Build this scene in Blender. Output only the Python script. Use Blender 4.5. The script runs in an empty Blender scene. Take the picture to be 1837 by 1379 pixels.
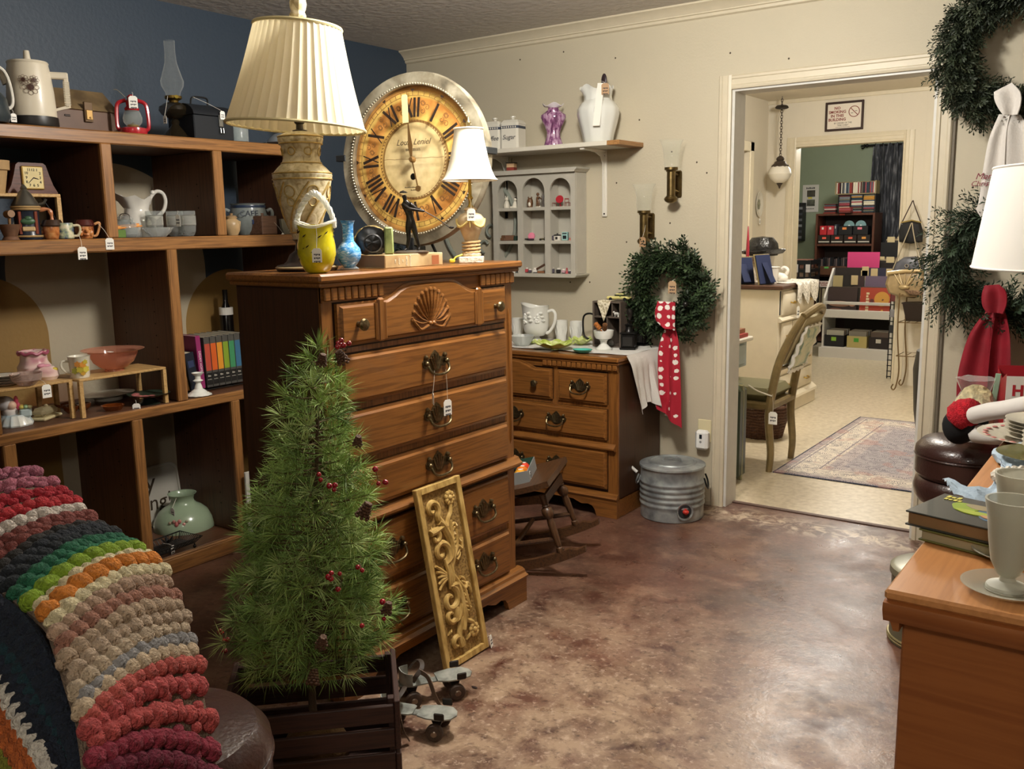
import bpy,bmesh,math,random
from mathutils import Vector,Matrix,Euler
random.seed(7)
PI=math.pi
SC=bpy.context.scene
COL=SC.collection
# ------------------------------------------------------------ camera (solved from the room's vanishing points)
F,CX,CY=1650.0,918.5,689.5
YAW,PITCH,ROLL=0.62388,0.17049,-0.01713
CAM=Vector((3.801,-4.267,1.42))
def _rot():
 c,s=math.cos,math.sin
 Rz=Matrix(((c(YAW),s(YAW),0),(-s(YAW),c(YAW),0),(0,0,1)))
 B=Matrix(((1,0,0),(0,0,-1),(0,1,0)))
 Rx=Matrix(((1,0,0),(0,c(PITCH),-s(PITCH)),(0,s(PITCH),c(PITCH))))
 Rr=Matrix(((c(ROLL),-s(ROLL),0),(s(ROLL),c(ROLL),0),(0,0,1)))
 return Rr@Rx@B@Rz
MV=_rot()
cd=bpy.data.cameras.new('camera');cam=bpy.data.objects.new('camera',cd);COL.objects.link(cam)
cd.sensor_width=36.0;cd.lens=36.0*F/1837.0;cd.clip_start=0.05
cam.matrix_world=Matrix.Translation(CAM)@Matrix((MV[0],-MV[1],-MV[2])).transposed().to_4x4()
SC.camera=cam
SC.view_settings.view_transform='Standard';SC.view_settings.look='None'
SC.view_settings.exposure=0.85;SC.view_settings.gamma=1.0;SC.view_settings.use_curve_mapping=False
# ------------------------------------------------------------ world and lamps of the rooms
w=bpy.data.worlds.new('world');SC.world=w;w.use_nodes=True
w.node_tree.nodes['Background'].inputs[0].default_value=(1.0,0.93,0.82,1)
w.node_tree.nodes['Background'].inputs[1].default_value=0.02
def lamp(loc,power,radius,col=(1,.96,.885)):
 d=bpy.data.lights.new('ceiling_lamp','POINT');d.shadow_soft_size=radius;d.energy=power;d.color=col
 o=bpy.data.objects.new('ceiling_lamp',d);COL.objects.link(o);o.location=loc
 return o
LAMPS=[((2.25,-1.80,2.28),66,.12),((3.9,-4.9,2.26),20,.12),
((1.95,1.9,2.31),56,.12),((1.3,5.3,2.31),30,.12)]
for l,p,s in LAMPS:lamp(l,p,s)
# ------------------------------------------------------------ pixel -> place helpers (a pixel gives a direction, a plane the distance)
def ray(px,py):return MV.transposed()@Vector(((px-CX)/F,(py-CY)/F,1))
def on(ax,v,px,py):
 d=ray(px,py);i='xyz'.index(ax);return CAM+d*((v-CAM[i])/d[i])
def depth(p):return(MV@(Vector(p)-CAM)).z
def mpp(p):return depth(p)/F
def at(px,py,dist):return CAM+ray(px,py)*dist
# ------------------------------------------------------------ materials
def lin(h):
 if isinstance(h,str):
  h=h.lstrip('#');c=[int(h[i:i+2],16)/255 for i in(0,2,4)]
 else:c=h
 return tuple((x/12.92 if x<=.04045 else((x+.055)/1.055)**2.4)for x in c)+(1,)
_M={}
def _new(key):
 m=bpy.data.materials.new(key);m.use_nodes=True
 nt=m.node_tree;b=nt.nodes['Principled BSDF'];_M[key]=m
 return m,nt,b
def _nd(nt,t,**k):
 n=nt.nodes.new(t)
 for a,v in k.items():
  if a.startswith('i_'):n.inputs[a[2:].replace('_',' ')].default_value=v
  else:setattr(n,a,v)
 return n
def mat(col,rough=.5,metal=0,spec=.5,var=.0,vscale=20,bump=0,bscale=60,trans=0,alpha=1,coat=0,emit=0,ior=1.45,sub=0):
 key='m_%s_%s_%s_%s_%s_%s_%s_%s_%s_%s_%s_%s'%(col,rough,metal,spec,var,vscale,bump,bscale,trans,coat,emit,alpha)
 if key in _M:return _M[key]
 m,nt,b=_new(key);c=lin(col)
 b.inputs['Base Color'].default_value=c;b.inputs['Roughness'].default_value=rough
 b.inputs['Metallic'].default_value=metal;b.inputs['Specular IOR Level'].default_value=spec
 b.inputs['Transmission Weight'].default_value=trans;b.inputs['Coat Weight'].default_value=coat
 b.inputs['IOR'].default_value=ior;b.inputs['Alpha'].default_value=alpha
 if sub:b.inputs['Subsurface Weight'].default_value=sub
 if emit:b.inputs['Emission Color'].default_value=c;b.inputs['Emission Strength'].default_value=emit
 if var or bump:
  tc=_nd(nt,'ShaderNodeTexCoord')
  if var:
   n=_nd(nt,'ShaderNodeTexNoise',i_Scale=vscale,i_Detail=4.0);nt.links.new(tc.outputs['Object'],n.inputs['Vector'])
   r=_nd(nt,'ShaderNodeValToRGB');nt.links.new(n.outputs['Fac'],r.inputs['Fac'])
   r.color_ramp.elements[0].position=.35;r.color_ramp.elements[1].position=.68
   r.color_ramp.elements[0].color=tuple(x*(1-var)for x in c[:3])+(1,)
   r.color_ramp.elements[1].color=tuple(min(1,x*(1+var*.6))for x in c[:3])+(1,)
   nt.links.new(r.outputs['Color'],b.inputs['Base Color'])
  if bump:
   n2=_nd(nt,'ShaderNodeTexNoise',i_Scale=bscale,i_Detail=3.0);nt.links.new(tc.outputs['Object'],n2.inputs['Vector'])
   bp=_nd(nt,'ShaderNodeBump',i_Strength=bump,i_Distance=.01);nt.links.new(n2.outputs['Fac'],bp.inputs['Height'])
   nt.links.new(bp.outputs['Normal'],b.inputs['Normal'])
 return m
def ramp_mat(key,stops,rough=.5,kind='noise',scale=8,stretch=(1,1,1),detail=5,dist=0,bump=0,metal=0,coat=0,coord='Object',rvar=0):
 if key in _M:return _M[key]
 m,nt,b=_new(key)
 tc=_nd(nt,'ShaderNodeTexCoord');mp=_nd(nt,'ShaderNodeMapping');mp.inputs['Scale'].default_value=stretch
 nt.links.new(tc.outputs[coord],mp.inputs['Vector'])
 if kind=='voronoi':
  n=_nd(nt,'ShaderNodeTexVoronoi',i_Scale=scale);out=n.outputs['Distance']
 elif kind=='wave':
  n=_nd(nt,'ShaderNodeTexWave',i_Scale=scale,i_Distortion=dist,i_Detail=3.0);out=n.outputs['Fac']
 else:
  n=_nd(nt,'ShaderNodeTexNoise',i_Scale=scale,i_Detail=detail,i_Distortion=dist);out=n.outputs['Fac']
 nt.links.new(mp.outputs['Vector'],n.inputs['Vector'])
 r=_nd(nt,'ShaderNodeValToRGB');nt.links.new(out,r.inputs['Fac'])
 e=r.color_ramp.elements
 while len(e)<len(stops):e.new(.5)
 for i,(p,c)in enumerate(stops):e[i].position=p;e[i].color=lin(c)
 nt.links.new(r.outputs['Color'],b.inputs['Base Color'])
 b.inputs['Roughness'].default_value=rough;b.inputs['Metallic'].default_value=metal;b.inputs['Coat Weight'].default_value=coat
 if rvar:
  mr=_nd(nt,'ShaderNodeMapRange');mr.inputs['To Min'].default_value=rough-rvar;mr.inputs['To Max'].default_value=rough+rvar
  nt.links.new(out,mr.inputs['Value']);nt.links.new(mr.outputs['Result'],b.inputs['Roughness'])
 if bump:
  bp=_nd(nt,'ShaderNodeBump',i_Strength=bump,i_Distance=.004);nt.links.new(out,bp.inputs['Height'])
  nt.links.new(bp.outputs['Normal'],b.inputs['Normal'])
 return m
def wood(name,dark,light,axis='x',rough=.38,scale=9,coat=.0):
 s={'x':(.5,11,11),'y':(11,.5,11),'z':(11,11,.5)}[axis]
 return ramp_mat('wood_%s_%s'%(name,axis),[(.28,dark),(.48,light),(.62,dark),(.78,light)],rough,'noise',scale,s,4,.12,bump=.05,coat=coat)
def GLASS(c='#f4f8f5',r=.03,body=.06):
# thin clear glass: see-through walls with a clear-coat sheen and a trace of body colour
 key='glass_%s_%s_%s'%(c,r,body)
 if key in _M:return _M[key]
 m,nt,b=_new(key);L=nt.links
 b.inputs['Base Color'].default_value=lin(c);b.inputs['Roughness'].default_value=r;b.inputs['Specular IOR Level'].default_value=.8
 tr=_nd(nt,'ShaderNodeBsdfTransparent');tr.inputs[0].default_value=tuple(.62+.38*x for x in lin(c)[:3])+(1,)
 fr=_nd(nt,'ShaderNodeFresnel');ge=_nd(nt,'ShaderNodeNewGeometry');mi=_nd(nt,'ShaderNodeMapRange');mi.inputs['To Min'].default_value=1.45;mi.inputs['To Max'].default_value=1/1.45;L.new(ge.outputs['Backfacing'],mi.inputs['Value']);L.new(mi.outputs['Result'],fr.inputs[0])
 ad=_nd(nt,'ShaderNodeMath',operation='ADD');L.new(fr.outputs[0],ad.inputs[0]);ad.inputs[1].default_value=body;ad.use_clamp=True
 mx=_nd(nt,'ShaderNodeMixShader');L.new(ad.outputs[0],mx.inputs[0]);L.new(tr.outputs[0],mx.inputs[1]);L.new(b.outputs[0],mx.inputs[2])
 L.new(mx.outputs[0],nt.nodes['Material Output'].inputs[0]);return m
 # ------------------------------------------------------------ mesh builder
class MB:
 def __init__(s):s.v=[];s.f=[]
 def add(s,vs,fs):
  o=len(s.v);s.v+=[Vector(v)for v in vs];s.f+=[tuple(i+o for i in f)for f in fs];return s
 def box(s,a,b):
  x0,y0,z0=a;x1,y1,z1=b
  return s.add([(x0,y0,z0),(x1,y0,z0),(x1,y1,z0),(x0,y1,z0),(x0,y0,z1),(x1,y0,z1),(x1,y1,z1),(x0,y1,z1)],
  [(0,3,2,1),(4,5,6,7),(0,1,5,4),(1,2,6,5),(2,3,7,6),(3,0,4,7)])
 def bbox(s,a,b,r=.005):
 # box with chamfered edges
  x0,y0,z0=a;x1,y1,z1=b;r=min(r,(x1-x0)/2.01,(y1-y0)/2.01,(z1-z0)/2.01)
  bm=bmesh.new();bmesh.ops.create_cube(bm,size=1)
  for v in bm.verts:v.co=Vector((x0+(v.co.x+.5)*(x1-x0),y0+(v.co.y+.5)*(y1-y0),z0+(v.co.z+.5)*(z1-z0)))
  bmesh.ops.bevel(bm,geom=bm.edges[:],offset=r,segments=1,affect='EDGES')
  bm.verts.index_update();s.add([v.co.copy()for v in bm.verts],[[v.index for v in f.verts]for f in bm.faces]);bm.free();return s
 def lathe(s,prof,n=24,c=(0,0,0),close=False,wave=None):
 # prof: [(r,z)], around z through c; wave(angle, i) -> radius factor
  vs=[];fs=[];k=len(prof)
  for i in range(n):
   a=2*PI*i/n
   for j,(r,z)in enumerate(prof):
    q=r*(wave(a,j)if wave else 1)
    vs.append((c[0]+q*math.cos(a),c[1]+q*math.sin(a),c[2]+z))
  for i in range(n):
   i2=(i+1)%n
   for j in range(k-1):fs.append((i*k+j,i2*k+j,i2*k+j+1,i*k+j+1))
   if close:fs.append((i*k+k-1,i2*k+k-1,i2*k,i*k))
  if not close:
   if prof[0][0]>1e-6:fs.append(tuple(i*k for i in range(n))[::-1])
   if prof[-1][0]>1e-6:fs.append(tuple(i*k+k-1 for i in range(n)))
  return s.add(vs,fs)
 def cyl(s,p0,p1,r0,r1=None,n=12):
  r1=r0 if r1 is None else r1
  return s.tube([p0,p1],[r0,r1],n)
 def tube(s,pts,r,n=8,closed=False,flat=None):
  pts=[Vector(p)for p in pts];m=len(pts);rs=r if isinstance(r,(list,tuple))else[r]*m
  vs=[];fs=[];up=Vector((0,0,1));prev=None
  for i,p in enumerate(pts):
   if closed:t=pts[(i+1)%m]-pts[i-1]
   else:t=pts[min(i+1,m-1)]-pts[max(i-1,0)]
   if t.length<1e-9:t=Vector((0,0,1))
   t.normalize()
   if prev is None:
    a=up if abs(t.dot(up))<.95 else Vector((1,0,0));u=t.cross(a).normalized()
   else:u=(prev-t*prev.dot(t)).normalized()
   prev=u;w_=t.cross(u)
   fx=flat or(1,1)
   for k in range(n):
    a=2*PI*k/n;vs.append(p+(u*math.cos(a)*fx[0]+w_*math.sin(a)*fx[1])*rs[i])
  for i in range(m if closed else m-1):
   j=(i+1)%m
   for k in range(n):
    k2=(k+1)%n;fs.append((i*n+k,i*n+k2,j*n+k2,j*n+k))
  if not closed:
   fs.append(tuple(range(n))[::-1]);fs.append(tuple((m-1)*n+k for k in range(n)))
  return s.add(vs,fs)
 def ball(s,c,r,n=10,m=7):
  rx,ry,rz=r if isinstance(r,(list,tuple))else(r,r,r)
  vs=[(c[0],c[1],c[2]-rz)];fs=[]
  for j in range(1,m):
   t=-PI/2+PI*j/m
   for i in range(n):
    a=2*PI*i/n;vs.append((c[0]+rx*math.cos(t)*math.cos(a),c[1]+ry*math.cos(t)*math.sin(a),c[2]+rz*math.sin(t)))
  vs.append((c[0],c[1],c[2]+rz))
  for i in range(n):
   i2=(i+1)%n;fs.append((0,1+i2,1+i))
   for j in range(m-2):fs.append((1+j*n+i,1+j*n+i2,1+(j+1)*n+i2,1+(j+1)*n+i))
   fs.append((1+(m-2)*n+i,1+(m-2)*n+i2,len(vs)-1))
  return s.add(vs,fs)
 def prism(s,poly,d0,d1,plane='xz'):
 # poly of 2D points in a plane, extruded along the third axis from d0 to d1
  def P(p,d):
   return{'xz':(p[0],d,p[1]),'yz':(d,p[0],p[1]),'xy':(p[0],p[1],d)}[plane]
  n=len(poly);vs=[P(p,d0)for p in poly]+[P(p,d1)for p in poly]
  fs=[tuple(range(n)),tuple(range(2*n-1,n-1,-1))]+[(i,i+n,(i+1)%n+n,(i+1)%n)for i in range(n)]
  return s.add(vs,fs)
 def grid(s,P,thick=0,closed_u=False):
 # P[i][j] points; thick>0 makes a shell
  nu=len(P);nv=len(P[0]);vs=[Vector(p)for row in P for p in row];fs=[]
  for i in range(nu if closed_u else nu-1):
   i2=(i+1)%nu
   for j in range(nv-1):fs.append((i*nv+j,i2*nv+j,i2*nv+j+1,i*nv+j+1))
  if not thick:return s.add(vs,fs)
  nr=[Vector((0,0,0))for _ in vs]
  for f in fs:
   q=(vs[f[2]]-vs[f[0]]).cross(vs[f[3]]-vs[f[1]])
   for i in f:nr[i]+=q
  N=len(vs);off=[v-n.normalized()*thick if n.length>0 else v for v,n in zip(vs,nr)]
  fs2=[tuple(i+N for i in f[::-1])for f in fs];bd=[]
  for j in range(nv-1):
   if not closed_u:
    bd.append((j,j+1,j+1+N,j+N));k=(nu-1)*nv;bd.append((k+j+1,k+j,k+j+N,k+j+1+N))
  for i in range(nu if closed_u else nu-1):
   i2=(i+1)%nu;a,b=i*nv,i2*nv;bd.append((b,a,a+N,b+N))
   a+=nv-1;b+=nv-1;bd.append((a,b,b+N,a+N))
  return s.add(vs+off,fs+fs2+bd)
 def xf(s,m,start=0):
  for i in range(start,len(s.v)):s.v[i]=m@s.v[i]
  return s
 def join(s,o,m=None):
  return s.add([m@v for v in o.v]if m else o.v,o.f)
def T(x=0,y=0,z=0,rx=0,ry=0,rz=0,s=1):
 return Matrix.Translation((x,y,z))@Euler((rx,ry,rz)).to_matrix().to_4x4()@Matrix.Scale(s,4)
def obj(name,mb,m,parent=None,loc=None,rot=None,smooth=35,fix=True):
 me=bpy.data.meshes.new(name);me.from_pydata([tuple(v)for v in mb.v],[],mb.f)
 if fix:
  bm=bmesh.new();bm.from_mesh(me);bmesh.ops.recalc_face_normals(bm,faces=bm.faces);bm.to_mesh(me);bm.free()
 if smooth:
  me.shade_smooth();me.set_sharp_from_angle(angle=math.radians(smooth))
 me.materials.append(m);o=bpy.data.objects.new(name,me);COL.objects.link(o)
 if parent:o.parent=parent
 if loc is not None:o.location=loc
 if rot is not None:o.rotation_euler=rot
 return o
def tag(o,label,cat,group=None):
 o['label']=label;o['category']=cat
 if group:o['group']=group
 return o
def thing(name,label,cat,loc=(0,0,0),rz=0,group=None,rot=None,s=1):
 o=bpy.data.objects.new(name,None);COL.objects.link(o);o.location=loc;o.rotation_euler=rot or(0,0,rz);o.empty_display_size=.05
 if s!=1:o.scale=(s,s,s)
 return tag(o,label,cat,group)
def struct(name,mb,m,parent=None,**k):
 o=obj(name,mb,m,parent,**k)
 if not parent:o['kind']='structure'
 return o
def share(o,parent=None,loc=None,rot=None,scale=None):
 c=o.copy();COL.objects.link(c);c.parent=parent
 if loc is not None:c.location=loc
 if rot is not None:c.rotation_euler=rot
 if scale is not None:c.scale=scale
 return c
def dup(root,loc,rz=None,label=None,group=None):
 r=root.copy();COL.objects.link(r);r.location=loc
 if rz is not None:r.rotation_euler=(0,0,rz)
 if label:r['label']=label
 if group:r['group']=group
 for ch in list(root.children):
  c=ch.copy();COL.objects.link(c);c.parent=r
  for g in ch.children:d=g.copy();COL.objects.link(d);d.parent=c
 return r
def text(name,s,size,m,parent=None,loc=(0,0,0),rot=(PI/2,0,0),ext=.0006,align='CENTER',shear=0,bold=0):
 cu=bpy.data.curves.new(name,'FONT');cu.body=s;cu.size=size;cu.extrude=ext;cu.align_x=align;cu.align_y='CENTER';cu.shear=shear;cu.offset=bold
 cu.resolution_u=2
 t=bpy.data.objects.new(name,cu);COL.objects.link(t)
 dg=bpy.context.evaluated_depsgraph_get();me=bpy.data.meshes.new_from_object(t.evaluated_get(dg))
 bpy.data.objects.remove(t);o=bpy.data.objects.new(name,me);COL.objects.link(o);me.materials.clear();me.materials.append(m)
 if parent:o.parent=parent
 o.location=loc;o.rotation_euler=rot
 return o
def stuff(o):o['kind']='stuff';return o
def lerp(a,b,t):return a+(b-a)*t
def spline(pts,n):
# Catmull-Rom through points
 pts=[Vector(p)for p in pts];P=[pts[0]*2-pts[1]]+pts+[pts[-1]*2-pts[-2]];out=[]
 segs=len(pts)-1
 for k in range(n+1):
  t=k/n*segs;i=min(int(t),segs-1);u=t-i;a,b,c,d=P[i:i+4]
  out.append(.5*((2*b)+(c-a)*u+(2*a-5*b+4*c-d)*u*u+(3*b-a-3*c+d)*u**3))
 return out
PAPER=mat('#efece4',.8);INK=mat('#2c2c34',.8);STRING=mat('#e8e2d4',.9)
def price_tag(parent,p,length=.04,size=.022,rz=0,col=None,q=None,lines=2):
# a strung paper tag: string from p (local to parent) down to q
 p=Vector(p);q=Vector(q)if q is not None else p+Vector((0,0,-length))
 mid=(p+q)/2+Vector((.002,0,.002))
 obj('tag_string',MB().tube([p,mid,q],.0007,5),STRING,parent)
 h=size*1.45;w_=size/2;ch=size*.22
 poly=[(-w_,-h),(w_,-h),(w_,-ch),(w_-ch,0),(-w_+ch,0),(-w_,-ch)]
 g=obj('price_tag',MB().prism(poly,-.0005,.0005),col or PAPER,parent,q,(0,0,rz),smooth=0)
 ink=MB()
 for k in range(lines):
  z=-h*(.45+.25*k);x=-w_*.6
  for c in range(4):
   ww=size*.12;ink.box((x,-.0011,z-size*(.05+.05*((c+k)%2))),(x+ww,-.0006,z+size*.08));x+=size*.17
 obj('handwriting',ink,INK,g,smooth=0)
 return g
def skin(name,verts,edges,m,parent=None,loc=None,rot=None,sub=1):
# verts: [(x,y,z,r)]; a continuous tapered body grown on a skeleton, root = vertex 0
 me=bpy.data.meshes.new(name);me.from_pydata([v[:3]for v in verts],edges,[]);o=bpy.data.objects.new(name,me);COL.objects.link(o)
 md=o.modifiers.new('skin','SKIN');md.use_smooth_shade=True
 for i,v in enumerate(verts):sv=me.skin_vertices[0].data[i];sv.radius=(v[3],v[3]);sv.use_root=(i==0)
 if sub:sb=o.modifiers.new('sub','SUBSURF');sb.levels=sub;sb.render_levels=sub
 dg=bpy.context.evaluated_depsgraph_get();me2=bpy.data.meshes.new_from_object(o.evaluated_get(dg));bpy.data.objects.remove(o)
 me2.shade_smooth();me2.materials.clear();me2.materials.append(m);o=bpy.data.objects.new(name,me2);COL.objects.link(o)
 if parent:o.parent=parent
 if loc is not None:o.location=loc
 if rot is not None:o.rotation_euler=rot
 return o
def noisy(mb,amp,scale=30,seed=0):
 from mathutils import noise
 for i,v in enumerate(mb.v):
  n=noise.noise_vector(v*scale+Vector((seed*7.3,0,0)));mb.v[i]=v+n*amp
 return mb
def fineprint(name,n,w_,h,m,parent,loc,rot=(0,0,0)):
# print too small to read in the photograph: a row of n short marks, w_ wide, on the local xz plane
 mb=MB();s_=w_/n
 for k in range(n):mb.box((-w_/2+k*s_,-.0006,-h/2),(-w_/2+(k+.72)*s_,0,h/2-h*.3*(k%3==1)))
 return stuff(obj(name,mb,m,parent,loc,rot,smooth=0))
 # ============================================================ room shell
def paint(key,col,period=.0,axis=0,rough=.6,var=.05,gdepth=.35):
 m,nt,b=_new(key);L=nt.links
 tc=_nd(nt,'ShaderNodeTexCoord');n=_nd(nt,'ShaderNodeTexNoise',i_Scale=2.2,i_Detail=5.0);L.new(tc.outputs['Object'],n.inputs['Vector'])
 c=lin(col);r=_nd(nt,'ShaderNodeValToRGB');L.new(n.outputs['Fac'],r.inputs['Fac'])
 r.color_ramp.elements[0].color=tuple(x*(1-var)for x in c[:3])+(1,);r.color_ramp.elements[1].color=tuple(x*(1+var)for x in c[:3])+(1,)
 L.new(r.outputs['Color'],b.inputs['Base Color']);b.inputs['Roughness'].default_value=rough
 n2=_nd(nt,'ShaderNodeTexNoise',i_Scale=90.0,i_Detail=3.0);L.new(tc.outputs['Object'],n2.inputs['Vector'])
 bp=_nd(nt,'ShaderNodeBump',i_Strength=.10,i_Distance=.01);L.new(n2.outputs['Fac'],bp.inputs['Height'])
 if period:
  sx=_nd(nt,'ShaderNodeSeparateXYZ');L.new(tc.outputs['Object'],sx.inputs[0])
  d=_nd(nt,'ShaderNodeMath',operation='MODULO');L.new(sx.outputs[axis],d.inputs[0]);d.inputs[1].default_value=period
  g=_nd(nt,'ShaderNodeMath',operation='LESS_THAN');L.new(d.outputs[0],g.inputs[0]);g.inputs[1].default_value=.007
  inv=_nd(nt,'ShaderNodeMath',operation='SUBTRACT');inv.inputs[0].default_value=1;L.new(g.outputs[0],inv.inputs[1])
  b2=_nd(nt,'ShaderNodeBump',i_Strength=gdepth,i_Distance=.006);L.new(inv.outputs[0],b2.inputs['Height']);L.new(bp.outputs['Normal'],b2.inputs['Normal'])
  L.new(b2.outputs['Normal'],b.inputs['Normal'])
 else:L.new(bp.outputs['Normal'],b.inputs['Normal'])
 return m
CREAM=paint('cream_wall','#bfb59d',.405)
CREAM2=paint('beige_wall','#d0c7b4',.203,gdepth=.6)
TRIM=mat('#cdc2a9',.42,var=.03);TRIMW=mat('#cfcdc6',.4,var=.04)
GREEN=paint('green_wall','#8a957e',0)
CEIL=mat('#cdc7c0',.8,bump=.5,bscale=25)
DARKW=mat('#161a20',.7)
# left wall: navy with cream and ochre arches painted on it
def mural():
 m,nt,b=_new('mural');L=nt.links
 tc=_nd(nt,'ShaderNodeTexCoord');sx=_nd(nt,'ShaderNodeSeparateXYZ');L.new(tc.outputs['Object'],sx.inputs[0])
 def mth(op,a,c=None):
  n=_nd(nt,'ShaderNodeMath',operation=op)
  for i,q in enumerate((a,c)):
   if q is None:continue
   if isinstance(q,(int,float)):n.inputs[i].default_value=q
   else:L.new(q,n.inputs[i])
  return n.outputs[0]
 Y,Z=sx.outputs[1],sx.outputs[2]
 def arch(cy,cz,r):
  dy=mth('SUBTRACT',Y,cy);dz=mth('MAXIMUM',mth('SUBTRACT',Z,cz),0.0)
  return mth('LESS_THAN',mth('ADD',mth('MULTIPLY',dy,dy),mth('MULTIPLY',dz,dz)),r*r)
 col=lin('#33404f')
 prev=None
 for(cy,cz,r,c)in((-1.97,1.25,.47,'#b3a78f'),(-2.55,1.0,.26,'#8f6f3a'),(-1.365,.97,.265,'#8f6f3a')):
  mx=_nd(nt,'ShaderNodeMix',data_type='RGBA');L.new(arch(cy,cz,r),mx.inputs['Factor'])
  if prev is None:mx.inputs[6].default_value=col
  else:L.new(prev,mx.inputs[6])
  mx.inputs[7].default_value=lin(c);prev=mx.outputs[2]
 L.new(prev,b.inputs['Base Color']);b.inputs['Roughness'].default_value=.55
 n2=_nd(nt,'ShaderNodeTexNoise',i_Scale=60.0);L.new(tc.outputs['Object'],n2.inputs['Vector'])
 bp=_nd(nt,'ShaderNodeBump',i_Strength=.12,i_Distance=.01);L.new(n2.outputs['Fac'],bp.inputs['Height']);L.new(bp.outputs['Normal'],b.inputs['Normal'])
 return m
def concrete():
 m,nt,b=_new('stained_concrete');L=nt.links
 tc=_nd(nt,'ShaderNodeTexCoord')
 def nz(scale,detail,p0,p1,dist=0,off=0):
  mp=_nd(nt,'ShaderNodeMapping');mp.inputs['Location'].default_value=(off,off,0);L.new(tc.outputs['Object'],mp.inputs['Vector'])
  n=_nd(nt,'ShaderNodeTexNoise',i_Scale=scale,i_Detail=detail,i_Distortion=dist,i_Roughness=.65);L.new(mp.outputs['Vector'],n.inputs['Vector'])
  r=_nd(nt,'ShaderNodeMapRange');r.inputs['From Min'].default_value=p0;r.inputs['From Max'].default_value=p1;L.new(n.outputs['Fac'],r.inputs['Value']);return r.outputs['Result']
 def mix(f,a,c):
  mx=_nd(nt,'ShaderNodeMix',data_type='RGBA');L.new(f,mx.inputs['Factor'])
  for i,q in((6,a),(7,c)):
   if isinstance(q,str):mx.inputs[i].default_value=lin(q)
   else:L.new(q,mx.inputs[i])
  return mx.outputs[2]
 sx0=_nd(nt,'ShaderNodeSeparateXYZ');L.new(tc.outputs['Object'],sx0.inputs[0])
 def mth(op,a,c=None,e=None):
  n=_nd(nt,'ShaderNodeMath',operation=op)
  for k,q in enumerate((a,c,e)):
   if q is None:continue
   if isinstance(q,(int,float)):n.inputs[k].default_value=q
   else:L.new(q,n.inputs[k])
  return n.outputs[0]
  # the sealer is worn through to paler concrete in front of the tall chest
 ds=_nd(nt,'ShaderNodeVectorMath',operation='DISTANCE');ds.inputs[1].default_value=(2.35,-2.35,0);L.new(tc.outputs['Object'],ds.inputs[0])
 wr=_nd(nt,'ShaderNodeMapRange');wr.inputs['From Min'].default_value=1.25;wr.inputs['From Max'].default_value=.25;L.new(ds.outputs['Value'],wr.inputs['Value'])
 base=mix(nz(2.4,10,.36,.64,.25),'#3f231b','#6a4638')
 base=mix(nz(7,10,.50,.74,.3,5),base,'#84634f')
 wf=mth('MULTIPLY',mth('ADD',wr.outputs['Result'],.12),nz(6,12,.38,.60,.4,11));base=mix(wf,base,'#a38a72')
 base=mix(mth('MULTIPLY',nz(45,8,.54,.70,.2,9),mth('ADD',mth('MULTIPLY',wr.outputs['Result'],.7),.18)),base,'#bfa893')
 base=mix(mth('MULTIPLY',nz(38,8,.54,.70,0,3),.75),base,'#38201a')
 # worn pale patch in front of the doorway sill
 sx=_nd(nt,'ShaderNodeSeparateXYZ');L.new(tc.outputs['Object'],sx.inputs[0])
 dy=_nd(nt,'ShaderNodeMath',operation='ADD');L.new(sx.outputs[1],dy.inputs[0]);dy.inputs[1].default_value=.10
 ab=_nd(nt,'ShaderNodeMath',operation='ABSOLUTE');L.new(dy.outputs[0],ab.inputs[0])
 mr=_nd(nt,'ShaderNodeMapRange');mr.inputs['From Min'].default_value=.16;mr.inputs['From Max'].default_value=.02;L.new(ab.outputs[0],mr.inputs['Value'])
 pm=_nd(nt,'ShaderNodeMath',operation='MULTIPLY');L.new(mr.outputs['Result'],pm.inputs[0]);L.new(nz(14,6,.46,.62,1.0,2),pm.inputs[1])
 base=mix(pm.outputs[0],base,'#c2ae97')
 L.new(base,b.inputs['Base Color'])
 rr=_nd(nt,'ShaderNodeMapRange');rr.inputs['To Min'].default_value=.24;rr.inputs['To Max'].default_value=.46;L.new(nz(5,6,.3,.7,.5,7),rr.inputs['Value']);L.new(rr.outputs['Result'],b.inputs['Roughness'])
 bp=_nd(nt,'ShaderNodeBump',i_Strength=.10,i_Distance=.004);L.new(nz(40,5,.3,.7),bp.inputs['Height']);L.new(bp.outputs['Normal'],b.inputs['Normal'])
 return m
XR,YF=5.6,-6.3
struct('floor',MB().box((-.15,YF,-.12),(XR,.10,0)),concrete(),smooth=0)
LINO=ramp_mat('lino',[(.3,'#b5a78d'),(.5,'#c6b89e'),(.7,'#d2c6ae')],.34,'noise',30,(1,1,1),6,.4,bump=.05)
struct('floor_middle_room',MB().box((-1.2,.10,-.12),(4.2,7.3,.001)),LINO,smooth=0)
struct('trim_1',MB().bbox((2.0,.085,.0),(2.97,.115,.006),.003),mat('#5a4034',.5))
struct('ceiling',MB().box((-.15,YF,2.44),(XR,.0,2.56)),CEIL,smooth=0)
struct('ceiling_middle_room',MB().box((-1.2,.13,2.49),(4.2,7.3,2.6)),mat('#cfc6b4',.8),smooth=0)
struct('wall_left',MB().box((-.15,YF,0),(0,0,2.44)),mural(),smooth=0)
wb=MB();wb.box((-.15,0,0),(2.035,.13,2.5));wb.box((2.94,0,0),(XR,.13,2.5));wb.box((2.035,0,2.04),(2.94,.13,2.5))
struct('wall_back',wb,CREAM,smooth=0)
struct('wall_right',MB().box((XR,YF,0),(XR+.12,.13,2.5)),CREAM,smooth=0)
struct('wall_front',MB().box((-.15,YF-.12,0),(XR,YF,2.5)),CREAM,smooth=0)
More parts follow.
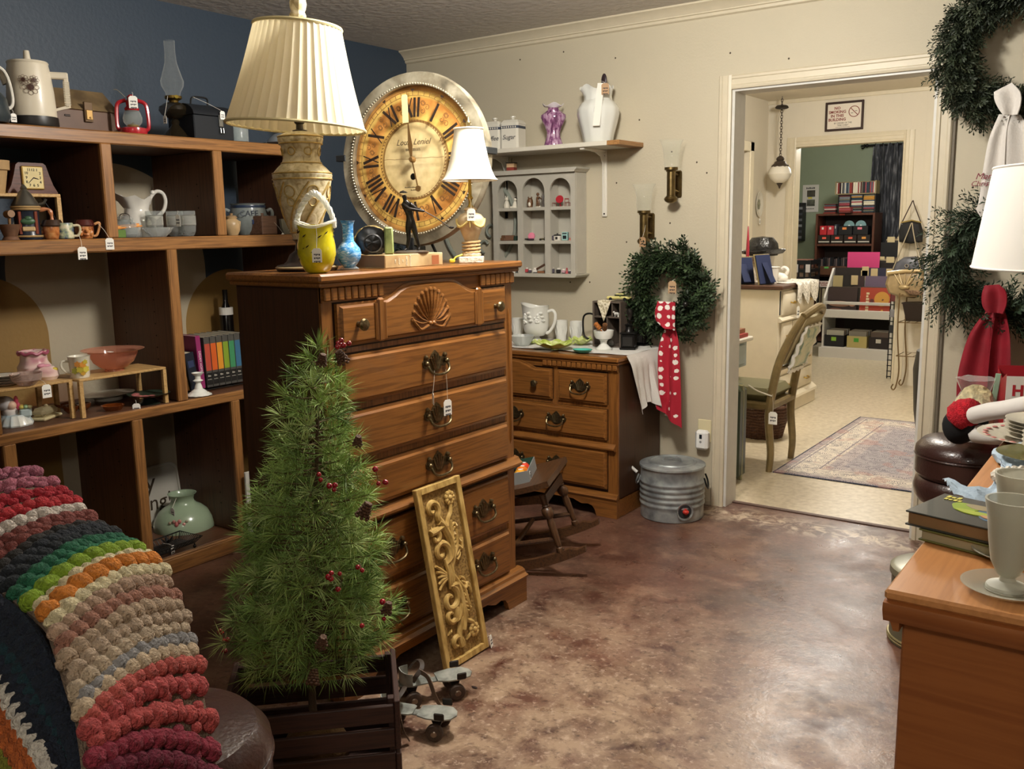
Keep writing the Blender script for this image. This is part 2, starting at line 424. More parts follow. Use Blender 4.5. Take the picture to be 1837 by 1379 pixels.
# crown moulding
cp=[(0,2.44),(-.065,2.44),(-.065,2.432),(-.05,2.425),(-.03,2.408),(-.022,2.398),(-.022,2.393),(-.014,2.39),(-.012,2.378),(-.006,2.374),(0,2.372)]
struct('trim_2',MB().prism(cp,.001,XR-.001,'yz'),TRIM)
# baseboards
bp_=[(0,0),(-.016,0),(-.016,.02),(-.011,.024),(-.011,.085),(-.007,.092),(0,.10)]
struct('baseboard_back',MB().prism(bp_,.48,1.972,'yz'),TRIM)
struct('baseboard_back_right',MB().prism(bp_,3.0,XR-.01,'yz'),TRIM)
# doorway lining and casing
def casing(n,x0,x1,ztop,y,wdt=.064,d=-1,m=TRIM,zb=0):
 prof=[(0,0),(0,.014),(.010,.018),(.016,.018),(.020,.012),(.044,.012),(.048,.016),(.058,.016),(wdt,.009),(wdt,0)]
 # left, top, right; mitred with plain overlaps
 for i,(sgn,xi)in enumerate(((-1,x0),(1,x1))):
  struct('trim_%d'%(n+i),MB().prism([(xi+sgn*a,y+d*t)for a,t in prof],zb,ztop+wdt*.999,'xy'),m)
 struct('trim_%d'%(n+2),MB().prism([(y+d*t,ztop+a)for a,t in prof],x0,x1,'yz'),m)
casing(3,2.037,2.938,2.035,0)
jb=MB();jb.box((2.035,.0,0),(2.05,.13,2.04));jb.box((2.925,.0,0),(2.94,.13,2.04));jb.box((2.05,0,2.025),(2.925,.13,2.04))
struct('door_1',jb,TRIMW,smooth=0)
# a dark conduit strip beside the right casing
struct('trim_6',MB().bbox((3.004,-.012,0),(3.016,0,2.2),.002),mat('#6d6455',.6))
# middle room
fw=MB();fw.box((-1.2,4.1,0),(.956,4.22,2.5));fw.box((1.864,4.1,0),(4.2,4.22,2.5));fw.box((.956,4.1,2.07),(1.864,4.22,2.5))
struct('wall_far',fw,CREAM2,smooth=0)
casing(7,.956,1.864,2.07,4.1,.085)
jf=MB();jf.box((.944,4.1,0),(.957,4.22,2.07));jf.box((1.863,4.1,0),(1.876,4.22,2.07))
struct('door_2',jf,mat('#e2d6ba',.45),smooth=0)
ml=MB();ml.box((.57,.13,0),(.69,2.75,2.5));ml.box((.57,3.66,0),(.69,4.1,2.5));ml.box((.57,2.75,2.03),(.69,3.66,2.5))
struct('wall_middle_left',ml,CREAM2,smooth=0)
dl=MB();dl.bbox((.60,2.76,0),(.64,3.65,2.02),.004)
for z0,z1 in((.25,.9),(1.05,1.85)):dl.bbox((.635,2.9,z0),(.648,3.5,z1),.01)
d3=struct('door_3',dl,mat('#e3d9c2',.4));struct('door_handle',MB().ball((.67,2.84,1.0),.028).cyl((.64,2.84,1.0),(.67,2.84,1.0),.012),mat('#8a6a35',.3,1),d3)
cs=MB()
for y0,y1 in((2.67,2.752),(3.658,3.74)):cs.bbox((.69,y0,0),(.706,y1,2.11),.004)
cs.bbox((.69,2.67,2.028),(.706,3.74,2.11),.004)
struct('trim_10',cs,mat('#e6dcc4',.42))
struct('wall_middle_right',MB().box((3.9,.13,0),(4.02,4.1,2.5)),CREAM2,smooth=0)
struct('trim_11',MB().bbox((-1.2,4.085,2.455),(4.2,4.1,2.49),.004),TRIM)
# third room
struct('wall_green',MB().box((-1.2,7.2,0),(4.2,7.3,2.5)),GREEN,smooth=0)
struct('wall_green_left',MB().box((-.7,4.22,0),(-.6,7.2,2.5)),GREEN,smooth=0)
struct('wall_green_right',MB().box((3.4,4.22,0),(3.5,7.2,2.5)),GREEN,smooth=0)
# flush ceiling fixtures that carry the lamps (out of the picture)
for i,(l,p,s_)in enumerate(LAMPS):
 zc=2.44 if i<2 else 2.49
 t=thing('ceiling_fixture','flush round ceiling light fixture with white metal pan above '+['the dresser','the doorless side of the shop','the rug','the record rack'][i],'light',(l[0],l[1],zc))
 obj('pan',MB().lathe([(.0,-.012),(.07,-.012),(.075,0),(0,0)],24),mat('#e8e4da',.4),t);obj('stem',MB().cyl((0,0,-.02),(0,0,-.005),.01),mat('#b8a878',.3,.8),t)
 # nail holes and specks on the cream wall
nh=MB()
for px,py in((1205,272),(1268,310),(1104,104),(1011,93),(933,107),(1250,291),(1147,215),(1106,328),(1202,400),(1247,437),(1124,434),(1023,506),(1058,506),(1415,105),(1310,95),(1745,336)):
 p=on('y',-.001,px,py);nh.ball(p,(.0045,.002,.0045),6,4)
struct('nail_holes',nh,mat('#4a4033',.8))
# ============================================================ bookcase along the left wall
WB_D,WB_L='#4e2f18','#7d5230'
def bw(ax):return wood('case','#5a3a20','#80552f',ax,.42,7)
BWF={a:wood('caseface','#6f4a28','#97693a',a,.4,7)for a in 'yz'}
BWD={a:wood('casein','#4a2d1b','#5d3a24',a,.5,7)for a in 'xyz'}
BX=.48
bc=thing('bookcase','long brown wooden open bookcase with staggered square bays along the navy wall','bookcase',(0,0,0))
Y0,Y1=-3.25,-1.26
def slab(name,a,b,m,face=None):
 o=obj(name,MB().bbox(a,b,.004),m,bc)
 return o
def plankset(name,y0,y1,z0,z1):  # horizontal shelf with its face strip
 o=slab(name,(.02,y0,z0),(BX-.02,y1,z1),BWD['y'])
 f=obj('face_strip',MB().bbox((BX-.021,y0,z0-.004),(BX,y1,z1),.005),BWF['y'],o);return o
def upright(y,z0,z1,x0=.02):
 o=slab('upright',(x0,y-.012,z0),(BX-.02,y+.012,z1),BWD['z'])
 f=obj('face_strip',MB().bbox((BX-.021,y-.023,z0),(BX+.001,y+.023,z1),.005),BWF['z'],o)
 hl=MB()
 for k in range(2):
  xx=.12+.22*k;z=z0+.12
  while z<z1-.1:hl.cyl((xx,y-.0135,z),(xx,y+.0135,z),.003,n=6);z+=.05
 stuff(obj('peg_hole',hl,mat('#150c06',.9),o,smooth=0))
 return o
plankset('top_board',Y0,Y1,1.755,1.80)
plankset('shelf',Y0,Y1,1.352,1.40)
plankset('shelf',Y0,Y1,.684,.722)
plankset('shelf',Y0,Y1,.045,.075)
obj('plinth',MB().bbox((.03,Y0,0),(BX+.002,Y1,.066),.004),BWF['y'],bc)
for y in(-3.23,-2.75,-2.25,-1.747,-1.283):upright(y,1.40,1.755)
for y in(-3.23,-2.76,-2.0,-1.283):upright(y,.722,1.352)
for y in(-3.23,-2.72,-2.218,-1.741,-1.283):upright(y,.075,.684)
# ============================================================ chests of drawers
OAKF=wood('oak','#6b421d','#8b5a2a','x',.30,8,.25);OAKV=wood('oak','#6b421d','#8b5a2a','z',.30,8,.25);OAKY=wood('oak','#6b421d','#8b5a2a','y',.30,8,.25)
OAKSHADE=wood('oakshaded','#3a2313','#472c19','z',.42,6,.08);OAKG=mat('#2c170a',.5)  # carcass sides: their shade is put into a darker copy of the oak
BRASS=mat('#75664a',.34,.9,var=.35,vscale=120)
def raised(x0,x1,z0,z1,y,lip=.016,d=.016,arch=None):
# drawer front: outer rectangle at y, raised field at y-d with sloped lip; arch = list of (x, z) tops
 mb=MB()
 top=arch or[(x0,z1),(x1,z1)]
 outer=[(x0,z0)]+[p for p in top]+[(x1,z0)]
 cxm=(x0+x1)/2;czm=(z0+z1)/2
 inner=[]
 for(x,z)in outer:
  ix=x0+lip if x<x0+lip else(x1-lip if x>x1-lip else x)
  inner.append((ix,z+lip if z<=z0+1e-6 else z-lip))
 n=len(outer)
 vs=[(x,y,z)for x,z in outer]+[(x,y-d*.55,z)for x,z in outer]+[(lerp(a[0],b[0],.55),y-d*.62,lerp(a[1],b[1],.55))for a,b in zip(outer,inner)]+[(x,y-d,z)for x,z in inner]
 fs=[]
 for k in range(3):
  for i in range(n):j=(i+1)%n;fs.append((k*n+i,k*n+j,(k+1)*n+j,(k+1)*n+i))
 fs.append(tuple(3*n+i for i in range(n)));fs.append(tuple(i for i in range(n))[::-1])
 return mb.add(vs,fs)
def pull(parent,x,y,z,s=1.0):
# bail pull: pierced batwing plate, two posts, drooping bail; local front is -y
 pl=[(-.062,.012),(-.05,.022),(-.045,.034),(-.036,.022),(-.026,.020),(-.018,.032),(0,.046),(.018,.032),(.026,.020),(.036,.022),(.045,.034),(.05,.022),(.062,.012),
 (.058,-.006),(.044,-.012),(.034,-.006),(.024,-.016),(.012,-.022),(0,-.026),(-.012,-.022),(-.024,-.016),(-.034,-.006),(-.044,-.012),(-.058,-.006)]
 mb=MB().prism([(a*s,b*s)for a,b in pl],-.004,0)
 h=obj('drawer_pull',mb,BRASS,parent,(x,y,z))
 k=MB()
 for sg in(-1,1):
  k.ball((sg*.05*s,-.012,.006*s),.009*s,8,6);k.cyl((sg*.05*s,0,.006*s),(sg*.05*s,-.014,.006*s),.006*s,n=8)
  k.ball((sg*.047*s,-.006,.026*s),.008*s,8,5)
 for i in range(5):a=(i-2)*.012*s;k.cyl((a*.4,-.006,-.016*s),(a,-.005,(.034-abs(i-2)*.006)*s),.0035*s,.0045*s,n=6)
 obj('plate_relief',k,BRASS,h)
 pts=[(-.05*s,-.014,.004*s),(-.047*s,-.024,-.016*s),(-.03*s,-.028,-.028*s),(0,-.028,-.032*s),(.03*s,-.028,-.028*s),(.047*s,-.024,-.016*s),(.05*s,-.014,.004*s)]
 obj('bail',MB().tube(spline(pts,18),.0042*s,8),BRASS,h)
 return h
def knob(parent,x,y,z):
 m=MB().lathe([(.009,0),(.007,.01),(.008,.014),(.017,.02),(.019,.026),(.015,.032),(0,.035)],16)
 m.xf(T(rx=PI/2));return obj('drawer_knob',m,BRASS,parent,(x,y,z))
def shell(parent,x,y,z,w,h):
 mb=MB();n=13
 for i in range(n):
  a=PI*(.06+.88*i/(n-1));L=(1.0-.22*abs(math.cos(a))**3)
  tip=Vector((math.cos(a)*w/2*(1.0),0,math.sin(a)*h*.96));
  b0=Vector((math.cos(a)*.012,0,.010))
  pts=[b0,b0.lerp(tip,.5)+Vector((0,-.003,-.008*abs(math.cos(a)))),tip*.93,tip]
  mb.tube(spline(pts,8),[.0025]+[.0025+.0048*k/7 for k in range(7)]+[.006],8,flat=(1,.8))
  mb.ball(tip,(.0085,.006,.0085),8,5)
 for sg in(-1,1):
  pts=[(sg*.008,-.002,0),(sg*.05,-.003,-.012),(sg*w*.36,-.003,-.002),(sg*w*.47,-.002,.018),(sg*w*.5,-.001,.03)]
  mb.tube(spline(pts,10),.0045,8);mb.ball((sg*.008,-.004,.004),.008,8,6)
 return obj('carved_shell',mb,OAKF,parent,(x,y,z))
def dentils(t,x0,x1,z0,z1,y,n):
 w_=(x1-x0)/n
 o=obj('dentil',MB().bbox((.0025,-.012,0),(w_-.0025,0,z1-z0),.003),OAKF,t,(x0,y,z0))
 for i in range(1,n):share(o,t,(x0+i*w_,y,z0))
def foot_board(x0,x1,h,y,hx=.13,th=.02):
# scalloped base board
 def side(sg,xe):
  q=[(xe,0),(xe-sg*-hx*.55,0)]
  return q
 top=[(x1,h),(x0,h)]
 L=[(x0,0),(x0+.115,0),(x0+.125,.03),(x0+.14,.048),(x0+.165,.055),(x0+.20,.05),(x0+.225,.058),(x0+.25,.068)]
 R=[(x1+x0-x,z)for x,z in reversed(L)]
 return MB().prism(L+R+top,y,y+th)
def tall_chest():
 t=thing('tall_chest_of_drawers','tall oak chest of drawers with carved shell drawer and brass pulls','dresser',(1.835,-2.465,0),PI/2)
 W,D,H=.925,.365,1.262
 obj('carcass',MB().bbox((0,.0,.10),(W,D,H),.003),OAKSHADE,t)
 fr=MB()  # face frame: stiles and rails, proud of the carcass
 fr.box((0,-.006,.12),(.042,.004,H));fr.box((W-.042,-.006,.12),(W,.004,H))
 for z0,z1 in((1.06,1.075),(.885,.905),(.713,.733),(.30,.322)):fr.box((.04,-.003,z0),(W-.04,.003,z1))
 obj('face_frame',fr,OAKV,t,smooth=0)
 obj('shadow_gap',MB().box((.035,-.002,.12),(W-.035,.002,H)),OAKG,t,smooth=0)
 for x in(.021,W-.021):obj('pilaster',MB().tube([(x,-.005,.62),(x,-.006,.64),(x,-.006,1.10),(x,-.005,1.13)],[.001,.008,.008,.001],10,flat=(1,.5)),OAKV,t)
 top=MB().bbox((-.030,-.04,1.272),(W+.03,D+.012,1.296),.006);top.bbox((-.020,-.030,1.258),(W+.02,D+.006,1.273),.004)
 obj('top_board',top,OAKF,t)
 cv=MB().prism([(0.0,1.205),(-.010,1.212),(-.018,1.23),(-.024,1.259),(.0,1.259)],-.004,W+.004,'yz')
 dentils(t,.0,.245,1.218,1.256,-.012,9);dentils(t,W-.20,W+.0,1.218,1.256,-.012,7)
 obj('frieze',MB().box((0,-.012,1.213),(W,.0,1.262)),OAKF,t,smooth=0)
 # drawers
 arch=[(.052,1.208),(.22,1.208),(.26,1.213),(.29,1.225),(.315,1.239),(.34,1.248),(.37,1.252),(W/2,1.254),(W-.37,1.252),(W-.34,1.248),(W-.315,1.239),(W-.29,1.225),(W-.26,1.213),(W-.22,1.208),(W-.052,1.208)]
 d1=obj('drawer',raised(.052,W-.052,1.082,1.208,-.004,.014,.022,arch),OAKF,t)
 for x in(.205,W-.235):obj('drawer_divider_moulding',MB().bbox((x,-.033,1.083),(x+.03,-.02,1.215),.006).tube([(x-.004,-.026,1.09),(x-.004,-.026,1.20)],.006,6).tube([(x+.034,-.026,1.09),(x+.034,-.026,1.20)],.006,6),OAKV,d1)
 shell(d1,W/2-.01,-.026,1.112,.185,.118)
 knob(d1,.125,-.026,1.143);knob(d1,W-.125,-.026,1.143)
 def drawer(x0,x1,z0,z1,pulls):
  d=obj('drawer',raised(x0,x1,z0,z1,-.004,.014,.022),OAKF,t)
  for x in pulls:pull(d,x,-.026,(z0+z1)/2+.0)
  return d
 for z0,z1 in((.908,1.055),(.737,.882),(.577,.712)):last=drawer(.052,W-.052,z0,z1,(W/2,))
 for z0,z1 in((.325,.512),(.135,.302)):drawer(.052,W-.052,z0,z1,(.225,W-.225))
 wm=MB().prism([(0,.522),(-.022,.528),(-.036,.54),(-.036,.548),(-.024,.556),(-.018,.566),(0,.570)],-.014,W+.014,'yz')
 wm.box((-.014,0,.524),(0,D,.566));wm.box((W,0,.524),(W+.014,D,.566))
 obj('waist_moulding',wm,OAKF,t)
 bs=foot_board(-.02,W+.02,.098,-.042)
 bs.bbox((-.02,-.024,0),(.0,D,.098),.003);bs.bbox((W,-.024,0),(W+.02,D,.098),.003)
 obj('base',bs,OAKF,t)
 obj('base_moulding',MB().prism([(0,.096),(-.048,.096),(-.05,.104),(-.036,.112),(-.034,.122),(-.02,.13),(0,.132)],-.022,W+.022,'yz'),OAKF,t)
 # two strung price tags on the second drawer's pull
 price_tag(t,(W/2-.035,-.055,.966),q=(W/2-.048,-.056,.895),size=.026,rz=.9,lines=2)
 price_tag(t,(W/2+.02,-.056,.962),q=(W/2+.022,-.058,.862),size=.036,rz=-.1,lines=3)
 return t
tall_chest()
def low_dresser():
 t=thing('low_dresser','low oak dresser with carved shell drawer against the cream wall','dresser',(.16,-.455,0),0)
 W,D,H=1.528,.435,.762
 obj('carcass',MB().bbox((0,0,.09),(W,D,H),.003),OAKSHADE,t)
 fr=MB();fr.box((0,-.006,.1),(.05,.004,H));fr.box((W-.055,-.006,.1),(W,.004,H));fr.box((1.16,-.006,.1),(1.185,.004,H));fr.box((.35,-.006,.1),(.375,.004,H))
 for z0,z1 in((.54,.56),(.365,.385)):fr.box((.04,-.004,z0),(W-.04,.003,z1))
 obj('face_frame',fr,OAKV,t,smooth=0)
 obj('shadow_gap',MB().box((.035,-.002,.12),(W-.035,.002,H)),OAKG,t,smooth=0)
 obj('top_board',MB().bbox((-.025,-.035,.772),(W+.012,D,.796),.006).bbox((-.018,-.025,.758),(W+.006,D,.773),.004),OAKF,t)
 dentils(t,1.10,W+.0,.732,.758,-.012,15);dentils(t,.0,.42,.732,.758,-.012,15)
 obj('frieze',MB().box((0,-.010,.725),(W,0,.762)),OAKF,t,smooth=0)
 def drawer(x0,x1,z0,z1,pulls,arch=None,sh=False,kn=()):
  d=obj('drawer',raised(x0,x1,z0,z1,-.004,.014,.02,arch),OAKF,t)
  for x in pulls:pull(d,x,-.024,(z0+z1)/2,.95)
  for x in kn:knob(d,x,-.024,(z0+z1)/2)
  return d
 xa,xb=.38,1.155
 arch=[(xa,.715),(xa+.10,.715),(xa+.15,.735),(xa+.2,.75),(xa+.25,.754),(xb-.25,.754),(xb-.2,.75),(xb-.15,.735),(xb-.10,.715),(xb,.715)]
 dc=drawer(xa,xb,.562,.715,(),arch,kn=(xa+.1,xb-.09));shell(dc,(xa+xb)/2,-.024,.60,.25,.115)
 drawer(1.19,W-.06,.562,.715,(1.325,));drawer(.055,.345,.562,.715,(.2,))
 drawer(.055,.70,.388,.538,(.2,.55));drawer(.74,W-.06,.388,.538,(.93,1.185))
 drawer(.055,.70,.142,.335,(.2,.55));drawer(.74,W-.06,.142,.335,(.93,1.185))
 obj('waist_moulding',MB().prism([(0,.335),(-.02,.337),(-.03,.346),(-.03,.352),(-.02,.36),(-.012,.368),(0,.372)],.01,W-.012,'yz'),OAKF,t)
 bs=foot_board(-.0,W+.0,.095,-.02);bs.bbox((W-.015,0,0),(W,D,.1),.003);bs.bbox((0,0,0),(.015,D,.1),.003)
 obj('base',bs,OAKF,t)
 obj('base_moulding',MB().prism([(0,.093),(-.025,.093),(-.028,.1),(-.018,.108),(-.014,.118),(0,.125)],-.001,W+.001,'yz'),OAKF,t)
 return t
low_dresser()
# ============================================================ maple cabinet in the right foreground
MAPT=wood('maple','#b57b48','#c68a54','y',.35,5,.2);MAPS=wood('maplefront','#8a4f26','#9c5e30','x',.36,4,.2)
mc=thing('maple_cabinet','low cabinet with pale maple top and reddish sides carrying the dishes','cabinet',(3.502,-2.95,0))
obj('body',MB().bbox((.022,.022,.05),(.50,1.52,.853),.003),MAPS,mc)
obj('plinth',MB().box((.04,.04,0),(.48,1.50,.05)),mat('#3a2011',.6),mc,smooth=0)
obj('top_board',MB().bbox((0.0,0.0,.884),(.525,1.545,.9),.004),MAPT,mc)
obj('cornice',MB().prism([(0.004,.884),(.02,.884),(.02,.853),(.002,.853),(-.002,.862),(-.006,.872),(-.004,.882)][::-1],.0,.52,'yz').prism([(.003,.884),(.022,.884),(.022,.84),(.014,.84),(.010,.852),(.0,.862)],.002,1.54,'xz'),MAPS,mc)
# ============================================================ on the tall chest
TZ=1.296
def rev(prof,th=.003):
# closed vessel profile: outside going up, inside going down
 return prof+[(max(r-th,.0005),z)for r,z in reversed(prof)if z>prof[0][1]+th]+[(0,prof[0][1]+th)]
IVORY=ramp_mat('ivory_relief',[(.3,'#8c7850'),(.5,'#c2b48f'),(.75,'#e0d6ba')],.35,'noise',38,(1,1,1),4,1.2,bump=.5)
GILT=mat('#b59a5c',.4,.3,var=.3,vscale=60)
def big_lamp():
 p=on('x',1.645,551,476);p.z=TZ
 t=thing('table_lamp','large table lamp with pleated ivory shade and carved cream urn body','lamp',p)
 dk=mat('#231a15',.35)
 obj('foot',MB().lathe([(0,0),(.088,0),(.093,.008),(.089,.018),(.07,.022),(.06,.03),(.05,.05),(.034,.062),(.03,.085),(.04,.095),(0,.096)],36),dk,t)
 obj('foot_band',MB().lathe([(.087,.018),(.095,.012),(.091,.006)],36,close=True),mat('#8a7a5c',.5),t)
 b=[(.0,.094),(.036,.094),(.040,.104),(.044,.118),(.060,.165),(.075,.215),(.083,.255),(.0865,.272),(.089,.284),(.0835,.293),(.071,.307),(.058,.319),(.054,.334),(.055,.354),(.059,.371),(.066,.382),(.067,.390),(.064,.399),(.045,.408),(.02,.412),(0,.412)]
 bd=obj('urn_body',MB().lathe(b,40),IVORY,t)
 def rad(z):
  for(r0,z0),(r1,z1)in zip(b,b[1:]):
   if z0<=z<=z1:return lerp(r0,r1,(z-z0)/max(z1-z0,1e-6))
  return.05
 sw=MB()
 for k in range(7):
  a0=2*PI*k/7
  sw.tube([((rad(z)+.001)*math.cos(a0+(z-.12)*9),(rad(z)+.001)*math.sin(a0+(z-.12)*9),z)for z in[.12+.0095*i for i in range(16)]],.0032,6)
  for c,rr in((.235,.017),(.205,.012),(.352,.011)):
   a1=a0+.4+(.235-.12)*9
   sw.tube([((rad(c+rr*math.sin(q))+.001)*math.cos(a1+rr*math.cos(q)/rad(c)),(rad(c+rr*math.sin(q))+.001)*math.sin(a1+rr*math.cos(q)/rad(c)),c+rr*math.sin(q))for q in[PI*2*i/14 for i in range(15)]],.0022,5)
 for z in(.116,.272,.289,.319,.376,.396):sw.tube([((rad(z)+.001)*math.cos(2*PI*i/28),(rad(z)+.001)*math.sin(2*PI*i/28),z)for i in range(28)],.0026,5,closed=True)
 stuff(obj('gilt_relief',sw,GILT,bd))
 obj('stem',MB().lathe([(0,.41),(.022,.41),(.022,.415),(.011,.418),(.010,.432),(.015,.437),(.016,.442),(.011,.447),(.010,.48),(0,.48)],16),mat('#3b3530',.4,.6),t)
 # pleated shade, tilted a little
 sh=MB();n=132;rows=10;P=[]
 for i in range(n):
  a=2*PI*i/n;ph=(i%3)/3;pl=1+.015*(1 if i%3==0 else(-.3 if i%3==1 else-.7))
  row=[]
  for j in range(rows+1):
   v=j/rows;r=lerp(.202,.125,v)-.004*math.sin(v*PI);row.append((r*pl*math.cos(a+.05*v),r*pl*math.sin(a+.05*v),lerp(.0,.287,v)))
  P.append(row)
 SH=mat('#e2d9bd',.65,sub=.0)
 m,nt,bb=_new('pleated_shade');bb.inputs['Base Color'].default_value=lin('#e6ddc0');bb.inputs['Roughness'].default_value=.6
 tr=_nd(nt,'ShaderNodeBsdfTranslucent');tr.inputs[0].default_value=lin('#e8dab4');mx=_nd(nt,'ShaderNodeMixShader');mx.inputs[0].default_value=.3
 nt.links.new(bb.outputs[0],mx.inputs[1]);nt.links.new(tr.outputs[0],mx.inputs[2]);nt.links.new(mx.outputs[0],nt.nodes['Material Output'].inputs[0])
 lo,ro=(-.008,-.006,.422),Matrix.Rotation(.07,3,Vector((-.58,.8,0))).to_euler()
 s=obj('lamp_shade',sh.grid(P,0,closed_u=True),m,t,lo,ro,smooth=50)
 obj('shade_trim',MB().tube([(.2035*math.cos(2*PI*i/60),.2035*math.sin(2*PI*i/60),.003)for i in range(60)],.0045,6,closed=True),mat('#c9bc8e',.7),s)
 obj('shade_trim',MB().tube([(.1265*math.cos(2*PI*i/48),.1265*math.sin(2*PI*i/48),.286)for i in range(48)],.005,6,closed=True),mat('#c9bc8e',.7),s)
 obj('finial',MB().lathe([(0,.283),(.014,.283),(.015,.294),(.008,.299),(.010,.303),(.021,.310),(.024,.319),(.019,.330),(.022,.338),(.024,.352),(.019,.371),(.010,.385),(0,.389)],20,wave=lambda a,j:1+.04*math.sin(a*8)),IVORY,s)
 sp=MB()
 for k in range(3):a=k*2*PI/3;sp.cyl((0,0,.284),(.125*math.cos(a),.125*math.sin(a),.284),.0018,n=5)
 obj('shade_spider',sp,mat('#8a7f6a',.4,.8),s)
big_lamp()
def yellow_basket():
 p=on('x',1.80,570,486);p.z=TZ
 t=thing('glass_basket_vase','yellow glass basket vase with clear twisted rope handle and dark flecks','vase',p,rz=.62)
 yl=ramp_mat('yellow_glass',[(.25,'#9a8f10'),(.5,'#d3c41c'),(.8,'#e4d83a')],.08,'noise',14,(1,1,1),3,.6,coat=.6)
 pr=[(0,0),(.022,0),(.034,.006),(.046,.028),(.0535,.055),(.0525,.08),(.048,.105),(.0475,.12),(.051,.138)]
 b=obj('bowl',MB().lathe(rev(pr,.004),28,wave=lambda a,j:1+.03*math.cos(2*a)),yl,t)
 fk=MB()
 for i in range(26):
  a=random.uniform(0,2*PI);z=random.uniform(.03,.13)if i>12 else random.uniform(.1,.135);r=.051
  fk.tube([(r*math.cos(a+k*.12),r*math.sin(a+k*.12),z+k*.004)for k in range(3)],[.0006,.002,.0006],5)
 stuff(obj('dark_fleck',fk,mat('#2a2208',.2),b))
 cl=GLASS('#f6f6f0',.05,.35)
 obj('clear_rim',MB().tube([(.052*math.cos(a)*(1.08 if math.cos(a)**2>.8 else 1),.052*math.sin(a),.139+.008*math.cos(2*a))for a in[2*PI*i/36 for i in range(36)]],.0045,6,closed=True),cl,b)
 arc=[(-.053,0,.135),(-.048,0,.165),(-.030,0,.20),(-.008,0,.222),(.008,0,.222),(.030,0,.20),(.048,0,.165),(.053,0,.135)]
 pts=spline(arc,64);hm=MB()
 for ph in(0,PI):
  q=[(v.x,v.y+.0045*math.cos(i*.75+ph),v.z+.0045*math.sin(i*.75+ph))for i,v in enumerate(pts)]
  hm.tube(q,.0072,6)
 obj('rope_handle',hm,cl,t)
 for sg in(-1,1):obj('handle_loop',MB().tube([(sg*.055+.0*math.cos(a),.010*math.cos(a),.142+.012*math.sin(a))for a in[2*PI*i/14 for i in range(14)]],.0045,6,closed=True),cl,t)
 price_tag(t,(.012,-.05,.138),q=(.012,-.057,.072),size=.027,lines=3)
yellow_basket()
def blue_vase():
 p=on('x',1.735,627,481);p.z=TZ
 bl=ramp_mat('blue_swirl',[(.35,'#2f7cc4'),(.5,'#5aa3df'),(.66,'#b7d8f2')],.06,'noise',9,(3,3,9),3,2.5,coat=.7)
 t=thing('glass_bud_vase','blue swirled glass bud vase with round belly and ruffled lip','vase',p)
 pr=[(0,.006),(.014,.006),(.026,.018),(.036,.035),(.0385,.05),(.035,.065),(.024,.079),(.0175,.088),(.0165,.11),(.0175,.135),(.0215,.146),(.0235,.149)]
 obj('body',MB().lathe(rev(pr,.003),28,wave=lambda a,j:1+(.10*math.sin(6*a)if 9<j<14 else 0)),bl,t)
 obj('foot',MB().lathe([(0,0),(.027,0),(.029,.004),(.022,.009),(.015,.013),(0,.013)],24),GLASS('#cfe2ee',.05),t)
blue_vase()
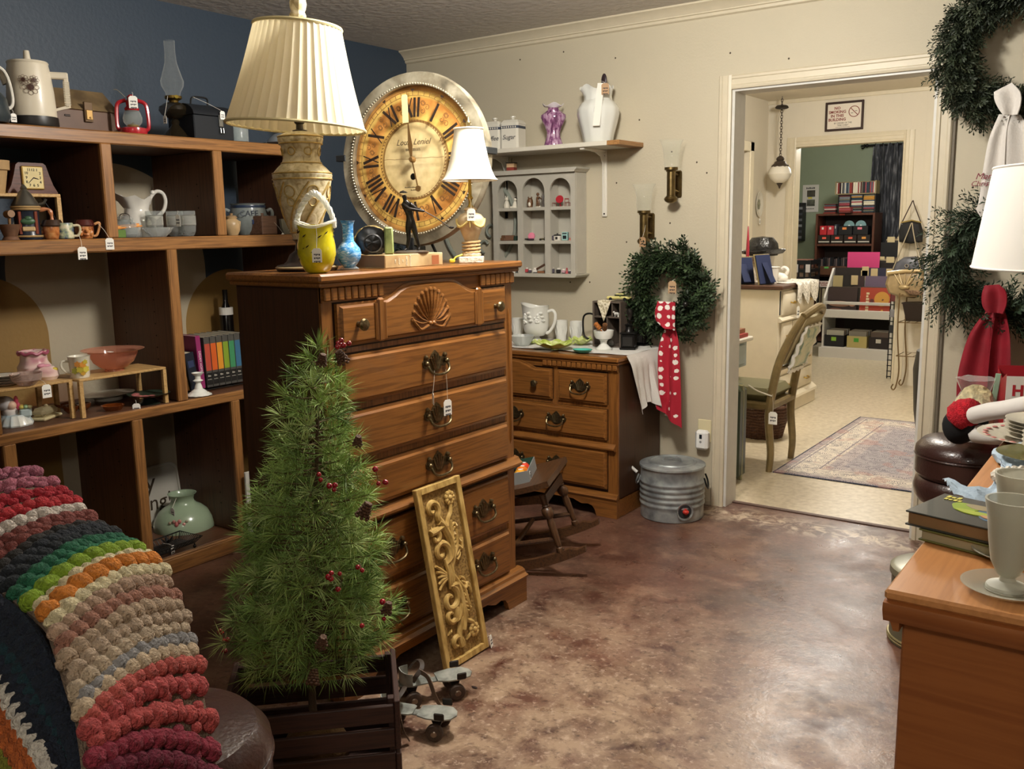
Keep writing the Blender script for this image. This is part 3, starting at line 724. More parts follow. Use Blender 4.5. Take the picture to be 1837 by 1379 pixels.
def big_book():
 p=on('x',1.80,690,478);p.z=TZ
 t=thing('hardback_book','thick tan hardback book lying flat under the golfer figurine','book',p,rz=PI/2-.03)
 L,Wd,H=.27,.17,.042
 cv=ramp_mat('sepia_cover',[(.3,'#8e6a48'),(.5,'#b59a6e'),(.7,'#cbb48a')],.4,'noise',12,(1,1,1),4)
 c=MB();c.bbox((0,0,0),(L,Wd,.003),.001);c.bbox((0,0,H-.003),(L,Wd,H),.001);c.bbox((0,-.003,0),(L,.003,H),.002)
 obj('cover',c,cv,t);obj('page_block',MB().box((.004,.003,.003),(L-.004,Wd-.005,H-.003)),mat('#7d6a55',.8),t,smooth=0)
 wt=mat('#e9e0c8',.6)
 for i,(s_,z)in enumerate((('THE',.007),('STORY',.007),('OF',.007),('EDGAR',.009),('SAWTELLE',.0075))):
  text('spine_title',s_,z,wt,t,(.045+.017*i,-.0036,H/2),(PI/2,-PI/2,0))
 obj('jacket_figure',MB().bbox((L-.055,-.0036,.004),(L-.02,-.003,H-.008),.0005),mat('#9a5c3a',.5),t)
 # stone bookend and bronze golfer stand on it
 q=p+Vector((-.085,.035,H))
 bk=thing('stone_bookend','rough stone and geode bookend with black hollow and green block','bookend',q,rz=.75)
 crust=mat('#a08a58',.9,var=.4,vscale=70,bump=.8);
 sl=noisy(MB().lathe([(0,0),(.045,0),(.05,.012),(.05,.02),(.038,.024),(.0,.024)],22).xf(T(0,0,.040,rx=PI/2)),.004,60)
 for v in sl.v:v.z=max(v.z,0)
 obj('geode',sl,mat('#141414',.25,var=.3),bk);
 obj('hollow',MB().lathe([(.026,0),(.03,.003),(.026,.006)],24,close=True).xf(T(.004,-.026,.036,rx=PI/2)),mat('#3a3a3c',.15),bk)
 obj('crust',noisy(MB().tube([(.049*math.cos(a),-.006,max(.041+.044*math.sin(a),.006))for a in[-.5+i*.2 for i in range(22)]],.008,6),.004,80),crust,bk)
 obj('green_block',noisy(MB().bbox((.04,-.03,.0),(.068,.03,.085),.004),.002,60),ramp_mat('green_stone',[(.35,'#5d6b36'),(.6,'#8f9a5c')],.5,'noise',25),bk)
 g=on('x',1.765,738,448);g.z=TZ+H
 t=thing('golfer_figurine','slim bronze golfer figurine mid swing on oval base atop the tan book','figurine',g,rz=.75,s=1.12)
 bz=mat('#3d3a38',.3,.85,var=.4,vscale=50)
 obj('base',MB().lathe([(0,0),(.05,0),(.052,.004),(.04,.008),(0,.009)],24,wave=lambda a,j:1-.25*abs(math.sin(a))),mat('#6b6560',.35,.7),t)
 V=[(0,0,.088,.011),(0,0,.104,.0105),(-.006,0,.128,.0135),(-.010,-.002,.143,.008),(-.013,-.006,.152,.0048),(-.016,-.008,.168,.0095),
 (-.008,0,.075,.0095),(-.006,-.002,.044,.0065),(-.013,0,.012,.0042),(-.022,-.010,.009,.0038),
 (.010,0,.072,.0095),(.016,-.004,.044,.0062),(.023,0,.014,.0042),(.020,-.014,.009,.0038),
 (.006,-.006,.138,.0075),(.018,-.018,.126,.0055),(.034,-.022,.124,.0042),
 (-.018,-.006,.138,.0075),(-.004,-.026,.127,.0055),(.030,-.026,.121,.0042),(.042,-.024,.120,.005)]
 E_=[(0,1),(1,2),(2,3),(3,4),(4,5),(0,6),(6,7),(7,8),(8,9),(0,10),(10,11),(11,12),(12,13),(3,14),(14,15),(15,16),(3,17),(17,18),(18,19),(19,20)]
 skin('body',V,E_,bz,t)
 obj('cap',MB().lathe([(0,.008),(.010,.004),(.011,0),(.0,0)],12).ball((.008,0,.001),(.010,.007,.0015),8,4),bz,t,(-.018,-.009,.172),(0,0,-.8))
 obj('golf_club',MB().tube([(.036,-.024,.122),(.075,-.024,.100),(.112,-.024,.072)],.0016,6).ball((.117,-.026,.072),(.008,.005,.004),8,5),bz,t)
big_book()
def small_lamp():
 p=on('x',1.80,846,466);p.z=TZ
 t=thing('table_lamp','small table lamp with white bell shade and swagged urn base','lamp',p,rz=.6)
 al=ramp_mat('alabaster',[(.3,'#b99a78'),(.55,'#d9c6a2'),(.8,'#e6dcc0')],.45,'noise',22,(1,1,1),3,.5)
 obj('plinth',MB().bbox((-.042,-.042,0),(.042,.042,.022),.003),mat('#ded7c4',.5,bump=.5,bscale=90),t)
 obj('urn',MB().lathe([(0,.02),(.032,.022),(.034,.03),(.018,.05),(.016,.06),(.026,.085),(.040,.12),(.046,.142),(.045,.155),(.036,.166),(.022,.172),(.018,.178),(.024,.183),(.018,.19),(0,.19)],28),al,t)
 sw=MB()
 for k in range(4):
  a0=k*PI/2;pts=[]
  for i in range(11):
   u=i/10;a=a0+u*PI/2;r=.048;pts.append((r*math.cos(a),r*math.sin(a),.150-.026*math.sin(u*PI)))
  sw.tube(pts,.0045,7);sw.tube([(.048*math.cos(a0),.048*math.sin(a0),.152),(.046*math.cos(a0),.046*math.sin(a0),.122)],[.005,.002],6)
 obj('garland',sw,mat('#d6c078',.5),t)
 co=[(.030*math.cos(i*.6),.030*math.sin(i*.6),.028+.0011*i)for i in range(44)]
 obj('cord_coil',MB().tube(co,.004,6),mat('#c9a878',.5),t)
 pc=MB().tube([(-.03,-.02,.03),(-.052,-.03,.022),(-.06,-.035,.012)],.003,6).bbox((-.075,-.045,.002),(-.055,-.028,.016),.004)
 obj('plug',pc,mat('#e2c93a',.45),t)
 obj('stem',MB().lathe([(0,.188),(.012,.19),(.006,.2),(.006,.215),(.011,.222),(.006,.23),(.005,.30),(0,.30)],14),mat('#b89c4a',.3,.8),t)
 SHW=mat('#f1ecdc',.6);n=36;P=[]
 prof=[(.094,.282),(.085,.295),(.075,.318),(.066,.35),(.058,.39),(.052,.42),(.049,.448),(.050,.455)]
 s=obj('lamp_shade',MB().lathe(prof,36,close=False,wave=lambda a,j:1+.012*abs(math.cos(4*a))),SHW,t)
 me=s.data;bm=bmesh.new();bm.from_mesh(me)
 for f in[f for f in bm.faces if len(f.verts)>6]:bm.faces.remove(f)
 bm.to_mesh(me);bm.free()
 for r,z in((.094,.282),(.05,.453)):obj('shade_trim',MB().tube([(r*math.cos(2*PI*i/40),r*math.sin(2*PI*i/40),z)for i in range(40)],.0028,6,closed=True),mat('#f4f0e4',.6),s)
 obj('finial',MB().lathe([(0,.455),(.016,.456),(.006,.462),(.008,.468),(.010,.474),(.004,.484),(.002,.497),(0,.499)],14),mat('#8a7c5c',.3,.8),s)
 price_tag(t,(.0,-.02,.22),q=(.006,-.052,.185),size=.028,lines=2)
small_lamp()
def clock():
 c=on('y',-1.56,744,287)
 t=thing('wall_clock','large round antique style clock with orange Roman numeral dial and silver rim','clock',c,rot=(math.radians(-3),0,math.radians(9)))
 R=.318
 rim=MB().lathe([(.274,-.012),(.279,-.024),(.285,-.018),(.287,-.028),(.293,-.036),(.298,-.030),(.302,-.034),(.309,-.042),(.315,-.036),(.317,-.024),(.323,-.018),(.325,.0),(.320,.018),(.274,.018)],72,close=True).xf(T(rx=PI/2))
 for v in rim.v:v.y=-v.y*-1
 obj('rim',rim,ramp_mat('aged_silver',[(.3,'#5e574a'),(.5,'#9b927c'),(.75,'#cfc8b2')],.32,'noise',12,(1,1,1),5,.4,metal=.45),t)
 bd=MB()
 for i in range(150):a=2*PI*i/150;bd.ball((.2785*math.cos(a),-.022,.2785*math.sin(a)),.0032,5,4)
 stuff(obj('rim_bead',bd,mat('#b9ae94',.35,.4),t))
 m,nt,b=_new('clock_dial');Lk=nt.links
 tc=_nd(nt,'ShaderNodeTexCoord');ln=_nd(nt,'ShaderNodeVectorMath',operation='LENGTH');mp=_nd(nt,'ShaderNodeMapping');mp.inputs['Scale'].default_value=(1,0,1)
 Lk.new(tc.outputs['Object'],mp.inputs[0]);Lk.new(mp.outputs[0],ln.inputs[0])
 d=_nd(nt,'ShaderNodeMath',operation='DIVIDE');d.inputs[1].default_value=.27;Lk.new(ln.outputs['Value'],d.inputs[0])
 r=_nd(nt,'ShaderNodeValToRGB');Lk.new(d.outputs[0],r.inputs[0]);e=r.color_ramp.elements
 st=[(0,'#d8c79b'),(.495,'#cfb983'),(.50,'#8a6a38'),(.525,'#8a6a38'),(.53,'#e2bc66'),(.60,'#dcb05c'),(.64,'#d89c50'),(.80,'#d08e46'),(.835,'#e0bc66'),(.90,'#e0bc66'),(.915,'#cf9a50'),(1,'#6f4828')]
 while len(e)<len(st):e.new(.5)
 for i,(pp,cc)in enumerate(st):e[i].position=pp;e[i].color=lin(cc)
 n=_nd(nt,'ShaderNodeTexNoise',i_Scale=26.0,i_Detail=6.0);Lk.new(tc.outputs['Object'],n.inputs['Vector'])
 r2=_nd(nt,'ShaderNodeValToRGB');Lk.new(n.outputs['Fac'],r2.inputs[0]);r2.color_ramp.elements[0].position=.3;r2.color_ramp.elements[0].color=(.62,.56,.48,1);r2.color_ramp.elements[1].position=.6;r2.color_ramp.elements[1].color=(1,1,1,1)
 mx=_nd(nt,'ShaderNodeMix',data_type='RGBA',blend_type='MULTIPLY');mx.inputs['Factor'].default_value=.7;Lk.new(r.outputs[0],mx.inputs[6]);Lk.new(r2.outputs[0],mx.inputs[7]);Lk.new(mx.outputs[2],b.inputs['Base Color']);b.inputs['Roughness'].default_value=.5
 dial=obj('dial',MB().lathe([(0,-.010),(.264,-.010),(.264,-.004),(0,-.004)],64).xf(T(rx=PI/2)),m,t)
 dial.scale=(1.045,1,1.045)
 BK=mat('#2c1f16',.6,var=.5,vscale=90)
 yy=-.0125
 def stroke(mb,a,b_,w0,w1=None):
  a=Vector(a);b_=Vector(b_);d_=(b_-a).normalized();nrm=Vector((-d_.y,d_.x));w1=w0 if w1 is None else w1
  mb.prism([tuple(a+nrm*w0/2),tuple(a-nrm*w0/2),tuple(b_-nrm*w1/2),tuple(b_+nrm*w1/2)],yy-.0006,yy+.0006)
 def glyphs(s_):
  wds={'I':.017,'V':.034,'X':.034};tot=sum(wds[c_]for c_ in s_);x=-tot/2;out=[]
  for c_ in s_:
   q=wds[c_];xc=x+q/2
   if c_=='I':out.append(((xc,0),(xc,1),.0095))
   if c_=='V':out+=[((xc-.013,1),(xc,0),.010),((xc+.013,1),(xc,0),.004)]
   if c_=='X':out+=[((xc-.013,1),(xc+.013,0),.010),((xc+.013,1),(xc-.013,0),.004)]
   x+=q
  return out
 for h,s_ in enumerate(('XII','I','II','III','IIII','V','VI','VII','VIII','IX','X','XI')):
  mb=MB();th=-2*PI*h/12;cs_,sn=math.cos(th),math.sin(th)
  for a_,b_,w_ in glyphs(s_):
   q=[]
   for(x,v)in(a_,b_):
    rr=lerp(.150,.218,v);xx=x*lerp(.85,1.05,v);q.append((xx*cs_-rr*sn,xx*sn+rr*cs_))
   stroke(mb,q[0],q[1],w_)
  obj('numeral',mb,BK,dial,smooth=0)
  mk=MB();rr=.246;mk.prism([((rr-.010)*-sn,(rr-.010)*cs_),((rr+.003)*-sn+.008*cs_,(rr+.003)*cs_+.008*sn),((rr+.003)*-sn-.008*cs_,(rr+.003)*cs_-.008*sn)],yy-.0004,yy+.0006)
  obj('hour_mark',mk,BK,dial,smooth=0)
 tk=MB();ink=mat('#6b4720',.7)
 for i in range(60):
  a=2*PI*i/60;stroke(tk,(.226*math.cos(a),.226*math.sin(a)),(.242*math.cos(a),.242*math.sin(a)),.0016)
 for rr in(.226,.242,.135,.141):
  for i in range(48):a=2*PI*i/48;b2=2*PI*(i+1)/48;stroke(tk,(rr*math.cos(a),rr*math.sin(a)),(rr*math.cos(b2),rr*math.sin(b2)),.0013)
 for i in range(72):a=2*PI*i/72;stroke(tk,(.134*math.cos(a),.134*math.sin(a)),(.142*math.cos(a+.03),.142*math.sin(a+.03)),.003)
 stuff(obj('minute_track',tk,ink,dial,smooth=0))
 sc=MB()
 for h in range(12):
  a=2*PI*(h+.5)/12;c0=Vector((.188*math.cos(a),.188*math.sin(a)))
  for q in range(4):
   o=c0+Vector((.012*math.cos(q*2.1+h),.016*math.sin(q*2.1+h)))
   pts=[(o.x+(.004+.0009*k)*math.cos(k*.8+q),o.y+(.004+.0009*k)*math.sin(k*.8+q))for k in range(9)]
   for k in range(8):stroke(sc,pts[k],pts[k+1],.0018)
 stuff(obj('scroll_ornament',sc,mat('#6e4a26',.7),dial,smooth=0))
 text('dial_lettering','Louis Leniel',.03,mat('#4a3a24',.7),dial,(0,yy,.062),shear=.4)
 text('dial_lettering','BRUXELLES',.0125,mat('#4a3a24',.7),dial,(0,yy,.035))
 fineprint('dial_lettering',12,.07,.004,mat('#4a3a24',.7),dial,(0,yy,-.098));fineprint('dial_lettering',5,.03,.004,mat('#4a3a24',.7),dial,(.005,yy,-.108))
 cr=MB();pts=[(-.13+.026*i,.004+.002*random.uniform(-1,1))for i in range(11)]
 for k in range(10):stroke(cr,pts[k],pts[k+1],.0016)
 obj('paper_crack',cr,mat('#7a6038',.8),dial,smooth=0)
 HB=mat('#8a6a40',.35,.6)
 hm=MB().prism([(-.003,0),(-.010,.05),(-.006,.09),(0,.155),(.006,.09),(.010,.05),(.003,0)],-.024,-.022);hm.xf(T(ry=math.radians(-6)))
 obj('hour_hand',hm,HB,t)
 h2=MB().prism([(-.003,.02),(-.0025,-.10),(.0025,-.10),(.003,.02)],-.021,-.019);h2.lathe([(0,-.0215),(.0115,-.0215),(.0115,-.0185),(0,-.0185)],20,c=(0,0,0));n0=len(h2.v)-80
 for i in range(n0,len(h2.v)):v=h2.v[i];h2.v[i]=Vector((v.x,v.z,v.y-.112))
 h2.xf(T(ry=math.radians(-14)));obj('minute_hand',h2,HB,t)
 obj('hub',MB().lathe([(0,-.03),(.008,-.03),(.012,-.022),(.012,-.01),(0,-.01)],16).xf(Matrix(((1,0,0,0),(0,0,1,0),(0,1,0,0),(0,0,0,1)))),HB,t)
 obj('winding_hole',MB().lathe([(0,-.0135),(.010,-.0135),(.012,-.012),(.012,-.010),(0,-.010)],16).xf(Matrix(((1,0,0,.0),(0,0,1,0),(0,1,0,-.06),(0,0,0,1)))),mat('#1a1712',.3),dial)
 g=obj('paper_label',MB().prism([(-.013,0),(.013,0),(.013,.098),(.008,.104),(-.008,.104),(-.013,.098)],-.028,-.027).xf(T(x=-.022,z=.135,ry=math.radians(-3))),mat('#e3d49a',.8),t,smooth=0)
 # easel with three clips standing on the chest
 ir=mat('#3a3d40',.45,.6)
 es=thing('clock_easel','dark iron easel with clips holding the big round clock on the chest','stand',c,rot=(0,0,math.radians(9)))
 zb=TZ-c.z
 k=MB()
 k.tube([(-.06,-.0,zb+.004),(-.06,.03,zb+.004),(-.01,.035,-.25)],.006,8);k.tube([(.075,-.02,zb+.004),(.075,.03,zb+.004),(.01,.035,-.25)],.006,8);k.tube([(0,.035,-.25),(0,.040,.02)],.006,8)
 k.tube([(-.325,.035,.02),(.325,.035,.02)],.006,8)
 obj('frame',k,ir,es)
 obj('clip',MB().bbox((-.335,-.038,.006),(-.322,.04,.030),.002).bbox((-.335,-.046,.006),(-.29,-.040,.030),.002),ir,es)
 obj('clip',MB().bbox((.322,-.038,.006),(.335,.04,.030),.002).bbox((.29,-.046,.006),(.335,-.040,.030),.002),ir,es)
 obj('clip',MB().bbox((-.012,-.042,zb+.0),(.012,.04,-.323),.002).bbox((-.012,-.05,zb+.0),(.012,-.043,-.29),.002),ir,es)
clock()
def board():
 a=Vector((1.985,-2.155,0));L=.60
 t=thing('carved_wooden_panel','tall gold carved wooden scroll panel leaning on the tall chest','panel',a,rot=(0,0,0))
 Wd=.222;th=.022
 ang=math.asin((1.985-1.876)/L)
 t.rotation_euler=Euler((-ang,0,PI/2));t.location=(1.985,-2.152,.002)
 # local: x along width, z up the board, front is -y
 gw=ramp_mat('gold_wood',[(.3,'#94753a'),(.5,'#bb9a58'),(.7,'#cfb06e')],.5,'noise',18,(3,3,1),4,.3,bump=.2)
 gd=ramp_mat('gold_ground',[(.35,'#7d6030'),(.6,'#96773e')],.8,'voronoi',110,bump=.5)
 bw_=.022
 obj('ground',MB().box((bw_,-.008,bw_),(Wd-bw_,0,L-bw_)),gd,t,smooth=0)
 for nm,q in(('frame_stile',((0,-.020,0),(bw_,0,L))),('frame_stile',((Wd-bw_,-.020,0),(Wd,0,L))),('frame_rail',((bw_,-.0195,0),(Wd-bw_,0,bw_))),('frame_rail',((bw_,-.0195,L-bw_),(Wd-bw_,0,L)))):
  obj(nm,MB().bbox(q[0],q[1],.002),gw,t)
 y=-.012
 def sweep(name,pts,r0,r1,n=28):
  q=spline([(x,y,z)for x,z in pts],n);obj(name,MB().tube(q,[1.55*lerp(r0,r1,i/n)for i in range(n+1)],8,flat=(1,.95)),gw,t)
 def scroll(cx,cz,r,turns,a0,sg,tail,rr=.0075):
  pts=[]
  for i in range(22):
   u=i/21;a=a0+sg*turns*2*PI*(1-u);q=r*(.18+.82*u);pts.append((cx+q*math.cos(a),cz+q*math.sin(a)))
  sweep('carved_scroll',pts+tail,.005,rr,48)
 mid=L*.5
 scroll(.074,mid+.075,.043,1.1,-1.2,1,[(.118,mid+.05),(.126,mid+.10),(.105,mid+.155),(.085,mid+.175)],.009)
 scroll(.078,mid-.085,.044,1.1,1.2,-1,[(.122,mid-.05),(.132,mid-.11),(.125,mid-.17),(.112,mid-.20)],.009)
 scroll(.064,L-.08,.031,1.0,-.6,1,[(.085,L-.11),(.105,L-.14),(.115,L-.16)],.008)
 scroll(.060,L-.172,.027,.9,2.4,-1,[(.075,L-.15),(.10,L-.145),(.118,L-.15)],.008)
 scroll(.068,.165,.032,1.0,.6,-1,[(.09,.14),(.11,.155),(.125,.185)],.008)
 scroll(.072,.068,.029,.9,-.6,1,[(.09,.09),(.105,.12),(.115,.145)],.008)
 for sg in(1,-1):
  for k in range(3):
   sweep('carved_leaf',[(.11,mid+sg*.01),(.13+.012*k,mid+sg*(.05+.01*k)),(.135+.02*k,mid+sg*(.10-.02*k)),(.14+.022*k,mid+sg*(.165-.035*k))],.003+.0025,.0065-.001*k,16)
  for i in range(9):sweep('carved_leaflet',[(.142,mid+sg*(.03+.014*i)),(.158,mid+sg*(.038+.014*i)),(.166,mid+sg*(.05+.012*i))],.0045,.0025,6)
 sweep('carved_stem',[(.118,L-.16),(.132,L-.13),(.150,L-.11),(.158,L-.085)],.006,.005);sweep('carved_stem',[(.118,.15),(.14,.125),(.165,.11),(.17,.10)],.006,.005)
 for k in range(3):
  bnd=obj('carved_band',MB().tube([(.083+.010*k,y-.003,mid-.05),(.085+.010*k,y-.008,mid),(.083+.010*k,y-.003,mid+.05)],[.005,.007,.005],8),gw,t)
 for k in range(5):sweep('carved_leaf',[(.075,mid-.005+.004*(k-2)),(.055,mid+.012*(k-2)),(.036,mid+.020*(k-2))],.006,.003,6)
 for fx,fz in((.158,L-.062),(.168,.082)):
  for k in range(9):a=2*PI*k/9;obj('carved_petal',MB().ball((fx+.017*math.cos(a),y-.001,fz+.017*math.sin(a)),(.009,.007,.009),8,5),gw,t)
  obj('carved_flower_centre',MB().ball((fx,y-.004,fz),(.010,.008,.010),10,6),gw,t)
 for lx,lz in((.165,L-.16),(.150,L-.185),(.172,L-.215),(.118,.10),(.135,.07),(.165,.16),(.15,.205),(.17,.23),(.13,.235),(.045,L-.145),(.05,.115)):
  a=random.uniform(-1,1);obj('carved_leaf',MB().tube([(lx-.014*math.sin(a),y,lz-.014*math.cos(a)),(lx,y-.003,lz),(lx+.014*math.sin(a),y,lz+.014*math.cos(a))],[.002,.008,.001],8,flat=(1,.6)),gw,t)
 price_tag(t,(Wd-.004,-.012,.03),q=(Wd+.012,-.022,.036),size=.028,rz=.4)
board()
# ============================================================ things on the cream wall
WHITEP=mat('#e2ddd0',.45);GREYP=mat('#b9b4a6',.45,var=.04)
sh=thing('wall_shelf','painted wall shelf with raw wood end on white brackets','shelf',(0,0,0))
obj('board',MB().bbox((.30,-.25,1.800),(1.50,-.001,1.822),.002),mat('#d6d0c0',.45),sh)
obj('raw_end',MB().bbox((1.50,-.25,1.800),(1.572,-.001,1.822),.002),wood('rawend','#8a6238','#a87c4c','y'),sh)
for x in(1.35,.72):
 b=MB();b.bbox((x-.014,-.012,1.46),(x+.014,-.001,1.80),.003);b.bbox((x-.012,-.235,1.789),(x+.012,-.002,1.80),.002)
 b.prism([(-.012,1.50),(-.012,1.79),(-.20,1.79),(-.10,1.782),(-.05,1.765),(-.028,1.73),(-.018,1.66)],x-.003,x+.003,'yz')
 k=obj('bracket',b,WHITEP,sh)
 for z in(1.475,1.77):obj('screw',MB().ball((x,-.012,z),(.005,.003,.005),8,5),mat('#2a2622',.5,.5),k)
SZ=1.822
def canister(px,label,word):
 p=on('y',-.13,px,262);p.z=SZ
 t=thing('canister',label,'canister',p,rz=.15,group=None)
 w_=.053;ce=mat('#d9d4c6',.25,coat=.4);bl=mat('#3c4252',.4)
 oc=[(w_*(1 if abs(c)<.9 else 1)*a,w_*b)for a,b,c in[(1,.8,0),(.8,1,0),(-.8,1,0),(-1,.8,0),(-1,-.8,0),(-.8,-1,0),(.8,-1,0),(1,-.8,0)]]
 obj('body',MB().prism(oc,0,.13,'xy'),ce,t,smooth=20)
 obj('blue_band',MB().prism([(x*1.006,y*1.006)for x,y in oc],.108,.122,'xy'),bl,t,smooth=20)
 dm=MB()
 for k in range(7):
  x=-.04+k*.0133;dm.prism([(x,.109),(x+.005,.115),(x,.121),(x-.005,.115)],-w_*1.012,-w_*1.004)
 stuff(obj('band_diamond',dm,ce,t,smooth=0))
 l=MB();P=[(a*s_,b*s_,z)for s_,z in((1.04,.13),(1.04,.137),(.8,.152),(.3,.158))for a,b in oc]
 fs=[(r*8+i,r*8+(i+1)%8,r*8+8+(i+1)%8,r*8+8+i)for r in range(3)for i in range(8)]+[tuple(range(8))[::-1],tuple(range(24,32))]
 ld=obj('lid',l.add(P,fs),ce,t,smooth=20)
 obj('lid_knob',MB().lathe([(0,.156),(.008,.156),(.008,.162),(.015,.168),(.015,.174),(0,.176)],14),ce,ld)
 text('lettering',word,.034,INK,t,(0,-w_-.0012,.062),shear=.25)
 return t
canister(889,'square white canister marked Coffee with blue checked band on the wall shelf','Coffee')
canister(921,'square white canister marked Sugar with blue checked band beside the torso vase','Sugar')
p=on('y',-.12,856,255);p.z=SZ
t=thing('utensil_crock','blue grey crock of wooden utensils behind the small lamp','crock',p)
obj('crock',MB().lathe(rev([(0,0),(.035,0),(.04,.01),(.042,.09),(.038,.10)],.004),20),mat('#5c6c7c',.35),t)
for k in range(4):
 a=k*1.6;obj('wooden_spoon',MB().tube([(0,0,.03),(.03*math.cos(a),.02*math.sin(a),.13)],.004,6).ball((.035*math.cos(a),.025*math.sin(a),.155),(.022,.008,.028),10,6),mat('#8a6a50',.6),t)
def torso_vase():
 p=on('y',-.12,993,256);p.z=SZ
 t=thing('torso_vase','purple speckled glass vase shaped like a torso with frilled rim','vase',p,rz=.5)
 prof=[(0,0),(.042,0),(.05,.006),(.047,.02),(.036,.05),(.034,.075),(.045,.105),(.058,.13),(.066,.15),(.064,.163),(.045,.176),(.029,.188),(.027,.198),(.034,.205)]
 mb=MB().lathe(rev(prof,.004),32)
 for v in mb.v:v.y*=.62+.15*(v.z<.03);v.y-=.006*math.sin(max(0,min(1,v.z/.2))*6)
 pg=ramp_mat('purple_glass',[(.32,'#4a2444'),(.46,'#8c5880'),(.6,'#b38fa8'),(.8,'#d6c4ce')],.06,'noise',30,(2.2,2.2,.8),3,.8,coat=.6)
 obj('body',mb,pg,t)
 P=[]
 for i in range(30):
  a=2*PI*i/30;w_=.5*math.sin(5*a)
  P.append([((.026+.030*q)*math.cos(a),(.018+.022*q)*math.sin(a),.198+q*(.014+.009*math.sin(4*a+1)))for q in(0,.4,.8,1.0)])
 obj('frilled_rim',MB().grid(P,.002,closed_u=True),mat('#e6dfe2',.15,coat=.4),t)
torso_vase()
def shelf_pitcher():
 p=on('y',-.13,1073,250);p.z=SZ
 t=thing('ironstone_pitcher','large white ironstone pitcher on the wall shelf with brush and paper tag','pitcher',p,rz=.45,s=1.08)
 cw=mat('#dcdcd4',.14,coat=.6)
 prof=[(0,0),(.06,0),(.068,.008),(.074,.04),(.088,.09),(.097,.13),(.096,.155),(.082,.178),(.066,.192),(.062,.21),(.066,.235),(.072,.25)]
 mb=MB().lathe(rev(prof,.005),40,wave=lambda a,j:1+.02*math.cos(10*a))
 for v in mb.v:
  if v.z>.2:u=(v.z-.2)/.05;v.x-=.0;v.z+=u*.012*math.sin(5*math.atan2(v.y,v.x));v.x*=1+.18*u*(v.x<0)
 obj('body',mb,cw,t)
 obj('handle',MB().tube(spline([(-.03,.062,.235),(-.04,.08,.245),(-.05,.095,.215),(-.05,.10,.17),(-.045,.098,.13),(-.04,.085,.115)],20),.009,8),cw,t)
 obj('shell_ornament',MB().ball((.0,-.092,.14),(.016,.008,.02),10,6).ball((.0,-.09,.112),(.012,.007,.012),10,6),cw,t)
 obj('cloth_strip',MB().grid([[(.0+.016*u+.02*v,-.075-.03*math.sin(min(1,(1-v)*1.4)*PI/2)*(1 if v<.8 else.7),.26-.19*(1-v))for v in[k/8 for k in range(9)]]for u in(-1,-.3,.3,1)],.002),mat('#e5e1d6',.8),t)
 price_tag(t,(.02,-.075,.268),q=(.04,-.10,.255),size=.034,col=mat('#b08f6c',.8),lines=3)
 q=p+Vector((.025,.0,.17))
 b=thing('hair_brush','dark wooden hand brush standing upright in the white ironstone pitcher','brush',q,rz=-.3)
 obj('handle',MB().tube([(0,0,-.10),(.005,0,.06),(.008,0,.095)],[.007,.007,.009],8),mat('#3a2a24',.4),b)
 obj('head',MB().ball((.012,0,.128),(.019,.009,.037),14,9),mat('#33262a',.4),b)
shelf_pitcher()
# ------------------------------------------------------------ miniature display cabinet
def mini_cabinet():
 t=thing('miniature_display_shelf','grey painted wall display shelf with three arches and nine cubbies','shelf',(0,0,0))
 x0,x1,z0,z1,d=.70,1.236,1.165,1.692,-.115
 obj('back',MB().box((x0,-.012,z0),(x1,-.001,z1)),GREYP,t,smooth=0)
 for x in(x0,x1-.012):obj('side',MB().bbox((x,d+.0125,z0),(x+.012,-.012,z1),.002),GREYP,t)
 obj('cornice',MB().prism([(x0-.022,1.715),(x0-.022,1.707),(x0-.012,1.70),(x0-.006,1.692),(x1+.006,1.692),(x1+.012,1.70),(x1+.022,1.707),(x1+.022,1.715)],d-.022,-.001),GREYP,t)
 obj('base_ledge',MB().prism([(x0-.018,1.165),(x0-.018,1.158),(x0-.006,1.147),(x1+.006,1.147),(x1+.018,1.158),(x1+.018,1.165)],d-.02,-.001),GREYP,t)
 xs=[.72,.886,1.063,1.226];st=.018
 for x in(xs[1],xs[2]):obj('partition',MB().bbox((x-.006,d+.012,z0),(x+.006,-.012,z1),.001),GREYP,t)
 for i in range(3):
  for z in(1.518,1.340):obj('cubby_shelf',MB().bbox((xs[i]+.005,d+.004,z-.018),(xs[i+1]-.005,-.012,z),.002),GREYP,t)
  # face frame with three arches
 f=MB()
 for i,x in enumerate(xs):f.box((max(x-st,x0),d,z0),(min(x+st,x1),d+.012,1.60))
 obj('face_frame',f,GREYP,t)
 for i in range(3):
  a,b=xs[i]+st*(.9 if i else 1),xs[i+1]-st;c=(a+b)/2;r=(b-a)/2
  xa,xb=(xs[i]if i else x0),(xs[i+1]if i<2 else x1);top=[(xa,1.6),(a,1.6)]+[(c-r*math.cos(PI*k/14),1.60+r*math.sin(PI*k/14))for k in range(15)]+[(b,1.6),(xb,1.6),(xb,z1),(xa,z1)]
  obj('arch',MB().prism(top,d,d+.012),GREYP,t)
mini_cabinet()
def mini(name,label,cat,px,py,row,parts,y=-.075,rz=.3):
 p=on('y',y,px,py);p.z={1:1.518,2:1.340,3:1.165}[row]
 t=thing(name,label,cat,p,rz=rz,group='miniatures in the grey display shelf')
 for nm,mb,m in parts:obj(nm,mb,m,t)
 return t
CER=mat('#ddd6c4',.25);BRN=mat('#6b4a30',.4,var=.3,vscale=90)
mini('cat_figurine','cream seated cat figurine in the first arch of the grey display shelf','figurine',909,368,1,[('body',MB().lathe([(0,0),(.016,0),(.018,.012),(.013,.03),(.008,.04),(0,.042)],14).ball((0,0,.048),.011).ball((-.006,0,.059),(.003,.003,.006)).ball((.006,0,.059),(.003,.003,.006)),CER)])
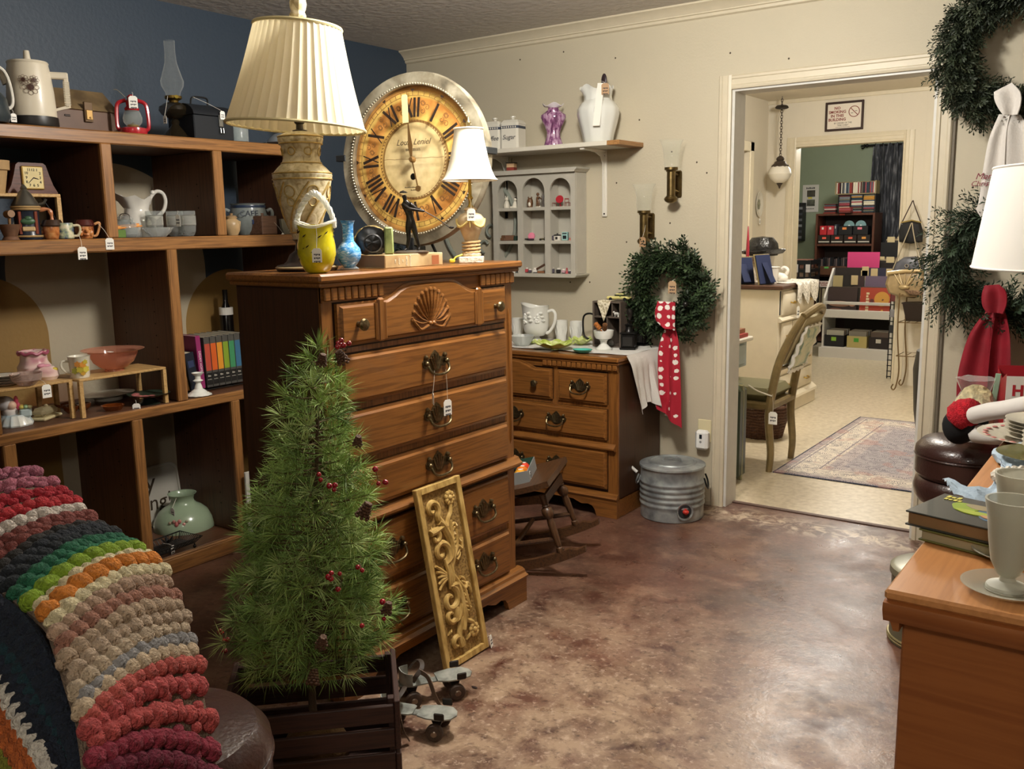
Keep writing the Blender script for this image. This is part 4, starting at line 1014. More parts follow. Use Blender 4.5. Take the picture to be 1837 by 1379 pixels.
mini('lady_figurine','white seated figurine with dark trim in the first arch of the grey display shelf','figurine',924,368,1,[('body',MB().lathe([(0,0),(.019,0),(.013,.02),(.008,.035),(0,.038)],14).ball((.002,0,.046),.009).tube([(0,0,.01),(-.01,-.02,.004),(-.022,-.026,.003)],.005),CER),('hair',MB().ball((.003,.002,.05),(.009,.009,.007)),mat('#3c3430',.4))],y=-.085)
mini('owl_figurine','small brown and white owl figurine in the middle arch','figurine',951,367,1,[('body',MB().lathe([(0,0),(.013,0),(.017,.02),(.016,.038),(.010,.05),(0,.052)],14).ball((-.009,0,.052),(.004,.003,.006)).ball((.009,0,.052),(.004,.003,.006)),BRN),('breast',MB().ball((0,-.012,.018),(.009,.006,.014)),CER)])
mini('musician_figurine','brown standing musician figurine holding a stick in the middle arch','figurine',965,367,1,[('base',MB().lathe([(0,0),(.016,0),(.016,.004),(0,.005)],14),CER),('body',MB().tube([(-.005,0,.004),(-.004,0,.03),(0,0,.05),(0,0,.058)],[.004,.006,.009,.004]).tube([(.007,0,.004),(.005,0,.03),(0,0,.04)],[.004,.006,.006]).ball((0,0,.068),.009).tube([(.008,0,.052),(.02,-.01,.044)],.004),BRN),('stick',MB().tube([(.006,-.012,.05),(.05,-.012,.028)],.002),mat('#4a3424',.4))])
mini('goblin_figurine','thin dark figurine at the edge of the middle arch','figurine',974,367,1,[('body',MB().tube([(0,0,0),(0,0,.03),(0,0,.055),(0,0,.07)],[.008,.006,.008,.003]),mat('#4b4238',.4))])
rd=mat('#a8202c',.3)
mini('dollhouse_table','tilted red round dollhouse table in the third arch','toy',1004,366,1,[('tabletop',MB().lathe([(0,-.002),(.021,-.002),(.021,.002),(0,.002)],24).xf(T(z=.038,rx=1.25)),rd),('leg',MB().tube([(0,.0,.036),(0,.02,.0)],.003),rd)])
def minichair(px,dz,lab):
 b=MB();w_=.011
 for sx in(-1,1):
  b.tube([(sx*w_,-w_,0),(sx*w_,-w_,.02)],.0016,5);b.tube([(sx*w_,w_,0),(sx*w_,w_,.042)],.0016,5)
 b.bbox((-w_,-w_,.018),(w_,w_,.021),.001);b.bbox((-w_,w_-.002,.036),(w_,w_+.001,.042),.001)
 mini('dollhouse_chair',lab,'toy',px,366,1,[('frame',b,mat('#8a4038',.4))],y=-.06,rz=.9)
minichair(993,0,'dollhouse chair left standing behind the tilted red table');minichair(1018,0,'dollhouse chair by the table edge nearest the bracket side')
def blockset(*bx):
 m=MB()
 for a,b in bx:m.bbox(a,b,.003)
 return m
mini('dollhouse_armchair','tiny brown dollhouse armchair on the middle row','toy',903,427,2,[('body',blockset(((-.015,-.012,0),(.015,.012,.016)),((-.015,.006,.0),(.015,.013,.03))),BRN)])
mini('dollhouse_sofa','tiny brown dollhouse sofa on the middle row','toy',914,427,2,[('body',blockset(((-.03,-.012,0),(.03,.012,.014)),((-.03,.006,0),(.03,.013,.03)),((-.032,-.012,0),(-.026,.012,.022)),((.026,-.012,0),(.032,.012,.022))),mat('#6e4e38',.5))])
mini('dollhouse_cabinet','tiny black and green dollhouse cabinet on the middle row','toy',925,427,2,[('body',blockset(((-.01,-.01,0),(.01,.01,.026))),mat('#26382c',.4))])
mini('dollhouse_bench','low black dollhouse bench beside the pink shell chair','toy',942,427,2,[('body',blockset(((-.022,-.01,.006),(.022,.01,.012)),((-.02,-.008,0),(-.015,.008,.008)),((.015,-.008,0),(.02,.008,.008)),((-.022,.007,.006),(-.012,.011,.03))),mat('#1d1b1a',.3))])
mini('shell_armchair','pink scallop backed dollhouse armchair','toy',953,427,2,[('back',MB().lathe([(0,0),(.02,.0),(.019,.006),(0,.008)],20,wave=lambda a,j:1+.06*math.cos(9*a)).xf(T(z=.024,y=.008,rx=1.4)),mat('#d77a92',.5)),('seat',MB().bbox((-.015,-.014,0),(.015,.008,.012),.004),mat('#3c2630',.5))])
mini('toy_train','tiny black and gold toy train on the middle row','toy',974,427,2,[('body',blockset(((-.02,-.006,.004),(.008,.006,.012)),((.008,-.006,.004),(.02,.006,.02))),mat('#4e4528',.4)),('wheels',MB().cyl((-.014,-.008,.005),(-.014,.008,.005),.005).cyl((.012,-.008,.005),(.012,.008,.005),.005),mat('#1c1a18',.4))])
mini('dollhouse_radio','tiny dark patterned dollhouse radio next to the crock pot','toy',990,428,2,[('body',blockset(((-.012,-.008,0),(.012,.008,.026))),mat('#5c5560',.4,var=.6,vscale=200))])
mini('toy_crock_pot','tiny white slow cooker with black lid on the middle row','toy',1000,428,2,[('pot',MB().lathe([(0,0),(.018,0),(.021,.008),(.021,.024),(0,.025)],18),mat('#d8d2c6',.3)),('lid',MB().lathe([(0,.025),(.022,.025),(.018,.031),(.004,.033),(.004,.038),(0,.038)],18),mat('#23201f',.3)),('panel',MB().bbox((-.006,-.0225,.006),(.006,-.018,.02),.001),mat('#2c2825',.4))])
mini('toy_oven','tiny teal dollhouse oven with dark door','toy',1014,428,2,[('body',blockset(((-.016,-.014,0),(.016,.014,.044))),mat('#9cc3bd',.35)),('oven_door',MB().bbox((-.010,-.0155,.008),(.010,-.0135,.026),.001),mat('#22282a',.2)),('hob_panel',MB().bbox((-.012,-.0155,.033),(.012,-.0135,.040),.001),mat('#3a4244',.3))])
mini('toy_mug','tiny white and red mug at the end of the middle row','toy',1023,428,2,[('body',MB().lathe([(0,0),(.007,0),(.007,.014),(0,.014)],14),mat('#c8766a',.3)),('handle',MB().tube([(.006,0,.011),(.012,0,.008),(.006,0,.003)],.0016),mat('#c8766a',.3))])
cols3=[('#e8e2d8','white'),('#23201f','black'),('#b8454a','red'),('#c9a4ac','pink'),('#5c5560','violet grey'),('#8a5a3a','brown')]
for k,(px,ci,nm,wd)in enumerate([(921,0,'toy_bottle',.008),(927,1,'toy_bottle',.007),(938,1,'toy_lamp',.009),(944,2,'toy_chest',.012),(951,4,'toy_stool',.009),(960,0,'toy_dish',.012),(971,5,'toy_piano',.02),(990,4,'toy_bookcase',.014),(1002,1,'toy_stove',.012),(1011,3,'toy_pram',.010),(1017,2,'toy_doll',.009),(1022,4,'toy_basket',.008)]):
 c,cn=cols3[ci];m=mat(c,.4,var=.3,vscale=150)
 if nm=='toy_piano':parts=[('body',MB().bbox((-.02,-.012,0),(.02,.012,.012),.002),m),('lid',MB().bbox((-.028,-.002,0),(.028,.002,.012),.001).xf(T(z=.028,ry=-.5)),mat('#4a3020',.4))]
 elif nm in('toy_bottle','toy_lamp','toy_doll'):parts=[('body',MB().lathe([(0,0),(wd,0),(wd*.8,wd),(wd*.3,wd*2),(wd*.6,wd*2.6),(wd*.3,wd*3.4),(0,wd*3.5)],12),m)]
 else:parts=[('body',MB().bbox((-wd,-wd*.7,.004),(wd,wd*.7,wd*1.7),.002),m),('foot',MB().bbox((-wd*.8,-wd*.6,0),(wd*.8,wd*.6,.004),.001),mat('#2a2625',.4)),('top',MB().bbox((-wd*.7,wd*.2,wd*1.7),(wd*.7,wd*.5,wd*2.4),.001),mat('#e4ddd2',.4))]
 mini(nm,'tiny %s dollhouse %s on the bottom row of the grey display shelf'%(cn,nm[4:]),'toy',px,488,3,parts)
p=on('y',-.07,918,305);p.z=1.715
t=thing('striped_spool','small striped box with a wire hook on top of the grey display shelf','box',p,rz=.2)
obj('body',MB().bbox((-.022,-.022,0),(.022,.022,.02),.002),mat('#8a3a30',.5),t);obj('upper_band',MB().bbox((-.022,-.022,.02),(.022,.022,.042),.002),mat('#d8b48a',.5),t);obj('lid',MB().bbox((-.025,-.025,.042),(.025,.025,.047),.002),mat('#4a4038',.5),t);obj('hook',MB().tube([(0,0,.047),(0,0,.062),(.003,0,.07)],.0016),mat('#3a3530',.4,.8),t)
# ------------------------------------------------------------ hurricane wall sconces
def sconce(px,zb,label,tagged):
 p=on('y',-.085,px,400);p.z=zb
 br=mat('#786540',.32,.9,var=.3,vscale=40)
 t=thing('wall_sconce',label,'sconce',p,group=None)
 obj('candle_tube',MB().lathe([(0,.03),(.024,.03),(.024,.036),(.021,.038),(.021,.15),(.025,.153),(.027,.158),(.033,.160),(.033,.172),(.028,.172),(0,.168)],20),br,t)
 obj('ball_drop',MB().lathe([(0,0),(.016,.002),(.03,.012),(.034,.022),(.028,.032),(.012,.036),(0,.036)],20),br,t)
 obj('back_plate',MB().bbox((-.02,.07,.03),(.02,.084,.16),.006),br,t)
 for z in(.055,.135):obj('arm',MB().tube(spline([(0,.015,z),(.0,.045,z+.006),(0,.075,z)],8),.007,8),br,t)
 pr=[(.030,.165),(.034,.18),(.036,.20),(.038,.235),(.045,.275),(.058,.302)]
 obj('hurricane_glass',MB().grid([[(r*math.cos(2*PI*i/28),r*math.sin(2*PI*i/28),z)for r,z in pr]for i in range(28)],0,closed_u=True),GLASS('#f8faf6',.02,.02),t)
 if tagged:price_tag(t,(.02,-.02,.10),q=(.012,-.035,.042),size=.034,col=mat('#a88560',.8))
sconce(1155,1.313,'brass tube wall sconce with glass hurricane and tan tag above the wreath',True)
sconce(1203,1.516,'brass tube wall sconce with glass hurricane mounted higher near the doorway',False)
# ------------------------------------------------------------ wreaths
def twig(mb,base,d,L,nn,nl,nw,spread=.9,droop=0,mtx=None):
 d=d.normalized();a=Vector((0,0,1))if abs(d.z)<.9 else Vector((1,0,0));u=d.cross(a).normalized();w_=d.cross(u)
 vs=[];fs=[]
 for i in range(nn):
  s_=(i+.3)/nn;ph=i*2.4;c=base+d*L*s_+Vector((0,0,-droop*s_*s_))
  o=(u*math.cos(ph)+w_*math.sin(ph))*spread+d*.75;o.normalize()
  side=o.cross(d).normalized()*nw;tip=c+o*nl*(1.05-.35*s_);k=len(vs)
  vs+=[c-side*.5,c+o*nl*.5-side,tip,c+o*nl*.5+side];fs.append((k,k+1,k+2,k+3))
 k=len(vs);e=base+d*L*.95;vs+=[base-u*.0018,base+u*.0018,e];fs.append((k,k+1,k+2))
 mb.add(vs,fs)
def wreath(label,c,R,r,n,nl,nw,L,greens,seed,flat=.6,nn=13):
 random.seed(seed);t=thing('evergreen_wreath',label,'wreath',c)
 obj('ring',MB().tube([(R*math.cos(2*PI*i/30),0,R*math.sin(2*PI*i/30))for i in range(30)],r*.35,8,closed=True),mat('#1d2416',.9),t)
 for gi,g in enumerate(greens):
  mb=MB()
  for i in range(n//len(greens)):
   a=random.uniform(0,2*PI);q=random.uniform(0,2*PI)
   out=Vector((math.cos(a),0,math.sin(a)));tan=Vector((-math.sin(a),0,math.cos(a)))
   nrm=out*math.cos(q)+Vector((0,-1,0))*abs(math.sin(q))*flat
   b=out*R+nrm*r*random.uniform(.2,.75);d=nrm*random.uniform(.4,1)+tan*random.uniform(.3,1.1)+Vector((random.uniform(-.3,.3),-.15,random.uniform(-.3,.3)))
   twig(mb,b,d,L*random.uniform(.7,1.25),nn,nl,nw)
  for v in mb.v:v.y=min(v.y,-c[1]-.004)
  stuff(obj('foliage',mb,mat(g,.6),t,smooth=0,fix=False))
 return t
def sheet(rows,n,th=.0025,wav=.0,wn=3,seed=0):
# rows: list of (left point, right point); a cloth strip with soft folds pushed along -y
 L=spline([a for a,b in rows],n);Rr=spline([b for a,b in rows],n);P=[]
 for i in range(n+1):
  row=[]
  for j in range(13):
   u=j/12;q=L[i].lerp(Rr[i],u);q.y+=-wav*(math.sin(u*PI*wn+seed+i*.08)*.5+.5)*min(1,i/(n*.25)+.15);row.append(q)
  P.append(row)
 return MB().grid(P,th)
RED_DOT=None
def dot_cloth():
 m,nt,b=_new('red_print');L=nt.links;tc=_nd(nt,'ShaderNodeTexCoord')
 v=_nd(nt,'ShaderNodeTexVoronoi',i_Scale=26.0,i_Randomness=.3);mp=_nd(nt,'ShaderNodeMapping');mp.inputs['Scale'].default_value=(1,.25,1);L.new(tc.outputs['Object'],mp.inputs[0]);L.new(mp.outputs[0],v.inputs['Vector'])
 n=_nd(nt,'ShaderNodeTexNoise',i_Scale=90.0);L.new(tc.outputs['Object'],n.inputs['Vector'])
 ad=_nd(nt,'ShaderNodeMath',operation='MULTIPLY_ADD');ad.inputs[1].default_value=.25;L.new(n.outputs['Fac'],ad.inputs[0]);L.new(v.outputs['Distance'],ad.inputs[2])
 r=_nd(nt,'ShaderNodeValToRGB');L.new(ad.outputs[0],r.inputs[0]);r.color_ramp.interpolation='CONSTANT';e=r.color_ramp.elements
 e[0].position=0;e[0].color=lin('#b98a80');e[1].position=.19;e[1].color=lin('#ece6dc');k=e.new(.47);k.color=lin('#a8152c')
 L.new(r.outputs[0],b.inputs['Base Color']);b.inputs['Roughness'].default_value=.8;return m
FIR=['#2c3d23','#3d5130','#26351f']
W1=wreath('evergreen wreath with red printed scarf hung beside the sconces',Vector((1.765,-.085,1.085)),.168,.072,480,.034,.0055,.075,FIR,3)
def yz(y,l):return[((on('y',y,*a)-Vector((1.765,-.085,1.085))),(on('y',y,*b)-Vector((1.765,-.085,1.085))))for a,b in l]
rd_=dot_cloth()
obj('scarf_wrap',sheet(yz(-.19,[((1180,540),(1211,542)),((1177,560),(1212,560)),((1180,575),(1212,582)),((1193,588),(1212,592))]),12,.004,.02,2),rd_,W1)
obj('scarf_tail',sheet(yz(-.15,[((1194,586),(1212,586)),((1185,620),(1219,615)),((1184,660),(1221,660)),((1186,705),(1222,710)),((1181,722),(1222,740)),((1183,732),(1223,768))]),24,.003,.03,3),rd_,W1)
price_tag(W1,(.085,-.11,.07),q=(.075,-.125,.062),size=.042,col=mat('#b39370',.8),lines=3)
obj('berry',MB().ball((.13,-.09,-.05),.014),mat('#1c1a18',.3),W1)
W2=wreath('dark dense evergreen wreath with white scarf hung high right of the doorway',Vector((3.235,-.09,2.055)),.222,.085,1300,.030,.0032,.065,['#262f22','#333e2b','#434b37'],5,nn=18)
def rel(c,y,l):c=Vector(c);return[(on('y',y,*a)-c,on('y',y,*b)-c)for a,b in l]
wc=mat('#d8d3cc',.85,bump=.2,bscale=120);c2=(3.235,-.09,2.055)
obj('scarf_wrap',sheet(rel(c2,-.21,[((1783,165),(1815,148)),((1785,180),(1830,165)),((1792,195),(1832,185)),((1800,206),(1826,206))]),12,.004,.02,2),wc,W2)
tl=obj('scarf_tail',sheet(rel(c2,-.16,[((1792,205),(1812,205)),((1775,250),(1806,240)),((1764,310),(1803,300)),((1757,362),(1800,400)),((1752,375),(1800,460))]),20,.003,.02,2),wc,W2)
obj('scarf_tail',sheet(rel(c2,-.15,[((1806,205),(1830,205)),((1800,250),(1850,240)),((1800,320),(1862,300)),((1805,400),(1860,400))]),20,.003,.02,2),wc,W2)
mk=mat('#7c2338',.7)
q=on('y',-.186,1771,316)-Vector(c2);text('embroidery','Merry',.034,mk,tl,q,shear=.3)
q=on('y',-.186,1771,329)-Vector(c2);text('embroidery','Christmas',.029,mk,tl,q,shear=.3)
random.seed(4);pc=MB()
c3=Vector((3.245,-.09,1.235))
W3=wreath('loose pine wreath with red scarf hung low right of the doorway',c3,.205,.075,420,.034,.0034,.11,['#2c3b2a','#3b4d38','#263424'],9,.5,nn=26)
red=mat('#8c1626',.7,var=.15,vscale=14)
obj('scarf_wrap',sheet(rel(c3,-.2,[((1766,512),(1792,510)),((1762,530),(1805,524)),((1764,548),(1806,545)),((1772,560),(1800,562))]),12,.004,.025,2),red,W3)
obj('scarf_tail',sheet(rel(c3,-.16,[((1770,555),(1788,555)),((1740,600),(1782,590)),((1722,660),(1776,650)),((1718,705),(1772,720)),((1720,730),(1775,760))]),18,.003,.03,2),red,W3)
obj('scarf_tail',sheet(rel(c3,-.15,[((1782,555),(1802,552)),((1778,600),(1812,590)),((1774,660),(1815,640)),((1772,740),(1815,740))]),18,.003,.03,2,1),red,W3)
# ------------------------------------------------------------ outlet with a plug-in warmer
p=on('y',-.001,1264,785);p.y=0
t=thing('wall_outlet','almond wall outlet plate near the galvanized cooler','outlet',p)
obj('plate',MB().bbox((-.036,-.006,-.02),(.036,-.0005,.095),.003),mat('#d9cfa8',.4),t)
t2=thing('plug_in_night_light','white plug-in scent warmer with small dark sensor window','night light',p+Vector((0,-.006,0)))
obj('body',MB().bbox((-.034,-.045,-.055),(.034,-.001,.045),.012),mat('#e9e8e4',.35),t2);obj('sensor_window',MB().bbox((-.007,-.047,.004),(.007,-.044,.026),.001),mat('#1c2026',.2),t2);obj('button',MB().lathe([(0,0),(.006,0),(.006,.002),(0,.003)],12).xf(T(0,-.0445,-.012,rx=PI/2)),mat('#8f8f8f',.4),t2)
# scroll plaque on the wall behind the clock
c=on('y',-.02,858,400)
t=thing('scroll_wall_plaque','grey green iron scroll plaque on the cream wall behind the big clock','plaque',c)
ir=mat('#8f9488',.5)
for sg in(-1,1):
 for k in range(3):
  pts=[(sg*(.03+.05*k+.035*(1-u)*math.cos(u*7)),0,-.12+.09*k+.035*(1-u)*math.sin(u*7)-.05*u)for u in[i/20 for i in range(21)]]
  obj('scroll',MB().tube(pts,.008,6),ir,t)
obj('frame_ring',MB().tube([(.26*math.cos(a),.005,.26*math.sin(a))for a in[2*PI*i/40 for i in range(40)]],.012,8,closed=True),ir,t)
# ============================================================ on the low dresser
LZ=.797
MILK=mat('#e3e2da',.18,coat=.5)
def lowpos(y,px):p=on('y',y,px,610);p.z=LZ+.003;return p
cl=thing('table_runner','white cloth runner spread on the low dresser and hanging over its end','cloth',(0,0,0))
CW=mat('#dcd9d2',.85,bump=.25,bscale=220)
P=[]
for i in range(21):
 x=lerp(.62,1.702,i/20);row=[]
 for j in range(11):
  y=lerp(-.02,-.40-.015*math.sin(i*.9),j/10);row.append((x,y,LZ+.001+.0016*(math.sin(i*1.7+j)+1)))
 P.append(row)
obj('flat',MB().grid(P,.0012),CW,cl)
P=[]
for i in range(15):
 v=i/14;row=[]
 for j in range(25):
  u=j/24;y=lerp(-.415,-.06,u);dz=v*(.30-.05*math.sin(u*5));fold=.022*math.sin(u*17+v*2)*v
  row.append((1.706+.018*min(1,v*6)+abs(fold)+.03*v*(u>.5),y+.10*v*(.5-u)+.05*v,LZ+.004-dz))
 P.append(row)
obj('hanging_end',MB().grid(P,.0015),CW,cl)
def milk_pitcher():
 t=thing('milk_glass_pitcher','white milk glass pitcher with grape relief on the low dresser','pitcher',lowpos(-.17,962),rz=.25)
 pr=[(0,.03),(.02,.03),(.045,.036),(.062,.055),(.069,.085),(.07,.12),(.0695,.185),(.072,.19)]
 mb=MB().lathe(rev(pr,.004),32)
 for v in mb.v:
  if v.z>.18:v.z+=.022*max(0,-v.x/.07)**1.5+.006*max(0,v.x/.07);v.x*=1+(.16 if v.x<0 else 0)*abs(v.x)/.07
 obj('body',mb,MILK,t)
 obj('foot',MB().lathe([(0,0),(.048,0),(.046,.006),(.022,.018),(.018,.03),(0,.032)],28),MILK,t)
 obj('handle',MB().tube(spline([(.068,0,.165),(.095,0,.172),(.11,0,.15),(.105,0,.105),(.08,0,.062),(.058,0,.048)],22),.0085,8),MILK,t)
 g=MB()
 for ax in(-1.2,-2.2):
  for k in range(12):a=ax+random.uniform(-.18,.18);z=.13+random.uniform(-.03,.03);g.ball((.071*math.cos(a),.071*math.sin(a),z),.007,8,5)
  for k in range(3):a=ax+.35+.1*k;g.ball((.070*math.cos(a),.070*math.sin(a),.16-.02*k),(.013,.013,.009),8,5)
 stuff(obj('grape_relief',g,MILK,t))
milk_pitcher()
def tumbler(px,y,lab):
 pr=[(0,0),(.026,0),(.028,.004),(.029,.05),(.034,.085),(.034,.112)]
 t=thing('milk_glass_tumbler',lab,'tumbler',lowpos(y,px),group='milk glass tumblers')
 obj('body',MB().lathe(rev(pr,.003),24),MILK,t)
 r=MB()
 for k in range(7):a=2*PI*k/7;r.tube([(.0335*math.cos(a),.0335*math.sin(a),.085),(.031*math.cos(a+.15),.031*math.sin(a+.15),.062),(.029*math.cos(a),.029*math.sin(a),.03)],[.003,.005,.001],6)
 stuff(obj('leaf_relief',r,MILK,t))
tumbler(1007,-.07,'white milk glass tumbler standing right beside the grape pitcher handle')
tumbler(1034,-.07,'white milk glass tumbler standing behind the small green leaf dish next to the box')
tumbler(929,-.07,'white milk glass tumbler half hidden behind the grape pitcher spout')
tumbler(904,-.07,'white milk glass tumbler at the hidden end behind the tall chest')
t=thing('pressed_glass_bowl','small clear pressed glass bowl on the white runner','bowl',on('z',LZ+.003,937,620))
obj('bowl',MB().lathe(rev([(0,0),(.03,0),(.035,.006),(.052,.028),(.062,.055)],.004),32,wave=lambda a,j:1+.05*math.sin(14*a+j)),GLASS('#dfe3df',.05,.3),t)
def leaf_dish(px,py,r,lab,h=.03,ell=1.0):
 t=thing('leaf_dish',lab,'dish',on('z',LZ+.004,px,py),rz=.4)
 gm=ramp_mat('cabbage_green',[(.3,'#8fa436'),(.5,'#b9c862'),(.75,'#dbe0a8')],.2,'noise',26,(1,1,1),3,.4,coat=.5)
 P=[]
 for i in range(48):
  a=2*PI*i/48;row=[]
  for k in range(7):
   u=k/6;q=r*(.12+.88*u)*(1+.05*u*math.sin(9*a));row.append((q*math.cos(a),q*math.sin(a)*ell,.004+h*u**1.6+.006*u*math.sin(9*a)*u))
  P.append(row)
 b=obj('dish',MB().grid(P,.004,closed_u=True),gm,t)
 v=MB()
 for k in range(14):
  a=2*PI*k/14;pts=[(r*u*math.cos(a),r*u*math.sin(a)*ell,.008+h*u**1.6)for u in(.15,.4,.65,.92)]
  v.tube(pts,[.004,.0045,.003,.0012],6)
 obj('leaf_rib',v,mat('#d3dc94',.25),b);obj('centre',MB().lathe([(0,0),(r*.2,0),(r*.18,.009),(0,.010)],16),gm,t)
leaf_dish(995,627,.105,'large green cabbage leaf dish on the white runner',.032,.8)
leaf_dish(1042,619,.065,'medium green cabbage leaf dish in front of the tumblers',.03)
leaf_dish(958,617,.035,'tiny green cabbage leaf saucer beside the pressed glass bowl',.012)
t=thing('turquoise_dish','small turquoise oval dish on the dresser edge','dish',on('z',LZ+.003,1045,632),rz=.1)
obj('dish',MB().lathe(rev([(0,0),(.03,0),(.046,.008),(.054,.016)],.003),32,wave=lambda a,j:1-.22*abs(math.sin(a))),mat('#4fae9f',.25,coat=.3),t)
def cubby_box():
 p=on('z',LZ+.003,1108,626)+Vector((-.165,.03,0))
 t=thing('wooden_cubby_box','dark weathered wooden cubby box standing on the low dresser','box',p,rz=0)
 W_,D_,H_=.165,.14,.235;m=wood('cubby','#4a4038','#63564b','z',.6,9);e=.009
 obj('back',MB().box((0,D_-.006,0),(W_,D_,H_)),m,t,smooth=0)
 for nm,a,b in(('side',(0,0,0),(e,D_-.006,H_)),('side',(W_-e,0,0),(W_,D_-.006,H_)),('top',(e,0,H_-e),(W_-e,D_-.006,H_)),('bottom',(e,0,0),(W_-e,D_-.006,e)),('shelf',(e,.004,.15),(W_-e,D_-.006,.158)),('divider',(.078,.006,e),(.086,D_-.006,.15)),('divider',(.05,.006,.158),(.057,D_-.006,H_-e)),('divider',(.108,.006,.158),(.115,D_-.006,H_-e))):
  obj(nm,MB().bbox(a,b,.0015),m,t)
 obj('wire_handle',MB().tube(spline([(.0,.05,.15),(-.04,.045,.165),(-.075,.04,.15),(-.08,.04,.09),(-.07,.04,.045),(-.035,.045,.03),(0,.05,.04)],26),.005,8),mat('#1e1c1a',.4,.5),t)
 top=p+Vector((0,0,H_))
 d=thing('crochet_doily','cream crochet doily draped over the wooden cubby box front','doily',top)
 P=[]
 for i in range(13):
  u=i/12;P.append([(.035+.075*u,lerp(.06,-.008,min(1,v*2.2)),.003-(max(0,v-.45)*2*(.085*(1-abs(2*u-1))+.01)))for v in[k/10 for k in range(11)]])
 obj('lace',MB().grid(P,.002),ramp_mat('lace',[(.4,'#b5a888'),(.55,'#e6dcc2')],.9,'voronoi',90,bump=.8),d)
 c=thing('toy_car','small pale yellow toy car parked on top of the wooden cubby box','toy car',top+Vector((.125,.055,.002)),rz=.15)
 yl=mat('#dfd58a',.3,coat=.4)
 obj('body',MB().bbox((-.062,-.021,.008),(.062,.021,.022),.005).bbox((-.02,-.018,.02),(.035,.018,.036),.008),yl,c)
 obj('windows',MB().bbox((-.021,-.0185,.024),(.036,.0185,.032),.004),mat('#2c3030',.1),c)
 for x in(-.038,.038):
  for y in(-.019,.019):obj('wheel',MB().cyl((x,y-.004,.0085),(x,y+.004,.0085),.0088,n=14),mat('#1a1a1a',.5),c)
  # two tiny white animals
 a1=thing('cow_figurine','tiny white and black cow figurine in the cubby box opening','figurine',p+Vector((.14,-.016,.0))+Vector((0,.02,.158)),rz=.3)
 obj('body',MB().ball((0,0,.016),(.014,.006,.008)).ball((-.014,0,.024),(.006,.005,.006)).tube([(-.008,.003,.014),(-.008,.003,0)],.0025).tube([(.008,.003,.014),(.008,.003,0)],.0025).tube([(-.008,-.003,.014),(-.008,-.003,0)],.0025).tube([(.008,-.003,.014),(.008,-.003,0)],.0025),mat('#dcd8d0',.3,var=.7,vscale=90),a1)
cubby_box()
def mill(px,py,s_,lab,rz):
 t=thing('coffee_mill',lab,'coffee mill',on('z',LZ+.003,px,py),rz=rz)
 k=mat('#1b1a19',.28,.3)
 obj('base',MB().bbox((-.05*s_,-.05*s_,0),(.05*s_,.05*s_,.014*s_),.004),k,t)
 b=obj('box',MB().bbox((-.042*s_,-.042*s_,.014*s_),(.042*s_,.042*s_,.095*s_),.004),k,t)
 obj('drawer',MB().bbox((-.03*s_,-.046*s_,.022*s_),(.03*s_,-.041*s_,.08*s_),.003),mat('#2c2a28',.3),b)
 obj('shoulder',MB().bbox((-.05*s_,-.05*s_,.095*s_),(.05*s_,.05*s_,.107*s_),.005),k,t)
 obj('hopper',MB().lathe([(0,.107*s_),(.03*s_,.107*s_),(.022*s_,.12*s_),(.02*s_,.14*s_),(.028*s_,.15*s_),(.012*s_,.158*s_),(0,.158*s_)],20),k,t)
 obj('crank',MB().tube([(0,0,.155*s_),(0,0,.172*s_),(.035*s_,0,.176*s_)],.004*s_,7),k,t)
 obj('crank_knob',MB().lathe([(0,.176*s_),(.007*s_,.178*s_),(.018*s_,.205*s_),(.021*s_,.225*s_),(.016*s_,.245*s_),(0,.252*s_)],16),mat('#211e1c',.2),t,(.035*s_-.03*s_,0,0))
mill(1128,626,.82,'black iron coffee mill with tall knob in front of the cubby box',.3)
mill(1153,619,.80,'black iron coffee mill tucked under the wreath',-.2)
t=thing('footed_bowl','white footed milk glass bowl holding honey dippers','bowl',on('z',LZ+.003,1083,627))
obj('bowl',MB().lathe(rev([(0,.05),(.02,.05),(.04,.058),(.048,.072),(.052,.098)],.004),28),MILK,t)
obj('foot',MB().lathe([(0,0),(.04,0),(.043,.006),(.03,.016),(.016,.03),(.018,.045),(.024,.052),(0,.054)],28),MILK,t)
q=t.location+Vector((.0,.0,.075))
for k,(rz,c,lab)in enumerate(((.3,'#b06a2c','orange wooden honey dipper lying in the white footed bowl'),(2.2,'#6b4526','dark wooden honey dipper lying in the white footed bowl'))):
 d=thing('honey_dipper',lab,'dipper',q+Vector((0,.004*k,.006)),rot=(0,-.7,rz))
 mb=MB()
 for i in range(5):mb.lathe([(0,0),(.012,0),(.013,.003),(.012,.006),(0,.006)],14,c=(0,0,.03+.0075*i))
 mb.cyl((0,0,.03),(0,0,.07),.007);obj('head',mb,mat(c,.5),d);obj('stick',MB().cyl((0,0,-.02),(0,0,.032),.004,n=8),mat(c,.5),d)
t=thing('glass_stopper','small clear crystal ornament beside the black coffee mill','ornament',on('z',LZ+.003,1108,622)+Vector((-.03,-.02,0)))
obj('body',MB().ball((0,0,.018),.018,7,5),GLASS('#f0f0ea',.05,.3),t,smooth=0)
